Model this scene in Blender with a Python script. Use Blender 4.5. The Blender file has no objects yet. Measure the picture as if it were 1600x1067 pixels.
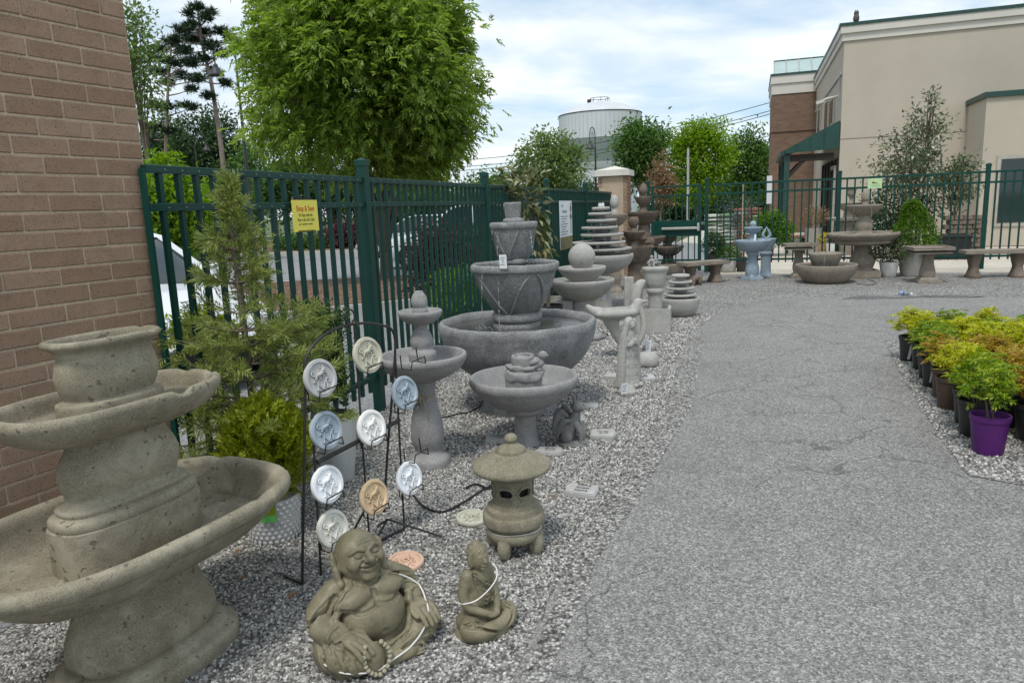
import bpy, bmesh, math, random
import numpy as np
import openvdb
from mathutils import Vector, Matrix, Euler

R = math.radians
rng = np.random.default_rng(7)
random.seed(7)
SC = bpy.context.scene
COL = SC.collection

# ------------------------------------------------------------------ camera, sky, sun, exposure
EYE = 1.55
FOC, PITCH, ROLL = 1126.1, 0.1815, 0.0401
_F = np.array([0, math.cos(PITCH), -math.sin(PITCH)])
_r0 = np.array([1.0, 0, 0]); _u0 = np.array([0, math.sin(PITCH), math.cos(PITCH)])
_r = math.cos(ROLL)*_r0 - math.sin(ROLL)*_u0
_u = math.sin(ROLL)*_r0 + math.cos(ROLL)*_u0
cam = bpy.data.cameras.new('camera'); camo = bpy.data.objects.new('camera', cam); COL.objects.link(camo)
cam.sensor_width = 36; cam.lens = 36*FOC/1600; cam.clip_end = 2000; cam.clip_start = .05
camo.matrix_world = Matrix(((_r[0], _u[0], -_F[0], 0), (_r[1], _u[1], -_F[1], 0), (_r[2], _u[2], -_F[2], EYE), (0, 0, 0, 1)))
SC.camera = camo

SUN_EL, SUN_AZ = 62, 200          # degrees; azimuth clockwise from +Y (behind the camera, to the left)
sun = bpy.data.lights.new('sun', 'SUN'); suno = bpy.data.objects.new('sun', sun); COL.objects.link(suno)
sun.energy = 1.5; sun.angle = R(12); sun.color = (1, .965, .91)
suno.rotation_euler = (R(90-SUN_EL), 0, R(180-SUN_AZ))
suno.location = (0, 0, 30)
world = bpy.data.worlds.new('World'); SC.world = world; world.use_nodes = True
SC.view_settings.view_transform = 'Standard'; SC.view_settings.look = 'None'
SC.view_settings.exposure = .6; SC.view_settings.gamma = 1.0; SC.view_settings.use_curve_mapping = False
SC.cycles.max_bounces = 6; SC.cycles.transparent_max_bounces = 8
SC.cycles.caustics_reflective = False; SC.cycles.caustics_refractive = False

def build_world():
    nt = world.node_tree; n = nt.nodes; l = nt.links; n.clear()
    out = n.new('ShaderNodeOutputWorld'); bg = n.new('ShaderNodeBackground'); bg.inputs[1].default_value = .1
    sky = n.new('ShaderNodeTexSky'); sky.sky_type = 'NISHITA'; sky.sun_disc = False
    sky.sun_elevation = R(SUN_EL); sky.sun_rotation = R(SUN_AZ); sky.air_density = 1; sky.dust_density = 1.0
    tc = n.new('ShaderNodeTexCoord'); sep = n.new('ShaderNodeSeparateXYZ'); l.new(tc.outputs['Generated'], sep.inputs[0])
    # project the view direction on a cloud deck: (x, y) / (z + 0.25)
    ad = n.new('ShaderNodeMath'); ad.operation = 'ADD'; ad.inputs[1].default_value = .3; l.new(sep.outputs[2], ad.inputs[0])
    mx = n.new('ShaderNodeMath'); mx.operation = 'MAXIMUM'; mx.inputs[1].default_value = .05; l.new(ad.outputs[0], mx.inputs[0])
    cmb = n.new('ShaderNodeCombineXYZ')
    for i in (0, 1):
        d = n.new('ShaderNodeMath'); d.operation = 'DIVIDE'; l.new(sep.outputs[i], d.inputs[0]); l.new(mx.outputs[0], d.inputs[1]); l.new(d.outputs[0], cmb.inputs[i])
    no = n.new('ShaderNodeTexNoise'); no.inputs['Scale'].default_value = 1.9; no.inputs['Detail'].default_value = 8; no.inputs['Roughness'].default_value = .56; no.inputs['Distortion'].default_value = .35
    mp = n.new('ShaderNodeMapping'); mp.inputs['Location'].default_value = (3.3, 1.7, 0); mp.inputs['Scale'].default_value = (.75, 1.25, 1); l.new(cmb.outputs[0], mp.inputs[0]); l.new(mp.outputs[0], no.inputs['Vector'])
    rp = n.new('ShaderNodeValToRGB'); rp.color_ramp.elements[0].position = .34; rp.color_ramp.elements[1].position = .58
    l.new(no.outputs[0], rp.inputs[0])
    n2 = n.new('ShaderNodeTexNoise'); n2.inputs['Scale'].default_value = 4.5; n2.inputs['Detail'].default_value = 5; l.new(mp.outputs[0], n2.inputs['Vector'])
    cc = n.new('ShaderNodeValToRGB'); e = cc.color_ramp.elements
    e[0].position = .32; e[0].color = (5.5, 6.25, 6.75, 1); e[1].position = .66; e[1].color = (7.2, 7.45, 7.6, 1)
    l.new(n2.outputs[0], cc.inputs[0])
    skm = n.new('ShaderNodeMix'); skm.data_type = 'RGBA'; skm.blend_type = 'MIX'; skm.inputs[0].default_value = .45
    l.new(sky.outputs[0], skm.inputs[6]); skm.inputs[7].default_value = (3.6, 5.3, 6.9, 1)
    m = n.new('ShaderNodeMix'); m.data_type = 'RGBA'; l.new(rp.outputs[0], m.inputs[0]); l.new(skm.outputs[2], m.inputs[6]); l.new(cc.outputs[0], m.inputs[7])
    l.new(m.outputs[2], bg.inputs[0]); l.new(bg.outputs[0], out.inputs[0])
build_world()

# ------------------------------------------------------------------ where things stand (ground points seen from the tripod)
def g(px, py, h=0.0):
    d = FOC*_F + (px-800)*_r - (py-533.5)*_u
    return np.array([0, 0, EYE]) + d*((h-EYE)/d[2])
def at(px, py, Y):
    d = FOC*_F + (px-800)*_r - (py-533.5)*_u
    return np.array([0, 0, EYE]) + d*(Y/d[1])
def mpp(P):                       # metres per photo pixel at a point
    return float((np.array([P[0], P[1], (P[2] if len(P) > 2 else .4)-EYE]) @ _F)/FOC)
def zat(P, py):                   # height above ground point P seen at photo row py
    d = np.array([P[0], P[1], -EYE]); k = 533.5-py
    return float((k*(d@_F) - FOC*(d@_u))/(FOC*_u[2] - k*_F[2]))

# ------------------------------------------------------------------ object helpers
def thing(name, label, cat, loc=(0, 0, 0), rz=0.0, group=None):
    o = bpy.data.objects.new(name, None); COL.objects.link(o)
    o.location = tuple(float(v) for v in loc); o.rotation_euler = (0, 0, rz); o.empty_display_size = .1
    o['label'] = label; o['category'] = cat
    if group: o['group'] = group
    return o
def tag(o, label, cat, group=None):
    o['label'] = label; o['category'] = cat
    if group: o['group'] = group
    return o
def struct(o): o['kind'] = 'structure'; return o
def stuff(o): o['kind'] = 'stuff'; return o
def copy_tree(o, parent=None):
    c = o.copy(); COL.objects.link(c)
    if parent: c.parent = parent
    for ch in list(o.children): copy_tree(ch, c)
    return c
def link(name, me, parent=None, loc=None, rot=None, mat=None):
    o = bpy.data.objects.new(name, me); COL.objects.link(o)
    if mat is not None and len(me.materials) == 0: me.materials.append(mat)
    if parent is not None: o.parent = parent
    if loc is not None: o.location = tuple(float(v) for v in loc)
    if rot is not None: o.rotation_euler = rot
    return o
def qmesh(name, V, Q, smooth=False, sharp=None):      # fast all-quad / all-tri mesh from arrays
    V = np.asarray(V, np.float32); Q = np.asarray(Q, np.int32); k = Q.shape[1]
    me = bpy.data.meshes.new(name)
    me.vertices.add(len(V)); me.vertices.foreach_set('co', V.ravel())
    me.loops.add(Q.size); me.loops.foreach_set('vertex_index', Q.ravel())
    me.polygons.add(len(Q)); me.polygons.foreach_set('loop_start', np.arange(0, Q.size, k, dtype=np.int32))
    me.update(calc_edges=True)
    if smooth: me.polygons.foreach_set('use_smooth', np.ones(len(Q), bool))
    if sharp: me.set_sharp_from_angle(angle=R(sharp))
    return me

class M:                          # collects shapes and becomes ONE mesh
    def __init__(s): s.v = []; s.f = []; s.n = 0
    def add(s, V, Fs):
        V = np.asarray(V, float); s.v.append(V); s.f += [tuple(int(i)+s.n for i in f) for f in Fs]; s.n += len(V); return s
    def box(s, c, d, rz=0, rx=0, ry=0, top=1.0):
        x, y, z = np.array(d)/2.0
        V = np.array([[-x, -y, -z], [x, -y, -z], [x, y, -z], [-x, y, -z], [-x*top, -y*top, z], [x*top, -y*top, z], [x*top, y*top, z], [-x*top, y*top, z]])
        if rz or rx or ry: V = V @ np.array(Euler((rx, ry, rz)).to_matrix()).T
        return s.add(V+np.array(c), [(0, 3, 2, 1), (4, 5, 6, 7), (0, 1, 5, 4), (1, 2, 6, 5), (2, 3, 7, 6), (3, 0, 4, 7)])
    def tube(s, pts, rad, n=8, cap=True):
        P = np.asarray(pts, float); m = len(P)
        rad = np.full(m, rad, float) if np.isscalar(rad) else np.asarray(rad, float)
        T = np.gradient(P, axis=0); T /= np.linalg.norm(T, axis=1)[:, None]+1e-12
        up = np.array([0, 0, 1.0]) if abs(T[0][2]) < .9 else np.array([1.0, 0, 0])
        a = np.cross(T[0], up); a /= np.linalg.norm(a); V = []
        th = np.linspace(0, 2*np.pi, n, endpoint=False)
        for i in range(m):
            a = a-T[i]*(a@T[i]); a /= np.linalg.norm(a)+1e-12; b = np.cross(T[i], a)
            V.append(P[i]+rad[i]*(np.cos(th)[:, None]*a+np.sin(th)[:, None]*b))
        Fs = [(i*n+j, i*n+(j+1) % n, (i+1)*n+(j+1) % n, (i+1)*n+j) for i in range(m-1) for j in range(n)]
        if cap: Fs += [tuple(range(n))[::-1], tuple((m-1)*n+j for j in range(n))]
        return s.add(np.concatenate(V), Fs)
    def cyl(s, c, r1, r2, z0, z1, n=16): return s.tube([(c[0], c[1], z0), (c[0], c[1], z1)], [r1, r2], n)
    def lathe(s, prof, n=40, c=(0, 0, 0), sx=1, sy=1, se=2.0, rz=0, cap=True, lobes=0, lobe=0.0):
        th = np.linspace(0, 2*np.pi, n, endpoint=False); ct, st = np.cos(th), np.sin(th); V = []
        for q in prof:
            r, z = q[0], q[1]; e = q[2] if len(q) > 2 else se
            k = (np.abs(ct)**e+np.abs(st)**e)**(-1.0/e) if e != 2 else 1.0
            if lobes: k = k*(1+lobe*np.abs(np.cos(th*lobes/2)))
            V.append(np.stack([r*k*ct*sx, r*k*st*sy, np.full(n, z)], 1))
        V = np.concatenate(V)
        if rz: V = V @ np.array(Matrix.Rotation(rz, 3, 'Z')).T
        m = len(prof)
        Fs = [(i*n+j, i*n+(j+1) % n, (i+1)*n+(j+1) % n, (i+1)*n+j) for i in range(m-1) for j in range(n)]
        if cap: Fs += [tuple(range(n))[::-1], tuple((m-1)*n+j for j in range(n))]
        return s.add(V+np.array(c), Fs)
    def poly(s, pts, z0, z1=None):     # polygon sheet, or prism
        P = np.array([tuple(p)[:2] for p in pts], float)
        ar = np.sum(P[:, 0]*np.roll(P[:, 1], -1)-np.roll(P[:, 0], -1)*P[:, 1])
        if ar < 0: P = P[::-1]
        m = len(P)
        if z1 is None: return s.add(np.c_[P, np.full(m, z0)], [tuple(range(m))])
        return s.add(np.r_[np.c_[P, np.full(m, z0)], np.c_[P, np.full(m, z1)]], [tuple(range(m))[::-1], tuple(range(m, 2*m))]+[(i, (i+1) % m, m+(i+1) % m, m+i) for i in range(m)])
    def mesh(s, name, mat=None, smooth=False, sharp=40, bevel=0, wob=0, wf=6.0):
        V = np.concatenate(s.v)
        if wob: V = V+wobble(V, wob, wf)
        me = bpy.data.meshes.new(name); me.from_pydata(V.tolist(), [], s.f); me.update()
        if bevel:
            bm = bmesh.new(); bm.from_mesh(me); bmesh.ops.bevel(bm, geom=list(bm.edges), offset=bevel, segments=2 if smooth else 1, affect='EDGES', clamp_overlap=True); bm.to_mesh(me); bm.free()
        if smooth:
            me.polygons.foreach_set('use_smooth', np.ones(len(me.polygons), bool)); me.set_sharp_from_angle(angle=R(sharp))
        if mat: me.materials.append(mat)
        return me
    def obj(s, name, mat, parent=None, loc=None, rot=None, **k): return link(name, s.mesh(name, mat, **k), parent, loc, rot)

_wk = np.random.default_rng(3); _WK = _wk.normal(size=(14, 3)); _WP = _wk.uniform(0, 6.28, (14, 3)); _WD = _wk.normal(size=(14, 3))
def wobble(V, amp, fr):           # smooth pseudo-random displacement
    out = np.zeros_like(V)
    for i in range(14):
        s = fr*(1+.22*i); out += np.sin((V@_WK[i])[:, None]*s+_WP[i])*_WD[i]/(1+.35*i)
    return out*amp*.45
def spline(pts, per=6, closed=False):
    P = np.asarray(pts, float); m = len(P); out = []
    for i in range(m if closed else m-1):
        p0 = P[(i-1) % m] if closed else P[max(i-1, 0)]; p1 = P[i]; p2 = P[(i+1) % m]; p3 = P[(i+2) % m] if closed else P[min(i+2, m-1)]
        for k in range(per):
            t = k/per
            out.append(.5*((2*p1)+(-p0+p2)*t+(2*p0-5*p1+4*p2-p3)*t*t+(-p0+3*p1-3*p2+p3)*t**3))
    if not closed: out.append(P[-1])
    return np.array(out)
_text = {}
def text_mesh(s, size, depth=.0004, align='CENTER', sx=1.0):
    cu = bpy.data.curves.new('lettering', 'FONT'); cu.body = s; cu.size = size; cu.extrude = depth; cu.align_x = align; cu.align_y = 'CENTER'; cu.resolution_u = 3
    o = bpy.data.objects.new('lettering', cu); COL.objects.link(o)
    dg = bpy.context.evaluated_depsgraph_get(); me = bpy.data.meshes.new_from_object(o.evaluated_get(dg))
    bpy.data.objects.remove(o); bpy.data.curves.remove(cu)
    if sx != 1: me.transform(Matrix.Diagonal((sx, 1, 1, 1)))
    return me

# ------------------------------------------------------------------ materials
class Mat:
    def __init__(s, name, rough=.85, spec=.3):
        s.m = bpy.data.materials.new(name); s.m.use_nodes = True; s.nt = s.m.node_tree; s.n = s.nt.nodes; s.l = s.nt.links
        s.b = s.n['Principled BSDF']; s.b.inputs['Roughness'].default_value = rough; s.b.inputs['Specular IOR Level'].default_value = spec
        s.tc = None
    def co(s, kind='Object'):
        if s.tc is None: s.tc = s.n.new('ShaderNodeTexCoord')
        return s.tc.outputs[kind]
    def noise(s, scale, detail=4, rough=.55, vec=None, dist=0):
        t = s.n.new('ShaderNodeTexNoise'); t.inputs['Scale'].default_value = scale; t.inputs['Detail'].default_value = detail; t.inputs['Roughness'].default_value = rough; t.inputs['Distortion'].default_value = dist
        s.l.new(vec or s.co(), t.inputs['Vector']); return t.outputs[0]
    def voro(s, scale, feat='F1', out='Distance', vec=None, rand=1.0):
        t = s.n.new('ShaderNodeTexVoronoi'); t.feature = feat; t.inputs['Scale'].default_value = scale; t.inputs['Randomness'].default_value = rand
        s.l.new(vec or s.co(), t.inputs['Vector']); return t.outputs[out]
    def ramp(s, fac, stops, interp='LINEAR'):
        t = s.n.new('ShaderNodeValToRGB'); e = t.color_ramp.elements; t.color_ramp.interpolation = interp
        while len(e) < len(stops): e.new(.5)
        for i, (p, c) in enumerate(stops):
            e[i].position = p; e[i].color = (c[0], c[1], c[2], 1) if not np.isscalar(c) else (c, c, c, 1)
        s.l.new(fac, t.inputs[0]); return t.outputs[0]
    def mix(s, f, a, b, mode='MIX'):
        t = s.n.new('ShaderNodeMix'); t.data_type = 'RGBA'; t.blend_type = mode
        for i, v in ((0, f), (6, a), (7, b)):
            if hasattr(v, 'is_linked'): s.l.new(v, t.inputs[i])
            elif np.isscalar(v): t.inputs[i].default_value = v if i == 0 else (v, v, v, 1)
            else: t.inputs[i].default_value = (v[0], v[1], v[2], 1)
        return t.outputs[2]
    def math(s, op, a, b=0.0):
        t = s.n.new('ShaderNodeMath'); t.operation = op
        for i, v in ((0, a), (1, b)):
            if hasattr(v, 'is_linked'): s.l.new(v, t.inputs[i])
            else: t.inputs[i].default_value = v
        return t.outputs[0]
    def color(s, v):
        if hasattr(v, 'is_linked'): s.l.new(v, s.b.inputs['Base Color'])
        else: s.b.inputs['Base Color'].default_value = (v[0], v[1], v[2], 1)
        return s
    def rough(s, v): s.l.new(v, s.b.inputs['Roughness'])
    def bump(s, h, strength=.3, dist=.01):
        t = s.n.new('ShaderNodeBump'); t.inputs['Strength'].default_value = strength; t.inputs['Distance'].default_value = dist
        s.l.new(h, t.inputs['Height'])
        if s.b.inputs['Normal'].is_linked: s.l.new(s.b.inputs['Normal'].links[0].from_socket, t.inputs['Normal'])
        s.l.new(t.outputs[0], s.b.inputs['Normal']); return s
    def island(s):
        return s.n.new('ShaderNodeNewGeometry').outputs['Random Per Island']
    def obrand(s):
        return s.n.new('ShaderNodeObjectInfo').outputs['Random']

def stone(name, c1, c2, speck=.35, grain=260, pits=0.0, stain=None, rough=.9, bs=.35):
    c1, c2 = tuple(v*1.3 for v in c1), tuple(min(v*1.3, .8) for v in c2); stain = stain and tuple(v*1.35 for v in stain)
    m = Mat(name, rough, .25)
    big = m.noise(3.2, 6, .6); mid = m.noise(17, 5, .65); gr = m.noise(grain, 2, .7)
    c = m.mix(m.ramp(m.mix(.45, big, mid), [(.36, 0.0), (.64, 1.0)]), c1, c2)
    c = m.mix(speck, c, m.ramp(gr, [(.32, .05), (.5, .5), (.68, .95)]), 'OVERLAY')
    if stain: c = m.mix(m.ramp(m.noise(6.5, 7, .7, dist=.6), [(.5, 0.0), (.66, .75)]), c, stain)
    if pits:
        p = m.noise(34, 2, .5, dist=.3); pm = m.ramp(p, [(.76-pits*.1, 0.0), (.79-pits*.1, 1.0)])
        c = m.mix(m.math('MULTIPLY', pm, .55), c, tuple(v*.32 for v in c1)); m.bump(m.math('SUBTRACT', 1.0, pm), .7, .004)
    m.color(c); m.bump(gr, bs, .0018); m.bump(mid, .3, .006); return m.m
def plain(name, c, rough=.6, spec=.4, var=.12, sc=8, metal=0, bump=0, bsc=120):
    m = Mat(name, rough, spec); v = m.noise(sc, 5, .6)
    m.color(m.mix(m.ramp(v, [(.3, 0.0), (.7, 1.0)]), tuple(x*(1-var) for x in c), tuple(min(1, x*(1+var)) for x in c)))
    m.b.inputs['Metallic'].default_value = metal
    if bump: m.bump(m.noise(bsc, 3), bump, .002)
    return m.m
def leafmat(name, cols, trans=.35, rough=.5, spec=.3):
    m = Mat(name, rough, spec); isl = m.island(); k = len(cols)
    c = m.ramp(isl, [(i/(k-1), cols[i]) for i in range(k)])
    m.color(c); tr = m.n.new('ShaderNodeBsdfTranslucent'); mx = m.n.new('ShaderNodeMixShader'); mx.inputs[0].default_value = trans
    hs = m.n.new('ShaderNodeHueSaturation'); hs.inputs['Value'].default_value = 1.5; hs.inputs['Saturation'].default_value = 1.1; m.l.new(c, hs.inputs['Color'])
    m.l.new(hs.outputs[0], tr.inputs[0]); m.l.new(m.b.outputs[0], mx.inputs[1]); m.l.new(tr.outputs[0], mx.inputs[2])
    m.l.new(mx.outputs[0], m.n['Material Output'].inputs[0]); return m.m
def glassy(name, c, rough=.05):
    m = Mat(name, rough, .6); m.color(c); return m.m

S_OLIVE = stone('olive_cast_stone', (.145, .128, .09), (.235, .212, .158), .36, 240, 1.0, (.28, .255, .195))
S_BUDDHA = stone('bronzed_cast_stone', (.098, .088, .056), (.195, .172, .112), .26, 330, 0, None, .42, .2)
S_GREY = stone('grey_cast_stone', (.17, .167, .165), (.25, .245, .24), .45, 230, .2)
S_DARK = stone('dark_grey_cast_stone', (.125, .127, .128), (.225, .225, .222), .6, 150, .3, None, .9, .7)
S_PALE = stone('pale_grey_cast_stone', (.25, .245, .225), (.34, .33, .305), .35, 240, .1)
S_CAT = stone('charcoal_cast_stone', (.105, .105, .105), (.165, .165, .162), .3, 260, 0)
S_BLUE = stone('blue_grey_cast_stone', (.16, .21, .25), (.25, .30, .34), .3, 200, .1)
S_BROWN = stone('brown_cast_stone', (.085, .066, .052), (.16, .128, .1), .4, 200, .2)
S_TAUPE = stone('taupe_cast_stone', (.15, .127, .1), (.245, .215, .175), .4, 200, .2)
S_LANT = stone('tan_granite_cast', (.135, .122, .085), (.235, .215, .16), .75, 380, 0)
S_SLAB = stone('pale_engraved_stone', (.27, .265, .252), (.37, .365, .35), .4, 200, .2)
M_ENGR = plain('engraved_paint', (.1, .1, .1), .9)
M_GREEN = plain('green_powder_coat', (.004, .048, .036), .42, .3, .18, 5)
M_GREEN2 = plain('green_sheet_metal', (.008, .052, .04), .45, .5, .15, 3)
M_IRON = plain('dark_iron', (.018, .015, .014), .5, .5, .3, 20)
M_BLACK = plain('black_plastic', (.012, .012, .013), .5, .4, .2, 10)
M_WHITE = plain('white_card', (.82, .84, .86), .6, .3, .03)
M_INK = plain('printed_ink', (.16, .17, .2), .7)
M_STRAP = plain('white_plastic_strap', (.72, .71, .68), .4, .4, .05)
def mk_water():
    m = Mat('water', .06, .5); m.color((.055, .055, .05)); m.bump(m.noise(28, 3, .5), .25, .01); return m.m
M_WATER = mk_water()
def mk_drip():
    m = Mat('falling_water', .08, .8); m.color((.62, .64, .66)); m.b.inputs['Transmission Weight'].default_value = .5; m.b.inputs['IOR'].default_value = 1.33; return m.m
M_DRIP = mk_drip()
M_BARK = stone('bark', (.07, .055, .042), (.14, .115, .09), .5, 60)
M_PINEBARK = stone('pine_bark', (.12, .095, .075), (.21, .175, .15), .4, 40)

# ------------------------------------------------------------------ ground sheets
FT, FD = .3118, 2.7506                      # left fence: azimuth and distance
ft = np.array([math.sin(FT), math.cos(FT), 0]); fn = np.array([-math.cos(FT), math.sin(FT), 0])
def FP(t, d=0.0): return fn*(FD+d)+ft*t     # point on the left fence line
BT = 1.9087
bt = np.array([math.sin(BT), math.cos(BT), 0]); bn = np.array([-math.cos(BT), math.sin(BT), 0])
def BP(s, d=0.0): return bn*(15.96+d)+bt*s  # point on the back fence line
def jag(pts, amp, step=.12):                # ragged edge
    out = []
    P = np.array([tuple(p)[:2] for p in pts], float)
    for i in range(len(P)):
        a, b = P[i], P[(i+1) % len(P)]; n = max(1, int(min(np.linalg.norm(b-a)/step, 80)))
        for k in range(n): out.append(a+(b-a)*k/n+rng.normal(0, amp, 2)*(k > 0))
    return np.array(out)

def mk_asphalt(name, c, speck, crack=True, sc=1.0):
    m = Mat(name, .9, .25); p = m.n.new('ShaderNodeNewGeometry').outputs['Position']
    v = m.voro(150*sc, 'F1', 'Color', p); h = m.n.new('ShaderNodeSeparateColor'); m.l.new(v, h.inputs[0])
    v2 = m.voro(75*sc, 'F1', 'Color', p); h2 = m.n.new('ShaderNodeSeparateColor'); m.l.new(v2, h2.inputs[0])
    s = m.ramp(m.mix(.3, h.outputs[0], h2.outputs[1]), [(.1, tuple(x*.5 for x in c)), (.4, tuple(x*.88 for x in c)), (.64, tuple(x*1.1 for x in c)), (.86, tuple(min(.75, x*speck) for x in c))])
    b = m.noise(.45, 6, .6, p); b2 = m.noise(2.6, 6, .65, p)
    s = m.mix(1.0, s, m.ramp(m.mix(.5, b, b2), [(.3, .78), (.5, 1.0), (.7, 1.15)]), 'MULTIPLY')
    d = m.voro(150*sc, 'F1', 'Distance', p)
    if crack:
        w = m.n.new('ShaderNodeMix'); w.data_type = 'RGBA'; w.blend_type = 'ADD'; w.inputs[0].default_value = .55
        nn = m.n.new('ShaderNodeTexNoise'); nn.inputs['Scale'].default_value = 2.2; nn.inputs['Detail'].default_value = 6; m.l.new(p, nn.inputs['Vector'])
        m.l.new(p, w.inputs[6]); m.l.new(nn.outputs['Color'], w.inputs[7])
        e = m.voro(1.25, 'DISTANCE_TO_EDGE', 'Distance', w.outputs[2])
        keep = m.ramp(m.noise(.6, 3, .5, p), [(.43, 0.0), (.56, 1.0)])
        cr = m.math('MULTIPLY', m.ramp(e, [(.0, 1.0), (.004, .9), (.009, 0.0)]), keep)
        s = m.mix(m.math('MULTIPLY', cr, .4), s, (.03, .03, .03)); m.bump(m.math('SUBTRACT', 1.0, cr), .6, .01)
    m.color(s); m.bump(d, .6, .003); return m.m
M_ASPH = mk_asphalt('aged_asphalt', (.222, .216, .204), 1.8)
M_LOT = mk_asphalt('parking_asphalt', (.26, .26, .262), 1.3, False, .6)
def mk_gravel():
    m = Mat('gravel_bed', .95, .2); p = m.n.new('ShaderNodeNewGeometry').outputs['Position']
    v = m.voro(74, 'F1', 'Color', p); h = m.n.new('ShaderNodeSeparateColor'); m.l.new(v, h.inputs[0])
    v2 = m.voro(46, 'F1', 'Color', p); h2 = m.n.new('ShaderNodeSeparateColor'); m.l.new(v2, h2.inputs[0])
    c = m.ramp(m.mix(.4, h.outputs[0], h2.outputs[0]), [(.1, (.07, .066, .062)), (.32, (.2, .193, .18)), (.55, (.34, .327, .303)), (.8, (.62, .61, .575))])
    d = m.voro(74, 'F1', 'Distance', p)
    c = m.mix(m.ramp(d, [(.35, 0.0), (.8, .75)]), c, (.06, .057, .052))
    b = m.noise(1.1, 5, .6, p); c = m.mix(1.0, c, m.ramp(b, [(.3, .85), (.7, 1.1)]), 'MULTIPLY')
    m.color(c); m.bump(d, 1.0, .01); return m.m
M_GRAVEL = mk_gravel()
def mk_pebble():
    m = Mat('gravel_chip', .9, .25); r = m.obrand()
    c = m.ramp(r, [(0, (.07, .07, .068)), (.18, (.16, .155, .147)), (.42, (.28, .272, .255)), (.62, (.36, .35, .325)), (.8, (.48, .46, .425)), (.93, (.62, .61, .58)), (1, (.7, .69, .67))])
    m.color(m.mix(.35, c, m.noise(300, 3, .6), 'OVERLAY')); return m.m
M_PEBBLE = mk_pebble()
def mk_concrete():
    m = Mat('cream_concrete', .9, .2); p = m.n.new('ShaderNodeNewGeometry').outputs['Position']
    m.color(m.mix(m.ramp(m.noise(2.5, 6, .65, p), [(.3, 0.0), (.7, 1.0)]), (.46, .41, .34), (.6, .55, .47))); m.bump(m.noise(120, 3, .6, p), .2, .002); return m.m
M_CONC = mk_concrete()
def mk_mulch():
    m = Mat('bark_mulch', .95, .15); p = m.n.new('ShaderNodeNewGeometry').outputs['Position']
    v = m.voro(30, 'F1', 'Color', p); h = m.n.new('ShaderNodeSeparateColor'); m.l.new(v, h.inputs[0])
    m.color(m.ramp(m.mix(.5, h.outputs[0], m.noise(40, 4, .7, p)), [(.25, (.05, .03, .02)), (.5, (.17, .105, .07)), (.75, (.3, .2, .14))])); m.bump(m.noise(45, 4, .7, p), .9, .02); return m.m
M_MULCH = mk_mulch()
M_EARTH = stone('far_earth', (.05, .075, .03), (.09, .11, .05), .3, 3)
M_KERB = stone('kerb_concrete', (.3, .29, .27), (.42, .41, .38), .3, 120)
M_YELLOW = plain('yellow_road_paint', (.62, .4, .05), .7)
M_LINE = plain('white_road_paint', (.62, .62, .6), .7)

struct(M().poly([(-700, -300), (700, -300), (700, 900), (-700, 900)], -.016).obj('ground', M_EARTH))
struct(M().poly([FP(-12, .02), FP(60, .02), (60, 70), (-70, 70), (-70, -10)], -.012).obj('parking_lot', M_LOT))
struct(M().poly([BP(-3.2, .02), BP(30, .02), BP(30, 40), BP(-3.2, 40)], -.008).obj('pavement', M_CONC))
struct(M().poly([BP(-3.6, .02), BP(-1.0, .02), BP(-.4, 9), (6.4, 31), (2.2, 31), BP(-3.6, 8)], -.004).obj('service_road', M_LOT))
yard = struct(M().poly([FP(-9), FP(16.4), BP(-2.5), BP(22), (22, -10)], 0.0).obj('gravel_yard', M_GRAVEL))
path_edge = [(-1.9, -3), (-.79, 0), (-.046, 2.155), (.249, 3.015), (.481, 3.647), (.8, 4.45), (1.15, 5.307), (1.62, 6.9), (2.161, 8.543), (2.9, 10.0), (4.11, 11.35), (5.2, 11.15), (6.4, 10.6), (9, 9.7), (14, 8.2), (14, -3)]
path = struct(M().poly(jag(path_edge, .018), .004).obj('asphalt_path', M_ASPH))
M_PATCH = mk_asphalt('tar_patch', (.13, .128, .125), 1.6, False)
struct(M().poly(jag([g(1318, 468), g(1345, 462), g(1400, 465), g(1460, 461), g(1540, 464), g(1500, 466), g(1450, 464.5), g(1400, 467.5)], .035, .06), .008).obj("tar_patch", M_PATCH))
bed_edge = [g(1383, 533), g(1392, 552), g(1405, 580), g(1440, 640), g(1478, 698), g(1515, 745), (3.2, 3.2), (6, 3.0), (8.5, 5.6), (7.0, 6.9), (5.2, 7.4)]
bed = struct(M().poly(jag(bed_edge, .02), .008).obj('gravel_bed', M_GRAVEL))

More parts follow.
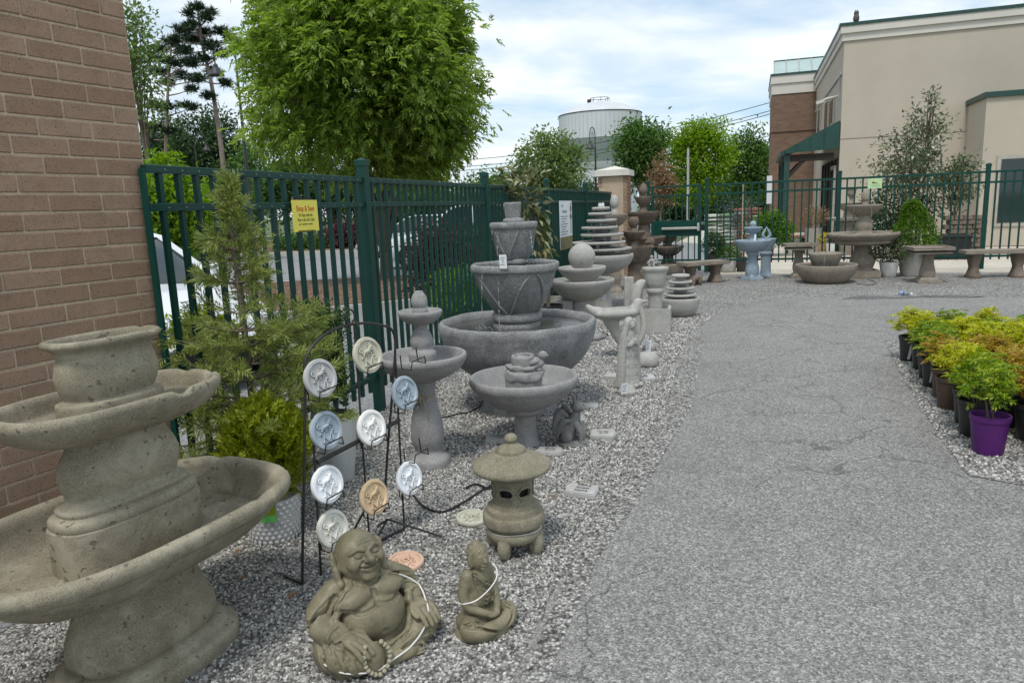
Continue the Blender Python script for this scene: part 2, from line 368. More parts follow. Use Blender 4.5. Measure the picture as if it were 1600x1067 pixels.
# gravel chips lying proud of the bed: real stones scattered over the near part
def chips(name, poly, dens, size, seed, zoff=.002):
    o = M().poly(poly, zoff).obj(name, M_GRAVEL)
    ng = bpy.data.node_groups.new(name+'_scatter', 'GeometryNodeTree')
    ng.interface.new_socket('Geometry', in_out='INPUT', socket_type='NodeSocketGeometry'); ng.interface.new_socket('Geometry', in_out='OUTPUT', socket_type='NodeSocketGeometry')
    n = ng.nodes; l = ng.links; gi = n.new('NodeGroupInput'); go = n.new('NodeGroupOutput')
    dp = n.new('GeometryNodeDistributePointsOnFaces'); dp.inputs['Density'].default_value = dens; dp.inputs['Seed'].default_value = seed
    ico = n.new('GeometryNodeMeshIcoSphere'); ico.inputs['Radius'].default_value = size; ico.inputs['Subdivisions'].default_value = 1
    nz = n.new('ShaderNodeTexNoise'); nz.inputs['Scale'].default_value = 90; pos = n.new('GeometryNodeInputPosition'); l.new(pos.outputs[0], nz.inputs['Vector'])
    sb = n.new('ShaderNodeVectorMath'); sb.operation = 'SUBTRACT'; sb.inputs[1].default_value = (.5, .5, .5); l.new(nz.outputs['Color'], sb.inputs[0])
    sv = n.new('ShaderNodeVectorMath'); sv.operation = 'SCALE'; sv.inputs['Scale'].default_value = size*1.6; l.new(sb.outputs[0], sv.inputs[0])
    sp = n.new('GeometryNodeSetPosition'); l.new(ico.outputs[0], sp.inputs[0]); l.new(sv.outputs[0], sp.inputs['Offset'])
    sm = n.new('GeometryNodeSetMaterial'); sm.inputs['Material'].default_value = M_PEBBLE; l.new(sp.outputs[0], sm.inputs[0])
    io = n.new('GeometryNodeInstanceOnPoints'); l.new(gi.outputs[0], dp.inputs[0]); l.new(dp.outputs['Points'], io.inputs['Points']); l.new(sm.outputs[0], io.inputs['Instance'])
    rr = n.new('FunctionNodeRandomValue'); rr.data_type = 'FLOAT_VECTOR'; rr.inputs[0].default_value = (0, 0, 0); rr.inputs[1].default_value = (6.28, 6.28, 6.28); l.new(rr.outputs[0], io.inputs['Rotation'])
    rs = n.new('FunctionNodeRandomValue'); rs.data_type = 'FLOAT_VECTOR'; rs.inputs[0].default_value = (.55, .55, .4); rs.inputs[1].default_value = (1.35, 1.1, .95); l.new(rs.outputs[0], io.inputs['Scale'])
    jn = n.new('GeometryNodeJoinGeometry'); l.new(gi.outputs[0], jn.inputs[0]); l.new(io.outputs[0], jn.inputs[0]); l.new(jn.outputs[0], go.inputs[0])
    md = o.modifiers.new('scatter', 'NODES'); md.node_group = ng
    return stuff(o)
e2 = [(-.46, 1.1), (-.08, 2.155), (.22, 3.015), (.46, 3.647), (.79, 4.45)]
chips('gravel', [(-2.3, 1.1)]+[(x-.0, y) for x, y in e2]+[FP(3.75, -.03), FP(2.95, -.03), (-2.0, 2.2)], 5600, .0078, 1)
chips('gravel', [FP(3.75, -.03), (.8, 4.45), (1.15, 5.307), (1.62, 6.9), FP(6.6, -.03)], 3600, .0098, 2, .003)
chips('gravel', [FP(6.6, -.03), (1.62, 6.9), (2.161, 8.543), (2.9, 10.0), FP(10.6, -.03)], 1500, .013, 3, .0035)
chips('gravel', [g(1392, 552), g(1405, 580), g(1440, 640), g(1478, 698), g(1515, 745), (3.2, 3.4), (4.2, 4.4), (4.6, 6.0)], 2600, .0105, 4, .0095)
# stones kicked loose on the asphalt edge
chips('gravel', [(-.33, 1.1), (-.02, 2.155), (.249, 3.015), (.481, 3.647), (1.15, 5.307), (2.161, 8.543), (2.32, 8.5), (1.34, 5.3), (.64, 3.62), (.33, 2.95), (.05, 2.1), (-.27, 1.1)], 420, .0085, 5, .0055)

# fallen brown leaves / twigs
M_DEAD = leafmat('dead_leaf', [(.2, .09, .03), (.28, .15, .06), (.13, .06, .03)], .15)
# mulch island, kerbs, verge beyond the left fence
isl = [(-6.5, 10.2), (-3.87, 10.84), (-1.49, 12.1), (-.44, 13.2), (1.7, 17.4), (-.55, 17.47), (-2.91, 16.7), (-5.6, 16.4), (-7.5, 13)]
struct(M().poly(isl, -.012, .13).obj('kerb', M_KERB))
ci = np.mean(np.array(isl), 0); struct(M().poly([ci+(np.array(p)-ci)*.955 for p in isl], .1, .145).obj('mulch_bed', M_MULCH))
verge = [(-42, 31), (-19.5, 31.5), (-9, 31), (1.3, 29.5), (1.3, 44), (-42, 52)]
struct(M().poly(verge, -.012, .12).obj('kerb', M_KERB))
struct(M().poly([(-42, 31.3), (-19.5, 31.8), (-9, 31.3), (1.1, 29.9), (1.1, 43.8), (-42, 51.8)], .1, .135).obj('verge', M_MULCH))
struct(M().poly([(-5.0, 9.5), (-3.2, 10.0), (-3.2, 10.12), (-5.0, 9.62)], -.008).obj('parking_line', M_LINE))
struct(M().poly([(-12, 17.2), (-5.5, 18.1), (-5.5, 18.25), (-12, 17.35)], -.008).obj('parking_line', M_LINE))
kr = [BP(-2.6, 8.6), (4.0, 27), (5.2, 31)]
struct(M().tube([(p[0], p[1], .05) for p in spline([tuple(q[:2])+(0,) for q in kr], 8)], .09, 6).obj('yellow_kerb', M_YELLOW))

# ------------------------------------------------------------------ fences
M_CAPW = M_GREEN
PICK = M().box((0, 0, 0), (.027, .027, 1.63)).mesh('picket', M_GREEN)
SCREW = M().cyl((0, 0), .006, .004, 0, .004, 6).mesh('screw', plain('screw_head', (.2, .22, .22), .35, .5, .05, 5, .8))
POST = M().box((0, 0, .98), (.072, .072, 1.96)).add(np.array([[-.042, -.042, 1.915], [.042, -.042, 1.915], [.042, .042, 1.915], [-.042, .042, 1.915], [-.042, -.042, 1.955], [.042, -.042, 1.955], [.042, .042, 1.955], [-.042, .042, 1.955], [0, 0, 1.975]]), [(3, 2, 1, 0), (0, 1, 5, 4), (1, 2, 6, 5), (2, 3, 7, 6), (3, 0, 4, 7), (4, 5, 8), (5, 6, 8), (6, 7, 8), (7, 4, 8)]).mesh('post', M_GREEN, bevel=0)
def fence(root, pf, rz, t0, t1, npick, hts, post0=True, post1=True, picks=True):
    a, b = pf(t0), pf(t1); Lr = np.linalg.norm(b-a)-.072; mid = (a+b)/2; o0 = np.array(root.location)
    ln = lambda p: (Matrix.Rotation(-rz, 3, 'Z') @ Vector(p-o0))
    for k, h in enumerate(hts):
        mm = M().box((0, 0, 0), (Lr, .04, .04)).mesh('rail', M_GREEN, bevel=.003); p = ln(mid); link('rail', mm, root, (p.x, p.y, h-.02))
    for i in range(1, npick):
        p = ln(a+(b-a)*i/npick); link('picket', PICK, root, (p.x, p.y, hts[0]-.835))
    for fl, q in ((post0, a), (post1, b)):
        if fl: p = ln(q); link('post', POST, root, (p.x, p.y, hts[0]-1.83))
    return ln
f1 = thing('picket_fence', 'dark green picket fence along the left side, ending at the brick pillar', 'fence', FP(2.85), R(90)-FT)
tp = [2.26, 5.01, 7.76, 10.48, 13.25, 16.05]
for i in range(5):
    fence(f1, FP, R(90)-FT, tp[i] if i else 2.83, tp[i+1], 23 if i else 17, (1.83, 1.646, .31), i == 0 and False, i < 4)
ln = lambda p: (Matrix.Rotation(-(R(90)-FT), 3, 'Z') @ Vector(p-np.array(f1.location)))
link('end_bracket', M().box((0, 0, .95), (.018, .03, 1.72)).mesh('end_bracket', M_GREEN), f1, ln(FP(2.855)))
for i in range(44):                                   # screw heads on the two upper rails of the near panels
    t = 2.98+i*.1196
    for h in (1.80, 1.616):
        p = ln(FP(t, -.021)); link('screw', SCREW, f1, (p.x, p.y, h+.008), (R(90), 0, 0))
f2 = thing('picket_fence', 'dark green picket fence across the back, right of the gate', 'fence', BP(-1.08), R(90)-BT)
fence(f2, BP, R(90)-BT, -1.06, 1.409, 18, (1.90, 1.71, .335), False, True)
fence(f2, BP, R(90)-BT, 1.409, 3.95, 18, (1.90, 1.71, .335), False, True)
fence(f2, BP, R(90)-BT, 3.95, 6.5, 18, (1.90, 1.71, .335), False, True)
# gate: frame, lock plate, push bar, pickets
gt = thing('metal_gate', 'green metal gate with a solid middle panel and a silver push bar', 'gate', BP(-2.3), R(90)-BT)
gw = 1.05
for x, w in ((.03, .06), (gw-.03, .07)): link('gate_stile', M().box((x, 0, 1.0), (w, .05, 1.82)).mesh('gate_stile', M_GREEN, bevel=.003), gt)
for h in (1.885, 1.69, .32): link('rail', M().box((gw/2, 0, h), (gw-.13, .04, .04)).mesh('rail', M_GREEN, bevel=.003), gt)
link('lock_panel', M().box((gw/2, .0, 1.0), (gw-.13, .03, .34)).mesh('lock_panel', M_GREEN, bevel=.003), gt)
for i in range(1, 8):
    link('picket', M().box((gw*i/8, .0, 1.43), (.024, .024, .49)).mesh('picket', M_GREEN), gt)
    link('picket', M().box((gw*i/8, .0, .5), (.024, .024, .66)).mesh('picket', M_GREEN), gt)
M_STEEL = plain('brushed_steel', (.62, .6, .55), .35, .5, .08, 20, .7)
pb = link('push_bar', M().box((gw*.58, -.06, 1.0), (gw*.72, .035, .05)).box((gw*.95, -.05, 1.02), (.05, .06, .16)).mesh('push_bar', M_STEEL, bevel=.006), gt)
link('lock', M().cyl((gw+.045, -.02), .035, .035, .94, 1.06, 12).mesh('lock', M_BLACK), gt)
gp = tag(link('gate_post', POST, None, BP(-1.14)+np.array([0, 0, .06]), (0, 0, R(90)-BT)), 'green square post between the gate and the back fence', 'post')
gp = tag(link('gate_post', POST, None, BP(-2.36)+np.array([0, 0, .06]), (0, 0, R(90)-BT)), 'green square post between the brick pillar and the gate', 'post')

# ------------------------------------------------------------------ brickwork
def mk_brick(name, c1, c2):
    m = Mat(name, .9, .2); r = m.obrand(); p = m.n.new('ShaderNodeNewGeometry').outputs['Position']
    c = m.mix(r, c1, c2); n1 = m.noise(14, 5, .65, p); sp = m.noise(160, 2, .8, p)
    c = m.mix(m.ramp(n1, [(.35, 0.0), (.7, .5)]), c, tuple(x*.8 for x in c1))
    pit = m.ramp(sp, [(.34, 1.0), (.41, 0.0)]); c = m.mix(m.math('MULTIPLY', pit, .7), c, (.045, .032, .025))
    c = m.mix(m.ramp(m.noise(230, 2, .7, p), [(.66, 0.0), (.73, .35)]), c, (.36, .29, .23))
    m.color(c); m.bump(m.math('SUBTRACT', 1.0, pit), .5, .004); m.bump(m.noise(70, 4, .7, p), .35, .004); return m.m
M_BRICK = mk_brick('tan_brick', (.285, .186, .125), (.37, .255, .18))
M_MORT = stone('sand_mortar', (.32, .25, .18), (.41, .33, .245), .4, 260)
WA = math.atan2(.454, .891)
cw = FP(2.9, .03)
wall = thing('brick_wall', 'tan brick wall filling the left edge behind the oval tiered fountain', 'wall', cw, R(90)-WA)   # local -x runs back along the wall, -y is the yard side
link('mortar', M().box((-1.5, .1325, 1.9), (3.0, .27, 3.8)).mesh('mortar', M_MORT), wall)
BL, BH, BJ = .24, .0797, .0095
def brickmesh(L, D=.1): return M().box((0, 0, 0), (L-BJ, D, BH-BJ)).mesh('brick', M_BRICK, bevel=.004, wob=.0012, wf=9)
BM = [brickmesh(BL) for _ in range(5)]; BHALF = [brickmesh(BL/2) for _ in range(3)]
for c in range(46):
    x = 0.0; half = c % 2 == 0; first = True
    while x > -1.75:
        L = BL/2 if (half and first) else BL; first = False
        me = random.choice(BHALF if L < .2 else BM)
        link('brick', me, wall, (x-L/2, .05-.008+random.uniform(-.0015, .0015), BH*(c+.5)-.06), (0, random.uniform(-.003, .003), 0)); x -= L
pil = thing('brick_pillar', 'square tan brick gate pillar with a pale pyramid stone cap', 'pillar', FP(16.42, -.02), R(90)-FT+R(90))
PW = .62
link('mortar', M().box((0, 0, 1.08), (PW-.02, PW-.02, 2.17)).mesh('mortar', M_MORT), pil)
SB = [M().box((0, 0, 0), (.2, .09, .066)).mesh('brick', M_BRICK, bevel=.003) for _ in range(2)]; SH = M().box((0, 0, 0), (.095, .09, .066)).mesh('brick', M_BRICK, bevel=.003)
for c in range(28):
    for fc, ang in ((0, 0), (1, 90), (2, 180), (3, 270)):
        if fc == 0 or fc == 3 or (fc == 1 and c > 24):
            off = (c+fc) % 2; xs = [-.205, 0, .205] if off else [-.256, -.1025, .1025, .256]
            for x in xs:
                me = SH if abs(x) > .25 else random.choice(SB); v = Matrix.Rotation(R(ang), 3, 'Z') @ Vector((x, -PW/2+.035, .04+c*.077))
                link('brick', me, pil, v, (0, 0, R(ang)))
M_CAP = stone('limestone_cap', (.45, .43, .38), (.58, .56, .5), .3, 150)
link('cap', M().box((0, 0, 2.235), (.76, .76, .13)).add(np.array([[-.38, -.38, 2.301], [.38, -.38, 2.301], [.38, .38, 2.301], [-.38, .38, 2.301], [0, 0, 2.4]]), [(0, 1, 4), (1, 2, 4), (2, 3, 4), (3, 0, 4)]).mesh('cap', M_CAP, bevel=.006), pil)

# ------------------------------------------------------------------ the store building behind the back fence
def mk_stucco(name, c):
    m = Mat(name, .92, .2); m.color(m.mix(m.ramp(m.noise(.9, 6, .65), [(.3, 0.0), (.7, 1.0)]), tuple(x*.94 for x in c), tuple(x*1.05 for x in c))); m.bump(m.noise(60, 4, .7), .35, .01); return m.m
M_STUC = mk_stucco('beige_stucco', (.47, .42, .34)); M_STUC2 = mk_stucco('pale_stucco', (.6, .57, .51)); M_GROOVE = plain('shadow_groove', (.2, .18, .15), .9)
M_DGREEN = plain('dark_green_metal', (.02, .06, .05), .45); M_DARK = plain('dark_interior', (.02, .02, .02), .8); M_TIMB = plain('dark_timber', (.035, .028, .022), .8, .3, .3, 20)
M_GLASS = glassy('window_glass', (.03, .04, .045)); M_LGLASS = plain('pale_green_roof_glass', (.36, .46, .44), .25, .5, .1, 1); M_FRAME = plain('window_frame', (.4, .38, .33), .6)
bld = thing('store_building', 'large beige stucco building with green metal coping and a green shed awning', 'building', (10.407, 23.0, 0), R(-18.6))
LR = 8.0; LS = 10.25; HT = 6.35
link('front_wall', M().box((LR/2, .15, HT/2), (LR, .3, HT)).mesh('front_wall', M_STUC), bld)
link('side_wall', M().box((.15, LS/2+.15, HT/2), (.3, LS-.3, HT)).mesh('side_wall', M_STUC), bld)
link('lower_band', M().box((LR/2-.03, -.02, 6.24), (LR+.06, .06, .22)).box((-.03, LS/2, 6.24), (.06, LS-.02, .22)).mesh('lower_band', M_STUC2), bld)
link('upper_band', M().box((LR/2-.06, -.05, 6.44), (LR+.12, .13, .2)).box((-.05, LS/2+.02, 6.44), (.13, LS-.1, .2)).mesh('upper_band', M_STUC2), bld)
link('coping', M().box((LR/2-.08, .04, 6.585), (LR+.16, .36, .09)).box((.04, LS/2+.12, 6.585), (.36, LS-.1, .09)).mesh('coping', M_DGREEN), bld)
link('reveal_joint', M().box((LR/2, -.001, 3.265), (LR, .006, .025)).mesh('reveal_joint', M_GROOVE), bld)
link('flat_roof', M().box((LR/2+.1, LS/2, HT-.1), (LR-.5, LS-.6, .1)).mesh('flat_roof', M_DARK), bld)
link('back_wall', M().box((LR-.15, LS/2, HT/2), (.3, LS-.4, HT)).mesh('back_wall', M_STUC), bld)
for y0, y1, z0, z1 in ((2.0, 3.1, 3.95, 4.75), (3.9, 5.0, 3.95, 4.9), (7.2, 8.0, 4.05, 5.0), (8.7, 9.5, 4.1, 5.1)):
    w = link('window', M().box((-.035, (y0+y1)/2, (z0+z1)/2), (.07, y1-y0+.16, z1-z0+.16)).mesh('window', M_FRAME), bld)
    link('pane', M().box((-.073, (y0+y1)/2, (z0+z1)/2), (.012, y1-y0-.02, z1-z0-.02)).mesh('pane', M_GLASS), w)
link('side_trim', M().box((-.025, 4.6, 5.25), (.05, 8.8, .09)).box((-.025, .55, 4.9), (.05, .1, .75)).mesh('side_trim', M_FRAME), bld)
sl = link('wall_lamp', M().tube([(-.02, .9, 4.66), (-.35, .85, 4.6), (-.5, .85, 4.55)], .04, 8).box((-.55, .85, 4.52), (.25, .16, .1), ry=-.3).mesh('wall_lamp', M_STUC2), bld)
# awning
AZ0, AZ1, AP = 3.02, 3.84, 1.62
aw = link('awning', M().add([(-.03, .05, AZ1), (-AP, .05, AZ0), (-AP, 6, AZ0), (-.03, 6, AZ1), (-.03, .05, AZ1-.05), (-AP, .05, AZ0-.05), (-AP, 6, AZ0-.05), (-.03, 6, AZ1-.05)], [(0, 3, 2, 1), (4, 5, 6, 7), (0, 1, 5, 4), (1, 2, 6, 5), (2, 3, 7, 6), (3, 0, 4, 7)]).mesh('awning', M_GREEN2), bld)
link('end_panel', M().add([(-.035, .0, AZ1-.01), (-AP, .0, AZ0+.0), (-AP, .0, AZ0-.09), (-.035, .0, AZ0-.02), (-.035, .04, AZ1-.01), (-AP, .04, AZ0), (-AP, .04, AZ0-.09), (-.035, .04, AZ0-.02)], [(0, 1, 2, 3), (7, 6, 5, 4), (0, 4, 5, 1), (1, 5, 6, 2), (2, 6, 7, 3), (3, 7, 4, 0)]).mesh('end_panel', M_GREEN2), aw)
for x in (-.45, -.85, -1.25):
    link('seam', M().box((x, -.012, (AZ0-.05+AZ1+(AZ0-AZ1)*(-x/AP))/2), (.02, .024, AZ1-AZ0+.05+(AZ0-AZ1)*(-x/AP))).mesh('seam', M_GREEN2), aw)
for y in np.arange(.6, 6, .6): link('seam', M().box((-AP/2, y, (AZ0+AZ1)/2+.02), (AP*1.12, .02, .03), ry=-math.atan2(AZ1-AZ0, AP)).mesh('seam', M_GREEN2), aw)
link('gutter', M().box((-AP-.03, 3.0, AZ0-.06), (.1, 6.0, .12)).mesh('gutter', M_DGREEN), aw)
for y in (.2, 3.0, 5.8):
    link('timber_post', M().box((-AP+.1, y, 1.45), (.16, .16, 2.9)).mesh('timber_post', M_DGREEN), aw)
    link('brace', M().box((-AP+.42, y, 2.5), (.1, .1, .9), ry=.75).mesh('brace', M_TIMB), aw)
link('beam', M().box((-AP/2, .2, 2.78), (AP-.3, .14, .22)).box((-AP+.1, 3.0, 2.86), (.14, 5.4, .16)).mesh('beam', M_TIMB), aw)
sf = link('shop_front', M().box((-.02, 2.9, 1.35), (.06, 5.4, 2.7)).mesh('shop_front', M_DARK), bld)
for y in (.5, 1.6, 2.7, 3.8, 4.9): link('mullion', M().box((-.06, y, 1.35), (.06, .1, 2.68)).mesh('mullion', M_TIMB), sf)
link('door_frame', M().box((-.07, 1.05, 2.45), (.08, 1.0, .12)).box((-.07, .42, 1.25), (.08, .16, 2.5)).mesh('door_frame', M_FRAME), sf)
# brick stair tower
tw = thing('brick_tower', 'brown brick end block with pale stone band and sloping pale green roof panels', 'building', np.array([10.407, 23.0, 0])+np.array([.319, .948, 0])*10.28, R(-18.6))
def mk_fbrick():
    m = Mat('far_brickwork', .92, .2); t = m.n.new('ShaderNodeTexBrick'); t.inputs['Color1'].default_value = (.155, .098, .068, 1); t.inputs['Color2'].default_value = (.2, .13, .092, 1); t.inputs['Mortar'].default_value = (.22, .165, .125, 1)
    t.inputs['Scale'].default_value = 1; t.inputs['Mortar Size'].default_value = .008; t.inputs['Brick Width'].default_value = .3; t.inputs['Row Height'].default_value = .1
    mp = m.n.new('ShaderNodeMapping'); mp.inputs['Rotation'].default_value = (R(90), 0, 0); m.l.new(m.co(), mp.inputs[0]); m.l.new(mp.outputs[0], t.inputs['Vector'])
    m.color(t.outputs[0]); m.bump(t.outputs['Fac'], -.3, .01); return m.m
M_FBRICK = mk_fbrick()
link('brick_face', M().box((1.1, 2.4, 3.03), (5.8, 4.8, 6.06)).mesh('brick_face', M_FBRICK), tw)
link('brick_course', M().box((1.1, 2.38, 4.5), (5.86, 4.86, .1)).mesh('brick_course', M_FBRICK), tw)
link('stone_band', M().box((1.1, 2.4, 6.28), (5.88, 4.88, .44)).box((1.1, 2.38, 6.67), (5.96, 4.96, .34)).mesh('stone_band', M_STUC2), tw)
rf = link('roof_edge', M().box((1.1, 2.37, 6.88), (6.02, 5.02, .08)).box((1.1, 1.0, 7.62), (5.7, .06, .07)).mesh('roof_edge', M_DGREEN), tw)
for i in range(11):
    x0 = -1.75+i*.52
    link('roof_panel', M().add([(x0, -.05, 6.925), (x0+.5, -.05, 6.925), (x0+.5, .97, 7.6), (x0, .97, 7.6), (x0, -.05, 6.9), (x0+.5, -.05, 6.9), (x0+.5, .97, 7.56), (x0, .97, 7.56)], [(0, 1, 2, 3), (7, 6, 5, 4), (0, 4, 5, 1), (1, 5, 6, 2), (2, 6, 7, 3), (3, 7, 4, 0)]).mesh('roof_panel', M_LGLASS), tw)
    link('roof_rib', M().tube([(x0-.01, -.06, 6.94), (x0-.01, .98, 7.63)], .018, 5).mesh('roof_rib', M_FRAME), tw)
# low wing at the right
wg = thing('side_wing', 'small pale stucco wing with dark coping at the right edge of the beige building', 'building', np.array([10.407, 23.0, 0])+np.array([.948, -.319, 0])*3.3-np.array([.319, .948, 0])*.02, R(-18.6))
link('wing_wall', M().box((2.6, -.9, 2.0), (5.0, 1.8, 3.98)).mesh('wing_wall', M_STUC), wg)
link('coping', M().box((2.58, -.92, 4.06), (5.1, 1.9, .14)).mesh('coping', M_DGREEN), wg)
w = link('window', M().box((1.1, -1.81, 1.5), (1.3, .06, 1.9)).mesh('window', M_FRAME), wg); link('pane', M().box((1.1, -1.845, 1.5), (1.1, .02, 1.7)).mesh('pane', glassy('teal_glass', (.02, .035, .035))), w)

# ------------------------------------------------------------------ water tower, lamp posts, poles and wires
M_TWHITE = plain('weathered_white_steel', (.56, .58, .6), .6, .3, .1, .12); M_TGREEN = plain('grey_green_band', (.2, .245, .23), .6, .3, .08, .2)
wt = thing('water_tower', 'huge white water tank with a grey green band, standing far behind the trees', 'water tower', (19.4, 150, 0))
def lathe_part(name, prof, mat, parent, n=64, **k): return M().lathe(prof, n).obj(name, mat, parent, smooth=True, **k)
lathe_part('lower_shell', [(7.2, 0), (7.2, 8.6)], M_TWHITE, wt, n=96)
lathe_part('ledge', [(7.35, 8.61), (7.6, 9.3), (7.75, 9.9)], M_TWHITE, wt, n=96)
lathe_part('band', [(7.7, 9.91), (7.95, 11.5), (8.15, 14.4)], M_TGREEN, wt, n=96)
lathe_part('upper_shell', [(8.2, 14.41), (8.25, 19.3)], M_TWHITE, wt, n=96)
lathe_part('dome', [(8.3, 19.31), (7.4, 20.0), (5.2, 21.0), (2.4, 21.65), (.1, 21.8)], M_TWHITE, wt)
lathe_part('roof_rim', [(8.36, 19.22), (8.36, 19.34)], M_DARK, wt)
mm = M()
for i in range(8):
    a = i*math.pi/4; mm.tube([(1.9*math.cos(a), 1.9*math.sin(a), 21.6), (1.9*math.cos(a), 1.9*math.sin(a), 22.5)], .05, 4)
mm.tube([(1.9*math.cos(a), 1.9*math.sin(a), 22.5) for a in np.linspace(0, 6.283, 17)], .05, 4).box((-2.1, 0, 22.0), (.7, .7, .7)); mm.obj('railing', M_DARK, wt)
mm = M()
for i in range(60):
    a = i*math.pi/30; mm.box((8.24*math.cos(a), 8.24*math.sin(a), 16.9), (.07, .05, 4.7), rz=a)
    if i % 2 == 0: mm.box((7.22*math.cos(a), 7.22*math.sin(a), 4.3), (.06, .06, 8.5), rz=a)
stuff(mm.obj('seam', plain('tank_seam', (.44, .46, .48), .7), wt))
mm = M()
for z in (1.9, 3.5, 5.2, 6.9): mm.lathe([(7.23, z), (7.23, z+.09)], 64, cap=False)
stuff(mm.obj('seam', plain('tank_seam', (.44, .46, .48), .7), wt))

M_LAMP = plain('dark_lamp_paint', (.022, .024, .026), .45, .5)
def lamp(label, base, H, side, rz=0, k=1.0, group='gooseneck lamp posts'):
    t = thing('street_lamp', label, 'street lamp', base, rz, group); s = side
    M().lathe([(.16*k, 0), (.16*k, .25*k), (.09*k, .4*k), (.075*k, H*.5), (.055*k, H-1.3*k)], 14).obj('pole', M_LAMP, t, smooth=True)
    a = np.linspace(0, math.pi*1.02, 15); r = .5*k
    arc = [(0, 0, H-1.3*k), (0, 0, H-.9*k)]+[(s*(r-r*math.cos(q)), 0, H-.55*k+r*math.sin(q)) for q in a]
    arc += [(s*2*r, 0, H-1.05*k)]
    M().tube(arc, .035*k, 8).obj('gooseneck', M_LAMP, t, smooth=True)
    q = np.linspace(0, 11, 30); M().tube([(s*(r+(.30*k-.022*k*v)*math.cos(v)), 0, H-.55*k+(.30*k-.022*k*v)*math.sin(v)) for v in q], .014*k, 5).obj('scroll', M_LAMP, t)
    M().lathe([(.05*k, H-1.0*k), (.09*k, H-1.05*k), (.09*k, H-1.15*k), (.2*k, H-1.25*k), (.29*k, H-1.45*k), (.37*k, H-1.52*k), (.36*k, H-1.55*k), (.2*k, H-1.5*k)], 20, c=(s*2*r, 0, 0)).obj('lamp_shade', M_LAMP, t, smooth=True)
    return t
lamp('tall dark gooseneck lamp post close to the left side of the big green tree', np.array([*at(373, 140, 24)[:2], 0]), at(360, 64, 24)[2], -1, 0, .66)
lamp('small dark gooseneck lamp in front of the dark woods, seen over the left fence', np.array([*at(304, 225, 40)[:2], 0]), at(310, 208, 40)[2], 1, 0, .6)
lamp('thin dark gooseneck lamp post standing in front of the water tower', np.array([*at(930, 230, 42)[:2], 0]), at(929, 199, 42)[2], -1, R(62), .8)
pl = M().cyl((0, 0), .07, .05, 0, 3.9, 8).obj('utility_pole', plain('galvanised_pole', (.4, .41, .41), .5), None, (*at(1075, 300, 33)[:2], 0)); tag(pl, 'thin pale grey metal pole behind the green gate', 'pole')
for i, (a, b, sag) in enumerate((((700, 252), (1240, 150), .9), ((700, 262), (1240, 163), .9), ((700, 268), (1240, 168), .9), ((1050, 228), (1240, 205), .3))):
    A, B = at(*a, 75), at(*b, 60); P = [A+(B-A)*t-np.array([0, 0, sag*4*t*(1-t)]) for t in np.linspace(0, 1, 14)]
    tag(M().tube(P, .028, 4).obj('power_line', M_LAMP), ['uppermost power line of the three crossing the water tower', 'middle power line of the three crossing the water tower', 'lowest power line of the three crossing the water tower', 'short lower power line over the trees right of the tower'][i], 'power line', 'power lines over the trees')
owl = thing('owl_decoy', 'small dark owl decoy perched on the corner of the roof coping', 'owl decoy', np.array([10.407, 23.0, 0])+np.array([.948, -.319, 0])*.3+np.array([0, 0, 6.63]))
M().lathe([(.07, 0), (.13, .08), (.15, .2), (.12, .33), (.1, .37), (.12, .42), (.11, .5), (.06, .55), (.0, .56)], 14).obj('body', plain('owl_plastic', (.09, .08, .07), .7), owl, smooth=True)
for s in (-1, 1): M().cyl((s*.06, 0), .03, .004, .52, .61, 6).obj('ear', plain('owl_plastic', (.09, .08, .07), .7), owl)
owl.scale = (.6, .6, .6)

# ------------------------------------------------------------------ fountains and baths (profiles measured off the photo, turned about a standing axis)
FG = 'concrete fountains set out on the gravel'
def base_at(px, py): return np.array([*g(px, py)[:2], 0.0])
def pxp(B, rows):                 # [(half width, photo row)] -> [(radius, height)] in metres
    out = []
    for q in rows:
        z = zat(B, q[1]); out.append((max(q[0], .01)*mpp((B[0], B[1], z)), z)+tuple(q[2:]))
    return out
def smooth_prof(p, per=3):
    e = p[0][2] if len(p[0]) > 2 else None
    q = spline([t[:2] for t in p], per)
    return [(max(a, .0005), b) for a, b in q]
def lpart(name, B, rows, mat, root, n=48, per=3, c=(0, 0, 0), wob=.0012, wf=14, **k):
    pr = pxp(B, rows)
    if per > 1 and len(rows[0]) == 2: pr = smooth_prof(pr, per)
    kk = {a: k.pop(a) for a in ('sx', 'sy', 'se', 'rz', 'lobes', 'lobe', 'cap') if a in k}
    return M().lathe(pr, n, c=c, **kk).obj(name, mat, root, smooth=True, sharp=50, wob=wob, wf=wf)
def disk(name, B, hw, py, mat, root, n=40, jz=0):
    p = pxp(B, [(hw, py)])[0]; return M().lathe([(p[0], p[1]), (.001, p[1]+.0005)], n, cap=False).obj(name, mat, root, smooth=True)
def stream(root, pts, rad=.004, drops=5):
    P = spline(pts, 14); m = M(); m.tube(P+rng.normal(0, rad*.3, P.shape), rad*np.maximum(.06, rng.uniform(-.5, 1.15, len(P))), 5)
    for k in range(drops):
        q = P[-1]+np.array([rng.normal(0, .03), rng.normal(0, .03), abs(rng.normal(0, .012))]); m.lathe([(.001, q[2]-rad), (rad, q[2]), (.001, q[2]+rad)], 6, c=(q[0], q[1], 0), cap=False)
    return m.obj('water_stream', M_DRIP, root, smooth=True, sharp=180)

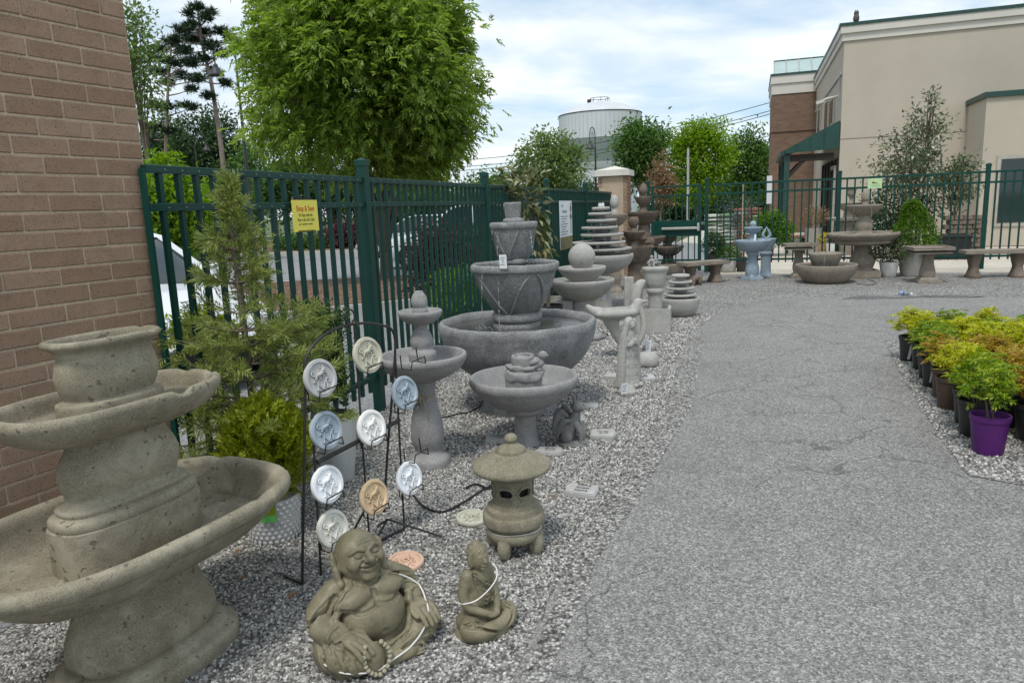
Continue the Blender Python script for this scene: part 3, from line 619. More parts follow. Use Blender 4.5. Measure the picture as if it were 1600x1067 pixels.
# A: big oval tiered fountain in the left foreground (stadium-shaped tiers)
FA = np.array([*(np.array([.454, .891])*1.485+np.array([-.891, .454])*2.27), 0])
fa = thing('tiered_fountain', 'large olive stone fountain with three oval tiers in the left foreground', 'fountain', FA, R(90)-WA, FG)
def oval(name, rows, mat, parent, n=88, wob=.0013, chips=None, per=3):   # rows: (half length, half width, z)
    P = spline([tuple(r) for r in rows], per); th = np.linspace(0, 2*np.pi, n, endpoint=False); ct, st = np.cos(th), np.sin(th); e = 2.9
    k = (np.abs(ct)**e+np.abs(st)**e)**(-1/e); V = []
    for L, W, z in P: V.append(np.stack([max(L, .001)*k*ct, max(W, .001)*k*st, np.full(n, z)], 1))
    V = np.concatenate(V); m = len(P)
    if chips:
        zlo, zhi, lst = chips
        for (a, wd, dp) in lst:
            ang = np.arctan2(V[:, 1], V[:, 0]*.55); d = np.abs((ang-a+np.pi) % (2*np.pi)-np.pi); sel = (V[:, 2] > zlo)
            V[:, 2] -= np.where(sel, dp*np.exp(-(d/wd)**2)*np.clip((V[:, 2]-zlo)/(zhi-zlo), 0, 1), 0)
    M_ = M(); M_.add(V, [(i*n+j, i*n+(j+1) % n, (i+1)*n+(j+1) % n, (i+1)*n+j) for i in range(m-1) for j in range(n)]+[tuple(range(n))[::-1], tuple((m-1)*n+j for j in range(n))])
    return M_.obj(name, mat, parent, smooth=True, sharp=55, wob=wob, wf=11)
oval('foot', [(.315, .215, 0), (.32, .22, .05), (.308, .208, .066), (.288, .188, .07), (.285, .185, .083), (.268, .168, .096), (.255, .155, .1)], S_OLIVE, fa, per=2)
oval('pedestal', [(.24, .14, .095), (.255, .152, .13), (.25, .147, .19), (.22, .122, .27), (.205, .11, .33), (.215, .12, .36), (.25, .145, .39)], S_OLIVE, fa)
oval('large_basin', [(.2, .125, .355), (.3, .19, .375), (.44, .285, .425), (.52, .345, .49), (.54, .36, .512), (.562, .378, .526), (.574, .388, .548), (.57, .385, .57), (.552, .37, .58), (.53, .35, .575), (.512, .335, .558), (.495, .32, .51), (.46, .29, .465), (.42, .25, .45), (.1, .06, .448)], S_OLIVE, fa, n=120, chips=(.54, .58, [(-1.15, .05, .012), (-.62, .03, .008), (.5, .06, .012), (1.4, .04, .01)]))
up = oval('middle_pedestal', [(.252, .125, .44), (.256, .129, .585), (.254, .127, .596), (.245, .118, .60), (.248, .121, .606), (.248, .121, .628), (.238, .112, .636), (.222, .098, .64), (.226, .101, .648), (.225, .1, .66), (.208, .085, .668), (.19, .078, .684), (.2, .088, .72), (.205, .092, .765), (.19, .082, .81), (.172, .07, .84), (.172, .07, .87), (.188, .08, .9)], S_OLIVE, fa, per=2)
oval('middle_basin', [(.17, .075, .87), (.24, .12, .88), (.315, .165, .905), (.35, .195, .937), (.367, .208, .962), (.373, .213, .982), (.367, .208, .998), (.353, .197, 1.0), (.34, .186, .985), (.33, .176, .95), (.305, .158, .935), (.1, .05, .93)], S_OLIVE, fa, chips=(.962, 1.0, [(-1.25, .07, .024), (-.3, .06, .02), (.35, .1, .012), (1.3, .05, .015)]))
oval('top_bowl', [(.172, .087, .925), (.173, .088, .983), (.167, .083, .994), (.148, .066, .998), (.15, .068, 1.01), (.16, .077, 1.035), (.166, .082, 1.07), (.158, .075, 1.115), (.15, .068, 1.145), (.165, .08, 1.165), (.186, .097, 1.18), (.186, .097, 1.194), (.176, .088, 1.198), (.16, .075, 1.19), (.142, .062, 1.12), (.05, .03, 1.11)], S_OLIVE, fa, chips=(1.18, 1.2, [(.4, .1, .01), (-.9, .06, .008)]))

# B: giant grey four-tier fountain
B = base_at(813, 637)
fb = thing('tiered_fountain', 'largest rough grey fountain, four tiers, its wide bottom bowl full of water', 'fountain', B, 0, FG)
DX = .0
lpart('base', B, [(57, 640), (57, 628), (53, 621), (45, 612), (44, 560)], S_DARK, fb, 64)
lpart('bottom_bowl', B, [(40, 585), (70, 580), (95, 564), (112, 542), (119, 523), (121, 515), (122.5, 508), (121.5, 501), (117.5, 498), (112, 501), (108, 508), (100, 530), (70, 545), (2, 547)], S_DARK, fb, 110, wob=.006, wf=13)
disk('water', B, 108.5, 508, M_WATER, fb, 64)
lpart('inner_pedestal', B, [(37, 548), (36, 520), (36, 503), (30, 500)], S_DARK, fb, 48)
lpart('ring', B, [(30, 503), (37, 500), (39.5, 494), (37, 488), (30, 485)], S_DARK, fb, 56, wob=.003)
lpart('middle_bowl', B, [(27, 489), (33, 486), (42, 474), (52, 455), (60, 436), (64, 425), (66, 423), (68.5, 421), (69, 414), (67, 410.5), (63, 411), (60, 415), (56, 424), (2, 426)], S_DARK, fb, 96, wob=.005, wf=13, se=2.35, per=2)
disk('water', B, 60.5, 416, M_WATER, fb, 48)
lpart('ring', B, [(12, 424), (18, 414), (21.5, 411), (22, 407), (19, 403.5), (10, 402)], S_DARK, fb, 40)
lpart('upper_pot', B, [(17, 405), (20, 402), (25, 390), (29, 374), (31, 362), (31.5, 358), (34, 356), (34.5, 349), (32.5, 347), (29, 349), (27, 356), (2, 357)], S_DARK, fb, 72, wob=.003, wf=15, se=3.4, per=2, rz=.35)
lpart('ring', B, [(10, 358), (15, 349), (16, 346), (14.5, 342), (10, 340)], S_DARK, fb, 32)
lpart('top_cup', B, [(10, 342), (11, 338), (12.5, 327), (13.3, 320), (13, 317), (11, 316.5), (9.5, 319), (8.5, 328), (1, 330)], S_DARK, fb, 40, se=3, rz=.35, wob=.002)
def ridge(B, root, rows, a0, a1, rad, se=2.0, rz=0):     # raised V ridges on the pots
    pr = pxp(B, rows); P = []
    for i, (r, z) in enumerate(pr):
        a = a0+(a1-a0)*i/(len(pr)-1); k = (abs(math.cos(a))**se+abs(math.sin(a))**se)**(-1/se); P.append((r*k*math.cos(a+rz), r*k*math.sin(a+rz), z))
    m = M().tube(spline(P, 5), rad, 7); return m.obj('ridge', S_DARK, root, smooth=True, wob=.002, wf=16)
for a in np.linspace(0, 2*math.pi, 5)[:-1]:
    for s in (-.72, .72):
        ridge(B, fb, [(64, 424), (60, 436), (52, 455), (42, 474), (34, 486)], a+s-.35, a-.35+s*.12, .011, 2.35)
        ridge(B, fb, [(31.5, 361), (29, 374), (25, 390), (19.5, 403)], a+s*.9-.785, a-.785+s*.1, .008, 3.4, .35)
for (a, r0, y0, y1) in ((-2.35, 66, 414, 503), (-1.95, 64, 414, 503), (-.8, 33, 352, 410), (-2.3, 33, 352, 412)):
    p0, p1 = pxp(B, [(r0, y0)])[0], pxp(B, [(r0+4, y1)])[0]; c, s = math.cos(a), math.sin(a)
    stream(fb, [(p0[0]*c, p0[0]*s, p0[1]), (p0[0]*1.07*c, p0[0]*1.07*s, p0[1]-.04), (p1[0]*c*1.04, p1[0]*1.04*s, (p0[1]+p1[1])/2), (p1[0]*c*1.05, p1[0]*1.05*s, p1[1])], .0045, 16)

# C: slim two-tier pedestal fountain
B = base_at(671, 724)
fc = thing('tiered_fountain', 'slim grey pedestal fountain with two shallow bowls and a bud top, behind the disc rack', 'fountain', B, 0, FG)
lpart('pedestal', B, [(33, 728), (33, 716), (30, 711), (23, 706), (20, 701), (22.5, 694), (25.5, 684), (25.5, 670), (23, 652), (18.5, 632), (16, 614), (17, 602), (20, 594), (26, 588)], S_GREY, fc, 56, per=3)
lpart('lower_bowl', B, [(17, 596), (30, 591), (48, 583), (61, 572), (66, 565), (68.5, 561), (69, 556), (67, 552.5), (63, 553), (60, 557), (52, 568), (30, 576), (1, 577)], S_GREY, fc, 72)
lpart('upper_pedestal', B, [(20, 577), (22, 556), (22, 551), (20, 548), (17.5, 546), (16, 543), (18, 536), (17.5, 528), (13, 518), (10.5, 512), (13, 506), (18, 503)], S_GREY, fc, 40)
lpart('upper_bowl', B, [(10, 507), (22, 503), (31, 496), (34.5, 491), (35, 487), (33, 484.5), (29, 487), (20, 493), (1, 494)], S_GREY, fc, 48)
lpart('bud', B, [(12, 494), (12, 483), (10.5, 481), (12.5, 476), (12.8, 470), (10.5, 462), (7.5, 457), (6.5, 455), (1, 454.5)], S_GREY, fc, 32, wob=.002, wf=30)
k = mpp((B[0], B[1], .6)); mm = M()
P = [(21*k*math.cos(a), 21*k*math.sin(a), zat(B, 612)+.012*math.sin(a)) for a in np.linspace(-2.2, 1.0, 14)]; mm.tube(P, .003, 5)
for s in (-1, 1): mm.tube(spline([P[2], (P[2][0]+s*.02, P[2][1]-.02, P[2][2]-.05), (P[2][0]+s*.03, P[2][1]-.022, P[2][2]-.1-.03*s)], 5), .0028, 5); mm.tube(spline([P[2], (P[2][0]+s*.04, P[2][1]-.02, P[2][2]+.015), (P[2][0]+s*.03, P[2][1]-.02, P[2][2]-.025), P[2]], 5), .0028, 5)
tag(mm.obj('twine', plain('jute_twine', (.35, .27, .15), .9), None, B), 'tan twine tied round the neck of the slim pedestal fountain', 'twine')

# D: low bird bath with rockwork
B = base_at(822, 694)
fd = thing('bird_bath', 'grey bird bath with a bird sitting on a rocky spout in the bowl', 'bird bath', B, 0, FG)
lpart('pedestal', B, [(25, 702), (24, 695), (20, 688), (17.5, 670), (16.5, 655), (17, 648), (24, 644), (30, 641), (31, 635), (28, 632)], S_GREY, fd, 48)
lpart('bowl', B, [(25, 637), (34, 634), (52, 626), (70, 614), (80, 603), (84, 598), (85.5, 592), (84, 587), (80, 586), (76, 590), (66, 602), (45, 611), (1, 613)], S_GREY, fd, 88)
lpart('spout_base', B, [(29, 612), (28.5, 596), (27, 592), (1, 591)], S_GREY, fd, 40)
lpart('rockwork', B, [(25, 594), (30, 590), (31, 583), (29, 578), (23, 577), (25, 573), (24, 569), (16, 568)], S_GREY, fd, 48, wob=.012, wf=26)
lpart('cup', B, [(14, 574), (17.5, 570), (18.5, 562), (18, 556), (15.5, 554), (13.5, 556), (12, 562), (1, 564)], S_GREY, fd, 36, wob=.003, wf=30)

# E: sphere fountain
B = base_at(911, 496)
fe = thing('sphere_fountain', 'pale grey fountain with a stone ball over two shallow bowls', 'fountain', B, 0, FG)
lpart('base', B, [(21, 499), (20, 490), (18, 478), (17, 466)], S_PALE, fe, 36)
lpart('lower_bowl', B, [(15, 470), (24, 466), (38, 458), (47, 447), (50, 440), (49.5, 436.5), (47.5, 436.5), (44, 441), (30, 449), (1, 450)], S_PALE, fe, 64)
lpart('neck', B, [(17, 449), (16, 440), (17, 436)], S_PALE, fe, 32)
lpart('upper_bowl', B, [(13, 440), (20, 437), (30, 430), (36, 423), (37.5, 419), (36.5, 416.5), (34, 418), (28, 424), (1, 426)], S_PALE, fe, 56)
lpart('ball', B, [(1, 423), (8, 421.4), (15, 416.5), (19.5, 410), (21.3, 401.5), (19.5, 393), (15, 386.5), (8, 381.6), (1, 380)], S_PALE, fe, 48, wob=.0005)

# F: tall fountain of stacked discs
B = base_at(941, 479)
ff = thing('disc_fountain', 'tall pale fountain of stacked stone discs spilling water, in front of the brick pillar', 'fountain', B, 0, FG)
lpart('pedestal', B, [(16, 482), (15, 470), (13, 440), (14, 425)], S_PALE, ff, 36)
lpart('bowl', B, [(12, 428), (28, 424), (42, 415), (48, 406), (49.5, 400), (48.5, 397), (46, 398), (42, 403), (30, 408), (1, 409)], S_PALE, ff, 64)
kk = mpp((B[0], B[1], 1.2))
for hw, y, dx, dy in ((44, 389, .5, .1), (41.5, 378.5, -.6, -.1), (33.5, 366.5, .3, .25), (28.5, 355.5, -.35, -.2), (23.5, 344.5, .25, .2), (18.5, 334, -.2, -.1), (14, 325.5, .1, 0)):
    c = (dx*6*kk, dy*6*kk, 0); t = 2.5 if hw > 15 else 3
    lpart('disc', B, [(hw-2, y+t), (hw, y+1.2), (hw, y-1), (hw-1.5, y-2), (hw-4, y-1.5), (1, y-1.5)], S_PALE, ff, 56, c=c)
    lpart('block', B, [(hw*.42+1, y+9), (hw*.42, y+5), (hw*.42, y+1.5)], S_DARK, ff, 28, c=c, wob=.006, wf=40)
    for q in range(4 if hw > 20 else 2):
        a = rng.uniform(-2.9, -.2); p0 = pxp(B, [(hw, y+2)])[0]; p1 = pxp(B, [(hw, y+10.5)])[0]
        stream(ff, [(p0[0]*math.cos(a)*.99+c[0], p0[0]*math.sin(a)*.99+c[1], p0[1]), (p0[0]*math.cos(a)+c[0], p0[0]*math.sin(a)+c[1], (p0[1]+p1[1])/2), (p0[0]*math.cos(a)+c[0], p0[0]*math.sin(a)+c[1], p1[1])], .004, 3)
mm = M(); p = pxp(B, [(4, 324)])[0]
for q in range(14):
    v = rng.normal(0, .022, 2); mm.lathe([(.001, p[1]), (.012, p[1]+.02+rng.uniform(0, .03)), (.001, p[1]+.05+rng.uniform(0, .03))], 6, c=(v[0], v[1], 0), cap=False)
mm.obj('water_jet', plain('foaming_water', (.75, .77, .78), .3), ff, smooth=True)

# G: urn column fountain in a square trough
B = base_at(1024, 517)
fg = thing('urn_fountain', 'pale urn on a column standing in a square stone trough, small birds on its rim', 'fountain', B, R(-14), FG)
k = mpp((B[0], B[1], .2)); hw = 24*k; zt = .3
tr = M()
for sx, sy, w, d in ((0, -1, 2, .2), (0, 1, 2, .2), (-1, 0, .2, 1.6), (1, 0, .2, 1.6)): tr.box((sx*hw*.9, sy*hw*.9, zt/2), (w*hw, d*hw, zt)) if sy else tr.box((sx*hw*.9, 0, zt/2), (.2*hw, 1.6*hw, zt))
tr.box((0, 0, .1), (1.6*hw, 1.6*hw, .18)); tr.obj('trough', S_PALE, fg, bevel=.008, smooth=True)
lpart('column', B, [(12, 508), (11.5, 495), (10.5, 478), (10.5, 462), (12, 458), (13.5, 456), (13.5, 452), (12, 450), (13, 447), (14, 444)], S_PALE, fg, 36)
lpart('urn', B, [(13, 447), (15, 443), (17, 434), (18, 426), (20, 422), (20.5, 418.5), (19, 417), (16, 420), (1, 421)], S_PALE, fg, 44)
lpart('pebbles', B, [(17, 421), (12, 417), (1, 416)], S_SLAB, fg, 24, wob=.008, wf=60)
# H: small disc fountain
B = base_at(1063, 494)
fh = thing('disc_fountain', 'small pale fountain of four stacked rings in a low round bowl at the gravel edge', 'fountain', B, 0, FG)
lpart('base', B, [(18, 502), (17.5, 495), (14, 488)], S_PALE, fh, 36)
lpart('bowl', B, [(12, 493), (20, 491), (27, 482), (29.5, 472), (30, 467), (29, 464.5), (26.5, 466), (24, 474), (1, 477)], S_PALE, fh, 56)
for hw, y, h in ((24.5, 460, 14), (21.5, 449.5, 7), (18, 440, 6), (14, 430.5, 6)):
    lpart('disc', B, [(hw-3, y+3), (hw, y+1.5), (hw, y-1), (hw-2, y-2), (hw-5, y-1), (1, y-.8)], S_PALE, fh, 44)
    lpart('core', B, [(hw*.5, y+h), (hw*.46, y+2)], S_GREY, fh, 28)
# I, J, K, L: brown fountains by the brick pillar
B = base_at(1006, 441)
fi = thing('tiered_fountain', 'tallest dark brown fountain with three bowls, against the brick pillar', 'fountain', B, 0, FG)
lpart('stem', B, [(16, 444), (15, 425), (11, 420), (11, 405), (13, 395), (10, 385), (12, 376)], S_BROWN, fi, 36)
lpart('lower_bowl', B, [(8, 390), (22, 384), (31, 375), (33, 371), (31, 370), (20, 376), (1, 377)], S_BROWN, fi, 48, lobes=16, lobe=.03)
lpart('upper_stem', B, [(12, 377), (12, 366), (9, 360), (7.5, 350), (9, 344)], S_BROWN, fi, 32)
lpart('middle_bowl', B, [(7, 352), (14, 348), (20, 341), (23.5, 336), (25, 332), (24, 331), (16, 337), (1, 338)], S_BROWN, fi, 48, lobes=16, lobe=.03)
lpart('top_stem', B, [(7, 336), (6.5, 330), (4.5, 324), (5, 319)], S_BROWN, fi, 24)
lpart('top_bowl', B, [(5, 323), (10, 317), (13.5, 309), (13, 307.5), (8, 312), (1, 313)], S_BROWN, fi, 36)
lpart('pine_cone', B, [(4, 313), (4, 305), (6, 301), (6.5, 296), (4.5, 290), (1.5, 286.5), (.3, 286)], S_BROWN, fi, 24, wob=.004, wf=60)
B = base_at(991, 452)
fj = thing('tiered_fountain', 'dark brown fountain with ruffled shell bowls and an urn top', 'fountain', B, 0, FG)
lpart('stem', B, [(15, 455), (14, 440), (10, 430), (9, 415), (12, 405)], S_BROWN, fj, 32)
lpart('lower_bowl', B, [(8, 412), (16, 407), (23, 396), (27, 386), (25, 385), (16, 391), (1, 392)], S_BROWN, fj, 60, lobes=10, lobe=.09)
lpart('upper_stem', B, [(9, 392), (8, 382), (6, 376), (8, 371)], S_BROWN, fj, 28)
lpart('upper_bowl', B, [(7, 376), (12, 371), (15.5, 365), (16.5, 362.5), (15, 361.5), (9, 366), (1, 367)], S_BROWN, fj, 48, lobes=8, lobe=.12)
lpart('urn', B, [(6, 365), (5, 359), (4, 356), (6.5, 352), (8, 346), (7, 341), (5, 339), (1, 340)], S_BROWN, fj, 32, lobes=10, lobe=.06)
for dx, dy in ((22, -6), (27, -2), (24, 3)):
    kq = mpp((B[0], B[1], .7)); o = M().lathe([(.001, -.03), (.05, 0), (.035, .05), (.05, .1), (.03, .16), (.001, .18)], 14, c=(dx*kq, dy*kq, zat(B, 388))).obj('cherub', S_BROWN, fj, smooth=True, wob=.02, wf=18)
B = base_at(1044, 428)
fk = thing('tiered_fountain', 'brown three-tier fountain with a round pool and falling water in front of the gate', 'fountain', B, 0, FG)
lpart('pool', B, [(20, 430), (23, 424), (25.5, 416), (26, 412.5), (25, 411), (22, 414), (1, 417)], S_TAUPE, fk, 56)
disk('water', B, 22.6, 413.5, M_WATER, fk)
lpart('stem', B, [(11, 417), (11, 411), (9, 408), (8, 400), (9, 394)], S_BROWN, fk, 28)
lpart('middle_bowl', B, [(8, 400), (15, 397), (21, 391), (24, 386), (23.5, 384), (20, 386), (1, 390)], S_BROWN, fk, 48)
lpart('upper_stem', B, [(7, 390), (6, 384), (6, 379), (8, 374)], S_BROWN, fk, 24)
lpart('upper_bowl', B, [(7, 379), (12, 375), (15, 368), (15.5, 363.5), (14.5, 362), (10, 365), (1, 366)], S_BROWN, fk, 40)
lpart('pine_cone', B, [(4.5, 366), (4, 361), (3, 359), (4.5, 355), (4.6, 350), (3, 345), (.5, 342.5)], S_BROWN, fk, 20, wob=.003, wf=60)
k = mpp((B[0], B[1], .8))
for r, y0, y1 in ((15, 363, 386), (24, 386, 413)):
    for a in (-2.5, -1.9, -1.1, -.5):
        c, s = math.cos(a), math.sin(a); stream(fk, [(r*k*c, r*k*s, zat(B, y0)), (r*1.04*k*c, r*1.04*k*s, zat(B, (y0+y1)/2)), (r*1.05*k*c, r*1.05*k*s, zat(B, y1))], .004, 2)
B = base_at(962, 456)
fl = thing('tiered_fountain', 'taupe fountain with an egg shaped finial, half hidden behind the disc fountain', 'fountain', B, 0, FG)
lpart('pedestal', B, [(11, 458), (10, 452), (7, 446), (9, 436), (8, 424), (5, 412), (6, 400), (8, 380), (6, 360), (8, 350)], S_TAUPE, fl, 32)
lpart('bowl', B, [(6, 354), (13, 350), (19, 342), (21, 336), (20, 334.5), (14, 338), (1, 339)], S_TAUPE, fl, 44)
lpart('finial', B, [(6, 339), (5, 331), (3.5, 326), (6, 322), (7, 316), (5.5, 309), (2.5, 305.5), (.3, 305)], S_PALE, fl, 28)

# back row, right of the gate
B = base_at(1175, 437)
fm = thing('bird_bath_fountain', 'blue grey two-tier bird bath with a bud top, in front of the back fence', 'fountain', B, R(20), FG)
link('foot', M().box((0, 0, .03), (.31, .31, .06), top=.94).box((0, 0, .085), (.25, .25, .05), top=.8).mesh('foot', S_BLUE, bevel=.006), fm)
lpart('pedestal', B, [(9, 433), (9.5, 431), (10.5, 424), (10, 417), (7.5, 408), (7, 402), (8.5, 398), (10, 395), (9, 393)], S_BLUE, fm, 32)
lpart('bowl', B, [(8, 394), (17, 391), (24, 384), (26.5, 378.5), (27, 376), (25.5, 375), (20, 379), (1, 381)], S_BLUE, fm, 48)
lpart('upper_stem', B, [(8, 380), (7, 374), (5, 369), (5.5, 364)], S_BLUE, fm, 28)
lpart('upper_bowl', B, [(5, 365), (10, 362), (14, 357), (13.5, 355), (9, 357), (1, 358)], S_BLUE, fm, 36)
lpart('bud', B, [(4.5, 358), (4, 353), (5, 350), (3, 346), (.3, 345)], S_BLUE, fm, 20)
k = mpp((B[0], B[1], .8)); tag(M().box((0, 0, 0), (.035, .004, .15), ry=.12).obj('price_tag', M_WHITE, None, B+np.array([-.0, -.12, zat(B, 372)])), 'white tag hanging on the blue grey two-tier bird bath', 'price tag')
B = base_at(1196, 431)
fn_ = thing('pedestal_fountain', 'blue grey pedestal with a hollow flame shaped finial, beside the two-tier blue bath', 'fountain', B, 0, FG)
lpart('pedestal', B, [(11, 434), (10.5, 430), (8, 425), (7.5, 410), (8, 400), (9.5, 397), (9.5, 394), (8, 392)], S_BLUE, fn_, 32)
lpart('bowl', B, [(8, 394), (11, 386), (14, 377), (15, 373.5), (13.5, 373), (1, 376)], S_BLUE, fn_, 32)
k = mpp((B[0], B[1], 1.0)); Z = zat(B, 373)
mm = M()
for s in (-1, 1): mm.tube(spline([(0, 0, Z), (s*5*k, 0, Z+4*k), (s*5.2*k, 0, Z+8*k), (s*2.5*k, 0, Z+13*k), (0, 0, Z+18.5*k)], 5), spline([(.02, 0), (.03, 0), (.028, 0), (.02, 0), (.006, 0)], 5)[:, 0], 8)
mm.obj('flame_finial', S_BLUE, fn_, smooth=True)
def square_bath(B, rows_px, top_hw, ytop, label, rz, mat=S_TAUPE, yfoot=None):
    t = thing('square_bird_bath', label, 'bird bath', B, rz, FG); k = mpp((B[0], B[1], .6))
    zt = zat(B, ytop); h = top_hw*k*1.03
    mm = M().box((0, 0, zt-.015), (2*h, 2*h, .036)).box((0, 0, zt-.062), (1.35*h, 1.35*h, .056), rx=math.pi, top=1.4)
    for s in (-1, 1): mm.box((s*h*.93, 0, zt+.012), (.14*h, 2*h, .02)).box((0, s*h*.93, zt+.012), (1.72*h, .14*h, .02))
    mm.obj('top', mat, t, bevel=.006, smooth=True)
    lpart('baluster', B, rows_px, mat, t, 32, se=3.0, per=2, rz=R(0))
    mm = M(); f = rows_px[0][0]*k*1.9; mm.box((0, 0, .025), (2*f, 2*f, .05)).box((0, 0, .07), (1.6*f, 1.6*f, .04), top=.85); mm.obj('foot', mat, t, bevel=.006, smooth=True)
    return t
square_bath(base_at(1247, 434), [(6.5, 432), (6.5, 428), (8.5, 420), (8.5, 414), (6.5, 406), (6, 397), (8, 392), (11, 388)], 22, 382, 'taupe square-topped bird bath on a baluster, left of the two-bowl fountain', R(-14))
square_bath(base_at(1448, 441), [(9, 441), (9, 436), (10.5, 430), (10.5, 424), (8, 412), (7.5, 402), (9, 396), (14, 392)], 28, 387, 'taupe square-topped bird bath on a baluster, right of the conical shrub', R(-14))
B = base_at(1290, 441)
fp = thing('bowl_fountain', 'taupe fountain of one round bowl set inside a larger one, on the gravel', 'fountain', B, 0, FG)
lpart('foot', B, [(22, 447), (21, 440)], S_BROWN, fp, 36)
lpart('large_bowl', B, [(17, 446), (28, 441), (38, 432), (44, 421), (45, 414), (44, 412.5), (41.5, 414), (36, 422), (1, 428)], S_TAUPE, fp, 64)
disk('water', B, 40, 417, M_WATER, fp)
lpart('small_bowl', B, [(12, 424), (17, 417), (22, 408), (24.5, 400), (25, 396.5), (23.5, 395.5), (20, 399), (1, 402)], S_TAUPE, fp, 44, c=(.03, .12, 0))
k = mpp((B[0], B[1], .5))
for a, rr in ((-2.0, 24), (-.35, 25)):
    c, s = math.cos(a), math.sin(a); x0, y0 = .03+rr*k*c, .12+rr*k*s
    stream(fp, [(x0*.96, y0*.96, zat(B, 396)), (x0+.03*c, y0+.03*s, zat(B, 397)), (x0+.07*c, y0+.05*s, zat(B, 407)), (x0+.09*c, y0+.06*s, zat(B, 416))], .008, 4)
B = base_at(1346, 433)
fq = thing('tiered_fountain', 'taupe three-tier fountain with a finial, tallest in the back row before the fence', 'fountain', B, R(-14), FG)
k = mpp((B[0], B[1], .2))
link('plinth', M().box((0, 0, .07), (46*k, 46*k, .14)).mesh('plinth', S_TAUPE, bevel=.01, smooth=True), fq)
lpart('pedestal', B, [(17, 426), (16, 421), (15, 418), (17.5, 411), (17, 402), (13, 392), (12, 382), (14, 378)], S_TAUPE, fq, 40, se=2.6, per=2)
lpart('large_bowl', B, [(13, 384), (30, 382), (40, 380), (41, 376), (46, 373), (51, 368), (51.5, 365), (50, 363), (45, 365), (30, 371), (1, 372)], S_TAUPE, fq, 64)
lpart('middle_stem', B, [(14, 371), (13, 364), (11, 361), (12.5, 355), (12, 349), (9, 344), (9, 338), (10, 334)], S_TAUPE, fq, 36, lobes=8, lobe=.06)
lpart('upper_bowl', B, [(9, 337), (16, 334), (22, 328), (25.5, 322), (25, 320), (22, 321.5), (1, 325)], S_TAUPE, fq, 44, lobes=14, lobe=.03)
lpart('finial', B, [(5, 325), (4.5, 318), (3.5, 315), (5.5, 312), (6, 306), (4.5, 301), (1.5, 298), (.3, 297.5)], S_TAUPE, fq, 24)
for a in (-2.4, -1.4, -.6): stream(fq, [(25*k*math.cos(a), 25*k*math.sin(a), zat(B, 321)), (26*k*math.cos(a), 26*k*math.sin(a), zat(B, 340)), (26.5*k*math.cos(a), 26.5*k*math.sin(a), zat(B, 364))], .005, 3)
# benches
def bench(B, rz, L, H, label, mat=S_TAUPE):
    t = thing('stone_bench', label, 'bench', B, rz, 'stone benches on the gravel')
    M().box((0, 0, H-.035), (L, .4, .07)).obj('seat', mat, t, bevel=.01, smooth=True, wob=.002, wf=7)
    for s in (-1, 1): M().lathe([(.125, 0), (.13, .03), (.115, .06), (.085, .15), (.08, .2), (.1, .28), (.13, H-.075), (.132, H-.071)], 24, c=(s*(L/2-.2), 0, 0), sx=.85, sy=1.25, se=4).obj('leg', S_BROWN if mat is S_TAUPE else mat, t, smooth=True)
    return t
b1 = bench(base_at(1098, 442), R(18), .95, .42, 'grey-brown stone bench left of the white bowl planter, over the crawling animal')
b2 = bench(np.array([8.72, 12.9, 0]), R(-14), 1.1, .5, 'taupe stone bench at the right end of the back row')

B = base_at(868, 494); sb_ = thing('square_basin', 'pale low square stone basin behind the largest fountain', 'basin', B, R(-14), FG); mm = M().box((0, 0, .1), (.5, .5, .2))
for sx, sy, w, d in ((0, -1, .6, .06), (0, 1, .6, .06), (-1, 0, .06, .48), (1, 0, .06, .48)): mm.box((sx*.27, sy*.27, .13), (w, d, .26))
mm.obj('basin', S_PALE, sb_, bevel=.008, smooth=True)

# ------------------------------------------------------------------ stone lantern
B = base_at(805, 858)
la = thing('stone_lantern', 'tan granite garden lantern with a wide round roof on curled legs', 'lantern', B, R(8))
lpart('knob', B, [(8.3, 695), (8, 691), (10, 688), (10.6, 685), (9.5, 681), (6, 678.5), (1, 677.5)], S_LANT, la, 32)
lpart('roof_collar', B, [(22, 709), (24, 706), (24, 702), (21, 698.5), (14, 695), (9, 692), (8, 690)], S_LANT, la, 44, per=1)
lpart('roof', B, [(26, 745), (46, 738), (59, 731), (61.5, 729.5), (62.5, 726), (61, 722.5), (55, 719), (42, 712.5), (30, 707), (20, 703)], S_LANT, la, 72, per=1)
lpart('firebox_core', B, [(21, 785), (21, 738)], M_DARK, la, 24)
# fire box wall with six oval windows: built as a grid with holes
rr_ = pxp(B, [(31, 782), (31, 742)]); r_, z0, z1 = rr_[0][0], rr_[0][1], rr_[1][1]; mm = M(); nn = 96; nz = 17; V = []; keep = []
for k in range(nz):
    for j in range(nn):
        a = 2*math.pi*j/nn; V.append((r_*math.cos(a), r_*math.sin(a), z0+(z1-z0)*k/(nz-1)))
V = np.array(V); Fs = []
for k in range(nz-1):
    for j in range(nn):
        a = 2*math.pi*(j+.5)/nn; da = ((a+math.pi/6) % (math.pi/3))-math.pi/6; zc = (k+.5)/(nz-1)-.52
        if (da*r_/.036)**2+(zc*(z1-z0)/.021)**2 > 1: Fs.append((k*nn+j, k*nn+(j+1) % nn, (k+1)*nn+(j+1) % nn, (k+1)*nn+j))
mm.add(V, Fs); fo = mm.obj('firebox', S_LANT, la, smooth=True); md = fo.modifiers.new('wall', 'SOLIDIFY'); md.thickness = .012; md.offset = -1
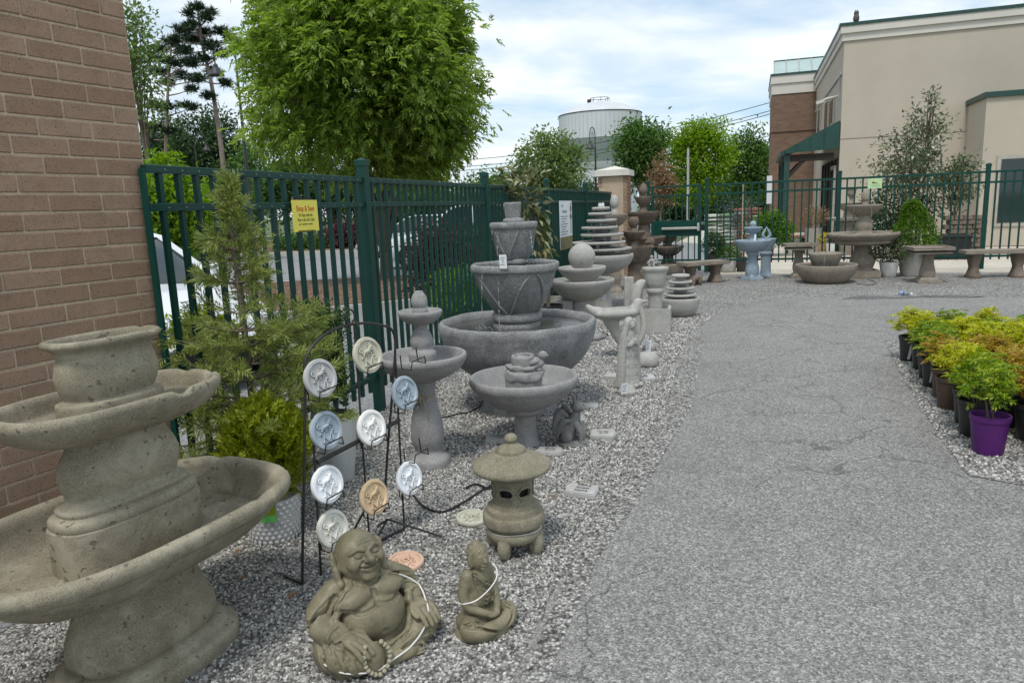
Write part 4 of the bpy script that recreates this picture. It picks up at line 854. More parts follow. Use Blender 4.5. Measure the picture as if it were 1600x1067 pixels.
for i in range(6):
    a = i*math.pi/3; hx = [(1, 0), (.55, .9), (-.55, .9), (-1, 0), (-.55, -.9), (.55, -.9), (1, 0)]
    P = [((r_+.004)*math.cos(a+x*.062/r_*.62), (r_+.004)*math.sin(a+x*.062/r_*.62), (z0+z1)/2+.002+y*.034) for x, y in hx]
    M().tube(np.array(P), .0045, 6).obj('window_frame', S_LANT, la)
    P = [((r_+.003)*math.cos(a+.039/r_*math.cos(q)), (r_+.003)*math.sin(a+.039/r_*math.cos(q)), z0+(z1-z0)*.52+.024*math.sin(q)) for q in np.linspace(0, 6.283, 21)]
    M().tube(P, .004, 6).obj('window_rim', S_LANT, la)
lpart('tray', B, [(30, 819), (42, 816), (47.5, 811.5), (48.5, 809), (48.5, 800), (47.5, 797.5), (42.5, 796), (42, 794), (42, 788.5), (41, 787), (35.5, 785.5), (34, 781), (31, 780)], S_LANT, la, 64, per=1)
lpart('leg_bowl', B, [(26, 840), (38, 836), (43, 830), (44, 824), (42, 819.5), (38, 817), (28, 815)], S_LANT, la, 64)
k = mpp((B[0], B[1], .1))
for i in range(4):
    a = R(-90-45+90*i+12); c, s = math.cos(a), math.sin(a); z = lambda y: zat(B, y)
    P = [(35*k, z(830)), (39*k, z(842)), (37*k, z(852)), (32*k, .05), (31*k, .024), (36*k, .016), (41*k, .026)]
    M().tube(spline([(r*c, r*s, zz) for r, zz in P], 5), spline([(.034, 0), (.03, 0), (.024, 0), (.019, 0), (.018, 0), (.02, 0), (.016, 0)], 5)[:, 0], 12).obj('leg', S_LANT, la, smooth=True, sharp=80)
M().tube([(42.5*k*math.cos(q), 42.5*k*math.sin(q), zat(B, 819)+.003*math.sin(3*q)) for q in np.linspace(0, 6.283, 41)], .002, 5, cap=False).obj('strap', M_STRAP, la)

# ------------------------------------------------------------------ engraved stones lying on the gravel
def slab(px, py, w, d, h, rz, label, lines, tilt=0, lsize=.03, group='engraved garden stones'):
    B = base_at(px, py); t = thing('engraved_stone', label, 'garden stone', B, rz, group)
    P = [(-w/2, -d/2), (w*.42, -d*.5), (w/2, d*.1), (w*.44, d/2), (-w*.1, d*.46), (-w*.46, d*.48)]; P = [(x+rng.normal(0, .008), y+rng.normal(0, .008)) for x, y in P]
    M().poly(P, 0, h).obj('slab', S_SLAB, t, bevel=.006, smooth=True, wob=.004, wf=12, rot=(tilt, 0, 0))
    for i, s in enumerate(lines):
        y = (len(lines)-1)/2*lsize*1.25-i*lsize*1.25
        link('lettering', text_mesh(s, lsize, .0008), t, (0, y, h+.0045), (tilt, 0, 0), M_ENGR)
    return t
slab(911, 772, .17, .135, .035, R(-22), 'pale stone engraved Home Sweet Home at the asphalt edge, nearest of the engraved stones', ['Home', 'Sweet', 'Home'], 0, .03)
slab(782, 689, .21, .12, .04, R(4), 'pale stone engraved My Favorite Weed, behind the lantern on its left', ['', 'My Favorite', 'Weed'], R(6), .028)
slab(860, 709, .17, .1, .03, R(-12), 'pale engraved stone half hidden between lantern roof and cat statue', ['Garden', 'of love'], 0, .024)
slab(943, 684, .16, .13, .04, R(-6), 'pale engraved stone just right of the winged cat', ['Garden', 'of life'], R(8), .028)
slab(922, 637, .11, .09, .03, R(10), 'small pale stone behind the head of the winged cat', [], R(10))
slab(1003, 593, .26, .15, .03, R(12), 'long engraved stone to the right of the veiled woman statue', ['Those we', 'love stay', 'near us'], R(4), .03)
slab(962, 592, .2, .15, .04, R(-25), 'dark weathered stone slab behind the veiled woman statue', [])

# ------------------------------------------------------------------ sculpted figures: blended solids turned into one continuous mesh
class Sculpt:
    def __init__(s, lo, hi, vox):
        s.lo = np.array(lo, float); s.vox = vox; s.n = np.ceil((np.array(hi)-s.lo)/vox).astype(int)+1
        s.ax = [s.lo[i]+vox*np.arange(s.n[i]) for i in range(3)]; s.D = np.full(s.n, 9.0, np.float32)
    def op(s, lo, hi, fn, k=.02, sub=False):
        pad = k+4*s.vox; i0 = np.clip(np.floor((np.array(lo)-pad-s.lo)/s.vox).astype(int), 0, s.n-1); i1 = np.clip(np.ceil((np.array(hi)+pad-s.lo)/s.vox).astype(int)+1, 1, s.n)
        if (i1 <= i0).any(): return s
        sl = tuple(slice(a, b) for a, b in zip(i0, i1))
        X = s.ax[0][sl[0]][:, None, None]; Y = s.ax[1][sl[1]][None, :, None]; Z = s.ax[2][sl[2]][None, None, :]
        d = fn(X, Y, Z).astype(np.float32); E = s.D[sl]
        if sub: h = np.clip(.5-.5*(E+d)/k, 0, 1); s.D[sl] = E*(1-h)-d*h+k*h*(1-h)
        else: h = np.clip(.5+.5*(E-d)/k, 0, 1); s.D[sl] = E*(1-h)+d*h-k*h*(1-h)
        return s
    def ell(s, c, r, k=.02, sub=False, rot=None):
        c = np.array(c, float); r = np.array(r if not np.isscalar(r) else (r, r, r), float); Rm = np.array(Euler([R(v) for v in rot]).to_matrix()).T if rot is not None else None
        def fn(X, Y, Z):
            x, y, z = X-c[0], Y-c[1], Z-c[2]
            if Rm is not None: x, y, z = (Rm[i][0]*x+Rm[i][1]*y+Rm[i][2]*z for i in range(3))
            k0 = np.sqrt((x/r[0])**2+(y/r[1])**2+(z/r[2])**2); k1 = np.sqrt((x/r[0]**2)**2+(y/r[1]**2)**2+(z/r[2]**2)**2)+1e-9
            return k0*(k0-1)/k1
        m = r.max() if rot is not None else r
        return s.op(c-m, c+m, fn, k, sub)
    def cap(s, a, b, ra, rb=None, k=.015, sub=False):
        a, b = np.array(a, float), np.array(b, float); rb = ra if rb is None else rb; ab = b-a; L = ab@ab+1e-12; m = max(ra, rb)
        def fn(X, Y, Z):
            x, y, z = X-a[0], Y-a[1], Z-a[2]; t = np.clip((x*ab[0]+y*ab[1]+z*ab[2])/L, 0, 1)
            return np.sqrt((x-t*ab[0])**2+(y-t*ab[1])**2+(z-t*ab[2])**2)-(ra+(rb-ra)*t)
        return s.op(np.minimum(a, b)-m, np.maximum(a, b)+m, fn, k, sub)
    def snap(s, P, it=5):         # pull points onto the surface built so far
        P = np.array(P, float)
        for _ in range(it):
            q = (P-s.lo)/s.vox; i = np.clip(np.round(q).astype(int), 2, s.n-3)
            f = lambda a, b, c: s.D[i[:, 0]+a, i[:, 1]+b, i[:, 2]+c]
            gr = np.stack([f(2, 0, 0)-f(-2, 0, 0), f(0, 2, 0)-f(0, -2, 0), f(0, 0, 2)-f(0, 0, -2)], 1); gr /= np.linalg.norm(gr, axis=1)[:, None]+1e-6
            P = P-gr*np.clip(f(0, 0, 0), -.3, .3)[:, None]
        return P
    def fold(s, pts, rad=.05, k=.04, sub=True, per=6):
        s.path(s.snap(spline(pts, per)), rad, k, sub, 1); return s
    def path(s, pts, rad, k=.015, sub=False, per=4):
        P = spline(pts, per) if per > 1 else np.array(pts); rd = np.full(len(P), rad) if np.isscalar(rad) else np.interp(np.linspace(0, 1, len(P)), np.linspace(0, 1, len(rad)), rad)
        for i in range(len(P)-1): s.cap(P[i], P[i+1], rd[i], rd[i+1], k if not sub else k, sub)
        return s
    def box(s, c, h, rr=.01, k=.01, sub=False, rz=0):
        c = np.array(c, float); h = np.array(h, float); ca, sa = math.cos(rz), math.sin(rz)
        def fn(X, Y, Z):
            x, y = (X-c[0])*ca+(Y-c[1])*sa, -(X-c[0])*sa+(Y-c[1])*ca
            qx, qy, qz = np.abs(x)-h[0]+rr+0*Y+0*Z, np.abs(y)-h[1]+rr+0*Z, np.abs(Z-c[2])-h[2]+rr+0*X+0*Y
            return np.sqrt(np.maximum(qx, 0)**2+np.maximum(qy, 0)**2+np.maximum(qz, 0)**2)+np.minimum(np.maximum(qx, np.maximum(qy, qz)), 0)-rr
        m = np.array([np.hypot(h[0], h[1])]*2+[h[2]]); return s.op(c-m, c+m, fn, k, sub)
    def warp(s, fn):              # add a displacement field (folds)
        X = s.ax[0][:, None, None]; Y = s.ax[1][None, :, None]; Z = s.ax[2][None, None, :]; s.D += fn(X, Y, Z).astype(np.float32)*(np.abs(s.D) < .25); return s
    def mesh(s, name, mat, floor=0.0, scale=1.0):
        Z = s.ax[2][None, None, :]; D = np.maximum(s.D, floor-Z) if floor is not None else s.D
        D = np.clip(D, -3*s.vox, 3*s.vox).astype(np.float32); D[[0, -1]] = D[:, [0, -1]] = D[:, :, [0, -1]] = 3*s.vox
        gr = openvdb.FloatGrid(3*s.vox); gr.copyFromArray(np.ascontiguousarray(D)); P, Q = gr.convertToQuads(isovalue=0.0)
        me = qmesh(name, (np.array(P)*s.vox+s.lo)*scale, Q, smooth=True); me.materials.append(mat); return me

# ---- laughing seated figure (units: decimetres, faces -y, its own left hand is +x)
def make_laughing():
    S = Sculpt((-2.6, -2.4, -.15), (2.6, 1.6, 5.05), .032)
    # seated mass, robe round the base
    S.ell((0, .2, .7), (1.75, 1.15, .9), .3); S.ell((0, .2, 1.9), (1.3, .95, 1.5), .3)
    S.ell((0, .22, 2.8), (1.42, .66, .5), .3)                                    # shoulders
    S.ell((.05, -.5, 1.62), (1.2, 1.1, 1.02), .1)                                 # belly
    for sx in (-1, 1): S.ell((sx*.6, -.6, 2.6), (.68, .5, .4), .1, rot=(20, sx*10, sx*8))  # chest
    S.fold([(-1.25, -.7, 2.45), (-1.0, -1.0, 2.3), (-.5, -1.22, 2.2), (0, -1.2, 2.25), (.5, -1.22, 2.2), (1.02, -1.0, 2.32), (1.25, -.7, 2.5)], .07, .06)
    S.fold([(0, -1.1, 2.95), (0, -1.2, 2.6), (0, -1.2, 2.3)], .05, .12)
    S.fold([(0, -1.6, 1.35), (.0, -1.62, 1.3)], .07, .05)                           # navel
    # legs: left knee out to the side, right knee forward under the robe
    S.path([(.9, -.3, .7), (1.7, -.95, .85), (1.45, -1.4, .6)], [.6, .66, .5], .14); S.path([(1.5, -1.25, .55), (.95, -1.65, .42), (.45, -1.85, .35)], [.48, .36, .28], .12)
    S.path([(-.9, -.3, .75), (-1.45, -1.0, .95), (-1.0, -1.55, .65)], [.62, .66, .52], .14); S.path([(-1.0, -1.5, .6), (-.3, -1.65, .4), (.3, -1.8, .3)], [.48, .36, .28], .12)
    S.ell((0, -1.0, .35), (1.6, .9, .48), .2)
    # bare foot with toes at the front
    S.ell((.66, -1.92, .26), (.42, .26, .25), .06, rot=(0, 0, 12))
    for i in range(5): S.cap((.8, -1.86-.055*i, .46-.085*i), (1.2-.035*abs(i-.5), -1.92-.06*i, .5-.095*i), .105-.013*i, .1-.014*i, .012)
    # arms and sleeves
    S.path([(-1.1, .2, 2.88), (-1.55, .02, 2.35), (-1.72, -.4, 1.85), (-1.45, -.98, 1.6)], [.42, .44, .42, .3], .1)
    S.path([(1.1, .2, 2.88), (1.52, .08, 2.4), (1.7, -.3, 1.95), (1.6, -.85, 1.68)], [.42, .42, .38, .3], .1)
    S.ell((-1.62, -.5, .95), (.48, .7, .95), .15); S.ell((-1.5, -1.25, .7), (.4, .4, .75), .15); S.ell((1.6, .0, 1.1), (.42, .6, .8), .15)
    # open robe edges: rolled cloth beside chest and belly
    for w, kk in ((.13, .04), (.0, 0)):
        if not w: break
        S.fold([(-.72, -.4, 3.1), (-1.15, -.62, 2.7), (-1.38, -.8, 2.1), (-1.25, -1.15, 1.5), (-.85, -1.45, 1.02), (-.35, -1.6, .85)], w, kk, False)
        S.fold([(.72, -.4, 3.1), (1.18, -.6, 2.7), (1.4, -.8, 2.1), (1.25, -1.15, 1.45), (.75, -1.5, 1.0), (.1, -1.65, .85), (-.4, -1.62, .82)], w, kk, False)
    S.fold([(-.95, -.7, 3.0), (-1.3, -.72, 2.6), (-1.5, -.95, 2.1), (-1.38, -1.25, 1.5)], .05, .05); S.fold([(.95, -.7, 3.0), (1.32, -.72, 2.6), (1.52, -.9, 2.1), (1.4, -1.2, 1.5)], .05, .05)
    # right hand (viewer's left) over the knee, left hand on its knee
    def hand(w, fwd, down, side, L=.66):
        w = np.array(w, float); fwd = np.array(fwd, float); down = np.array(down, float); side = np.array(side, float)
        S.ell(w+fwd*.2, (.3, .3, .19), .06)
        for i in range(4):
            o = side*(.27-.18*i); ln = (1.0, 1.12, 1.06, .86)[i]*L
            S.path([w+fwd*.28+o*.9-down*.04, w+fwd*(.3+.42*ln)+o*1.14-down*.06, w+fwd*(.3+.76*ln)+o*1.18+down*.12, w+fwd*(.3+.9*ln)+o*1.18+down*.34], [.105, .098, .09, .075], .012)
        S.path([w+fwd*.08+side*.28, w+fwd*.32+side*.46+down*.06, w+fwd*.56+side*.45+down*.16], [.11, .1, .08], .03)
    hand((-1.32, -1.28, 1.62), (.42, -.78, -.3), (.15, -.35, -.9), (.85, .45, .12)); hand((1.56, -1.1, 1.66), (.12, -.8, -.42), (0, -.5, -.85), (-.96, -.12, .1))
    # cuffs
    for c, nrm in (((-1.42, -1.02, 1.62), (-.1, -.9, 0)), ((1.6, -.86, 1.7), (0, -.9, 0))):
        q = [(c[0]+.36*math.cos(t), c[1]+.1*math.sin(t), c[2]+.34*math.sin(t)) for t in np.linspace(0, 6.283, 14)]; S.fold(q, .055, .03, False)
    # fold lines over sleeves, lap and base
    for j in range(6):
        f = j/5
        S.fold([(-1.15-.1*f, -.45+.1*f, 3.05-.25*f), (-1.75, -.35+.1*f, 2.6-.25*j), (-2.0, -.3, 2.2-.24*j), (-1.9, .3, 1.9-.2*j)], .06, .05)
        S.fold([(1.15+.1*f, -.45+.1*f, 3.0-.25*f), (1.7, -.4+.1*f, 2.6-.18*j), (1.95, -.5, 2.35-.16*j), (2.0, -.1, 2.3-.2*j)], .055, .05)
    for j in range(6): S.fold([(-2.0+.12*j, -.6-.12*j, 1.5-.05*j), (-2.05+.16*j, -1.1-.09*j, .95), (-2.05+.2*j, -1.3-.09*j, .5), (-2.0+.26*j, -1.3-.1*j, .05)], .06, .05)
    for j in range(4): S.fold([(2.1, -.9, .95-.2*j), (1.75, -1.65, .75-.17*j), (1.1, -1.9, .7-.12*j), (.4, -1.95, .62-.08*j)], .05, .06)
    for j in range(3): S.fold([(.9-.25*j, -1.6, .85-.03*j), (.4-.2*j, -1.8, .7-.05*j), (.0-.2*j, -1.9, .4)], .04, .05)
    for j in range(2): S.fold([(-.9, -1.0-.12*j, .82-.1*j), (0, -1.72-.05*j, .72-.12*j), (.8, -1.6-.05*j, .86-.1*j)], .045, .05)
    # head
    S.cap((0, .0, 2.85), (0, -.1, 3.3), .62, .56, .1)
    S.ell((0, -.08, 4.02), (.86, .9, .88), .1); S.ell((0, -.22, 3.62), (.86, .76, .56), .2)
    for sx in (-1, 1):
        S.ell((sx*.46, -.7, 3.7), (.34, .27, .29), .1)                             # cheeks
        S.fold([(sx*.12, -.95, 4.12), (sx*.36, -.92, 4.24), (sx*.64, -.72, 4.12)], .06, .06, False)    # brow
        S.ell((sx*.36, -.88, 3.98), (.18, .1, .1), .04)                            # lid
        S.fold([(sx*.17, -.965, 3.93), (sx*.36, -.97, 4.0), (sx*.56, -.85, 3.92)], .028, .015)
        S.fold([(sx*.17, -.96, 4.05), (sx*.36, -.95, 4.1), (sx*.56, -.8, 4.03)], .02, .025)
        S.fold([(sx*.2, -.93, 3.87), (sx*.36, -.94, 3.88), (sx*.52, -.85, 3.85)], .025, .025)
        S.fold([(sx*.19, -1.0, 3.76), (sx*.38, -.94, 3.62), (sx*.46, -.84, 3.4)], .035, .05)   # laugh lines
        S.ell((sx*.14, -1.02, 3.74), (.11, .11, .09), .03)                         # nostril wings
        # ears with long lobes
        S.ell((sx*.98, .06, 3.92), (.15, .27, .42), .05, rot=(8, 0, sx*28)); S.ell((sx*1.0, -.06, 3.42), (.14, .2, .42), .06, rot=(10, 0, sx*20)); S.ell((sx*.98, -.12, 3.08), (.17, .2, .2), .06)
        S.fold([(sx*1.1, -.2, 3.72), (sx*1.1, -.12, 4.0), (sx*1.12, .02, 4.12), (sx*1.14, .1, 3.95), (sx*1.14, -.02, 3.78)], .035, .02)
    S.path([(0, -.95, 4.04), (0, -1.06, 3.86), (0, -1.14, 3.75)], [.08, .12, .145], .05)
    S.fold([(-.44, -.84, 3.6), (-.2, -.98, 3.46), (0, -1.0, 3.42), (.2, -.98, 3.46), (.44, -.84, 3.6)], .06, .02)
    S.fold([(-.38, -.88, 3.62), (-.15, -1.0, 3.56), (0, -1.01, 3.57), (.15, -1.0, 3.56), (.38, -.88, 3.62)], .045, .02, False); S.fold([(-.3, -.88, 3.44), (0, -.98, 3.35), (.3, -.88, 3.44)], .05, .03, False)
    S.ell((0, -.74, 3.2), (.3, .17, .14), .1)                                    # chin
    S.fold([(-.6, -.5, 3.15), (-.3, -.72, 3.04), (0, -.82, 3.0), (.3, -.72, 3.04), (.6, -.5, 3.15)], .06, .04)
    for j in range(2): S.fold([(-.3, -.92, 4.42+.17*j), (0, -.95, 4.39+.17*j), (.3, -.92, 4.42+.17*j)], .02, .04)
    # fan pouch the beads hang over
    S.ell((-.62, -2.0, .8), (.36, .16, .56), .05, rot=(-14, 8, 12))
    me = S.mesh('body', S_BUDDHA, 0, 1.0); V = np.empty(len(me.vertices)*3, np.float32); me.vertices.foreach_get('co', V); V = V.reshape(-1, 3)
    t = np.clip((V[:, 2]-2.95)/.45, 0, 1)*R(17); y, z = V[:, 1].copy(), V[:, 2]-3.15; V[:, 1] = y*np.cos(t)+z*np.sin(t); V[:, 2] = 3.15+z*np.cos(t)-y*np.sin(t)   # lift the face
    V[:, 0] *= widen(V[:, 2]); me.vertices.foreach_set('co', (V*.1).ravel()); me.update()
    P = S.snap(spline([(1.2, -.45, 2.95), (1.75, -.75, 2.42), (1.95, -.95, 2.05), (1.75, -1.5, 1.72), (1.6, -1.75, 1.2), (1.3, -1.95, .85), (.7, -2.1, .55), (0, -2.16, .42), (-.5, -2.28, .3), (-1.0, -2.2, .25), (-1.5, -2.0, .35), (-2.0, -1.6, .65), (-2.3, -1.0, 1.0)], 6), 8); P = np.array([P[max(0, i-4):i+5].mean(0) for i in range(len(P))]); P = P+np.array([0, -.03, .03]); P[:, 0] *= widen(P[:, 2])
    return me, P*.1
def widen(z): return 1+.17*np.clip((3.0-z)/.5, 0, 1)
BU = np.array([*g(573, 1008)[:2], 0])
bu = thing('laughing_statue', 'bald laughing seated figure with bare belly, beads and long ear lobes', 'statue', BU, R(42))
me_, SP_ = make_laughing(); link('body', me_, bu); M().tube(SP_, .0032, 5).obj('strap', M_STRAP, bu, smooth=True); bu.scale = (.91, .91, .91)
P = spline([(-.98, -1.98, 1.38), (-1.12, -2.12, .95), (-1.0, -2.2, .5), (-.66, -2.24, .2), (-.3, -2.2, .42), (-.2, -2.12, .9), (-.42, -2.02, 1.32)], 20); d = np.r_[0, np.cumsum(np.linalg.norm(np.diff(P, axis=0), axis=1))]
S_BEAD = stone('worn_bead_stone', (.22, .2, .14), (.3, .28, .2), .3, 300)
bead = M().lathe([(.001, -.0098), (.007, -.007), (.0098, 0), (.007, .007), (.001, .0098)], 12).mesh('bead', S_BEAD, smooth=True, sharp=180)
for v in np.arange(0, d[-1], .178):
    q = [np.interp(v, d, P[:, i])*.1 for i in range(3)]; q[0] *= 1.17; link('bead', bead, bu, q)
def strap(name, root, pts, w=.0042):
    P = spline([np.array(p)*.1 for p in pts], 8); m = M(); m.tube(P, w, 5); return m.obj(name, M_STRAP, root, smooth=True)

# ---- small meditating figure (decimetres)
def make_meditating():
    S = Sculpt((-1.45, -1.35, -.1), (1.45, 1.1, 3.6), .028)
    S.ell((0, -.15, .08), (1.2, .95, .2), .05); S.ell((0, .1, .4), (1.0, .7, .4), .15)
    for sx in (-1, 1):
        S.path([(sx*.35, .0, .45), (sx*.95, -.4, .42), (sx*.55, -.85, .4), (-sx*.15, -.9, .4)], [.34, .33, .27, .2], .1)
        S.path([(sx*.5, .1, 2.2), (sx*.72, .12, 1.6), (sx*.68, -.1, 1.15), (sx*.38, -.52, .95), (sx*.1, -.72, .82)], [.2, .2, .17, .13, .1], .05)
        S.ell((sx*.42, .1, 2.22), (.28, .26, .24), .12)
        S.path([(sx*.1, -.72, .82), (-sx*.06, -.8, .8), (-sx*.22, -.76, .82)], [.1, .085, .06], .03)
        S.path([(sx*.36, .0, 3.0), (sx*.4, .02, 2.8), (sx*.35, .0, 2.58)], [.07, .075, .06], .03)
        S.ell((sx*.13, -.3, 2.86), (.09, .06, .045), .03); S.path([(sx*.05, -.345, 2.84), (sx*.13, -.36, 2.82), (sx*.21, -.31, 2.84)], .012, .015, True); S.path([(sx*.04, -.34, 2.93), (sx*.14, -.34, 2.98), (sx*.24, -.27, 2.94)], .016, .03)
    S.ell((0, .08, 1.3), (.55, .42, .75), .15); S.ell((0, .08, 1.95), (.6, .36, .45), .15)
    S.cap((0, .05, 2.2), (0, 0, 2.55), .2, .19, .08); S.ell((0, -.02, 2.82), (.35, .37, .46), .05); S.ell((0, .04, 3.0), (.385, .38, .34), .03); S.ell((0, .08, 3.3), (.19, .19, .17), .05)
    S.path([(0, -.37, 2.9), (0, -.43, 2.78), (0, -.42, 2.74)], [.03, .05, .055], .03); S.path([(-.1, -.36, 2.62), (0, -.4, 2.61), (.1, -.36, 2.62)], .032, .02); S.ell((0, -.3, 2.48), (.13, .1, .08), .06)
    for a in range(9):            # snail-shell curls
        el = R(12+a*9); m = max(4, int(15*math.cos(el)))
        for b in range(m):
            t = 2*math.pi*(b+.5*(a % 2))/m; q = (.39*math.cos(el)*math.sin(t), .04-.385*math.cos(el)*math.cos(t), 2.98+.36*math.sin(el))
            if not (q[1] < -.18 and q[2] < 3.12): S.ell(q, .045, .02)
    for j in range(7):
        f = j/6; S.fold([(-.42+.1*f, -.12-.1*f, 2.3-.1*f), (-.1+.12*f, -.34, 1.95-.2*j), (.3, -.34, 1.75-.16*j), (.56, -.16, 1.7-.14*j)], .045, .03)
    for sx in (-1, 1):
        for j in range(6): S.fold([(sx*(1.15-.12*j), -.25-.02*j, .65-.03*j), (sx*(1.0-.13*j), -.65-.06*j, .62-.02*j), (sx*(.5-.1*j), -1.02, .45-.03*j)], .05, .035)
    S.path([(-.42, -.2, 2.35), (.05, -.36, 1.85), (.5, -.22, 1.45)], .035, .03)
    return S.mesh('body', S_BUDDHA, 0, .1)
SBP = base_at(752, 978)
mb = thing('meditating_statue', 'small cross-legged meditating figure statue with curled hair and a white strap round its arm', 'statue', SBP, R(46))
link('body', make_meditating(), mb)
strap('strap', mb, [(-.93, .15, 1.32), (-.86, -.12, 1.36), (-.55, -.42, 1.48), (0, -.5, 1.68), (.5, -.42, 1.9), (.82, -.12, 2.08), (.9, .2, 2.1)], .0027)

# ---- winged sitting cat (decimetres)
def make_cat():
    S = Sculpt((-1.0, -1.35, -.1), (1.0, 1.1, 3.4), .03)
    S.ell((0, -.05, .08), (.75, 1.15, .2), .05); S.ell((0, .3, .7), (.46, .58, .55), .12); S.path([(0, .25, .8), (0, -.12, 1.5), (0, -.38, 2.2)], [.48, .4, .25], .1)
    S.ell((0, -.48, 2.62), (.4, .42, .38), .05); S.ell((0, -.86, 2.52), (.17, .16, .13), .06); S.ell((0, -1.0, 2.56), (.05, .04, .04), .02)
    for sx in (-1, 1):
        S.path([(sx*.22, -.38, 2.82), (sx*.28, -.38, 3.12), (sx*.29, -.38, 3.26)], [.16, .1, .02], .03); S.path([(sx*.22, -.42, 1.5), (sx*.22, -.72, .9), (sx*.22, -.75, .3)], [.22, .16, .13], .06); S.ell((sx*.22, -.88, .25), (.15, .24, .12), .05)
        S.ell((sx*.42, .2, .6), (.22, .42, .44), .08); S.ell((sx*.42, -.35, .24), (.16, .35, .12), .05)
        S.path([(sx*.42, -.05, 1.75), (sx*.62, .3, 1.7), (sx*.66, .62, 1.2), (sx*.58, .85, .55)], [.12, .2, .2, .1], .05)
        S.path([(sx*.3, .12, 2.0), (sx*.46, .5, 2.3), (sx*.5, .78, 2.0), (sx*.55, .95, 1.2), (sx*.5, .95, .7)], [.1, .2, .24, .2, .08], .06)
        S.ell((sx*.46, .5, 1.5), (.14, .36, .8), .08, rot=(-14, 0, 0))
        for j in range(4): S.fold([(sx*.82, .2+.16*j, 1.75-.1*j), (sx*.86, .5+.14*j, 1.2-.12*j), (sx*.76, .75+.08*j, .6-.03*j)], .045, .03)
        S.ell((sx*.16, -.74, 2.58), (.06, .05, .04), .02, True)
    S.path([(.1, .8, .25), (.7, .55, .22), (.78, -.1, .25), (.5, -.5, .3)], [.13, .12, .1, .08], .04)
    return S.mesh('body', S_CAT, 0, .1)
ca = tag(link('cat_statue', make_cat(), None, base_at(893, 694), (0, 0, R(68))), 'dark grey statue of a sitting cat with folded wings', 'statue')
# ---- veiled standing woman (decimetres)
def make_woman():
    S = Sculpt((-1.6, -1.3, -.1), (1.6, 1.3, 6.5), .036)
    S.ell((0, 0, .12), (1.05, .9, .22), .06)
    for z, rx, ry in ((.5, .92, .72), (1.2, .84, .66), (2.0, .78, .6), (2.9, .74, .56), (3.7, .74, .54), (4.3, .7, .5), (4.75, .52, .42)): S.ell((0, .02*z, z), (rx, ry, .75), .25)
    S.ell((0, .02, 5.5), (.46, .5, .62), .15); S.ell((0, -.32, 5.42), (.27, .24, .38), .03); S.fold([(-.3, -.4, 5.3), (-.3, -.4, 5.6), (0, -.4, 5.85), (.3, -.4, 5.6), (.3, -.4, 5.3)], .05, .04)
    S.fold([(0, -.6, 5.5), (0, -.6, 5.34)], .04, .03, False); S.fold([(-.08, -.6, 5.2), (.08, -.6, 5.2)], .03, .02)
    for sx in (-1, 1):
        S.fold([(sx*.12, -.55, 5.52), (sx*.2, -.5, 5.5)], .035, .03)
        S.fold([(sx*.62, -.3, 4.3), (sx*.72, -.4, 3.8), (sx*.4, -.6, 3.75), (sx*.1, -.6, 4.0)], .17, .1, False); S.fold([(sx*.07, -.6, 3.95), (sx*.04, -.62, 4.35)], .1, .05, False)
        S.path([(sx*.42, -.2, 5.75), (sx*.55, -.12, 5.2), (sx*.74, 0, 4.4), (sx*.9, .05, 3.2), (sx*1.0, .1, 1.6), (sx*1.12, .15, .3)], [.14, .18, .26, .32, .36, .36], .16)
        S.fold([(sx*.55, -.6, 4.6), (sx*.62, -.7, 3.3), (sx*.66, -.8, 1.8), (sx*.72, -.9, .3)], .07, .05)
        for j in range(4): S.fold([(sx*(.08+.13*j), -.9, 3.4-.25*j), (sx*(.1+.15*j), -.9, 2.0), (sx*(.12+.19*j), -1.0, .25)], .055, .05)
        for j in range(3): S.fold([(sx*1.2, -.1+.2*j, 4.6-.3*j), (sx*1.3, -.1+.22*j, 2.8), (sx*1.4, -.1+.25*j, .4)], .05, .05)
    S.ell((.35, -.95, .3), (.26, .2, .22), .08); S.ell((-.3, -.95, .28), (.25, .2, .2), .08)
    return S.mesh('body', S_PALE, 0, .1)
wm = tag(link('woman_statue', make_woman(), None, base_at(984, 604)+np.array([0, 0, 0]), (0, 0, R(40))), 'pale statue of a standing woman in a long veil and robe, hands together', 'statue')
M().lathe([(.075, 0), (.078, .03), (.06, .06), (.05, .075), (.001, .08)], 24).obj('x', S_PALE, None)
ro = bpy.data.objects['x']; ro.name = 'rose_stone'; ro.data.name = 'rose_stone'; ro.location = tuple(base_at(980, 616)); tag(ro, 'small round carved stone at the feet of the veiled woman statue', 'garden stone')
def price(px, py, Y, w, h, label, rz=0, rx=.2, lines=4, stand=None):
    P = at(px, py, Y); t = thing('price_tag', label, 'price tag', P, rz, 'white price tags on the statues')
    link('card', M().box((0, 0, 0), (w, .0015, h)).mesh('card', M_WHITE), t, None, (rx, 0, 0)); mm = M()
    for i in range(lines): mm.box((-.1*w*(i % 2), -.0014, h*(.3-.17*i)), (w*(.62-.12*(i % 3)), .0008, h*.045))
    link('print', mm.mesh('print', M_INK), t, None, (rx, 0, 0)); return t
pg_ = base_at(976, 617); price(976, 607, pg_[1]-.13, .055, .095, 'white price tag hanging at the foot of the veiled woman statue', R(10))
pr_ = base_at(1013, 552); price(1013, 541, pr_[1]-.1, .06, .12, 'white price tag hanging on the little rabbit statue', R(14), .1)
price(943, 461, 10.25, .06, .12, 'white price tag on the pedestal of the tall disc fountain', R(10), 0)
price(786, 409, base_at(813, 637)[1]-.35, .055, .1, 'white price tag hanging on the rim of the largest rough grey fountain', R(-20), .1)

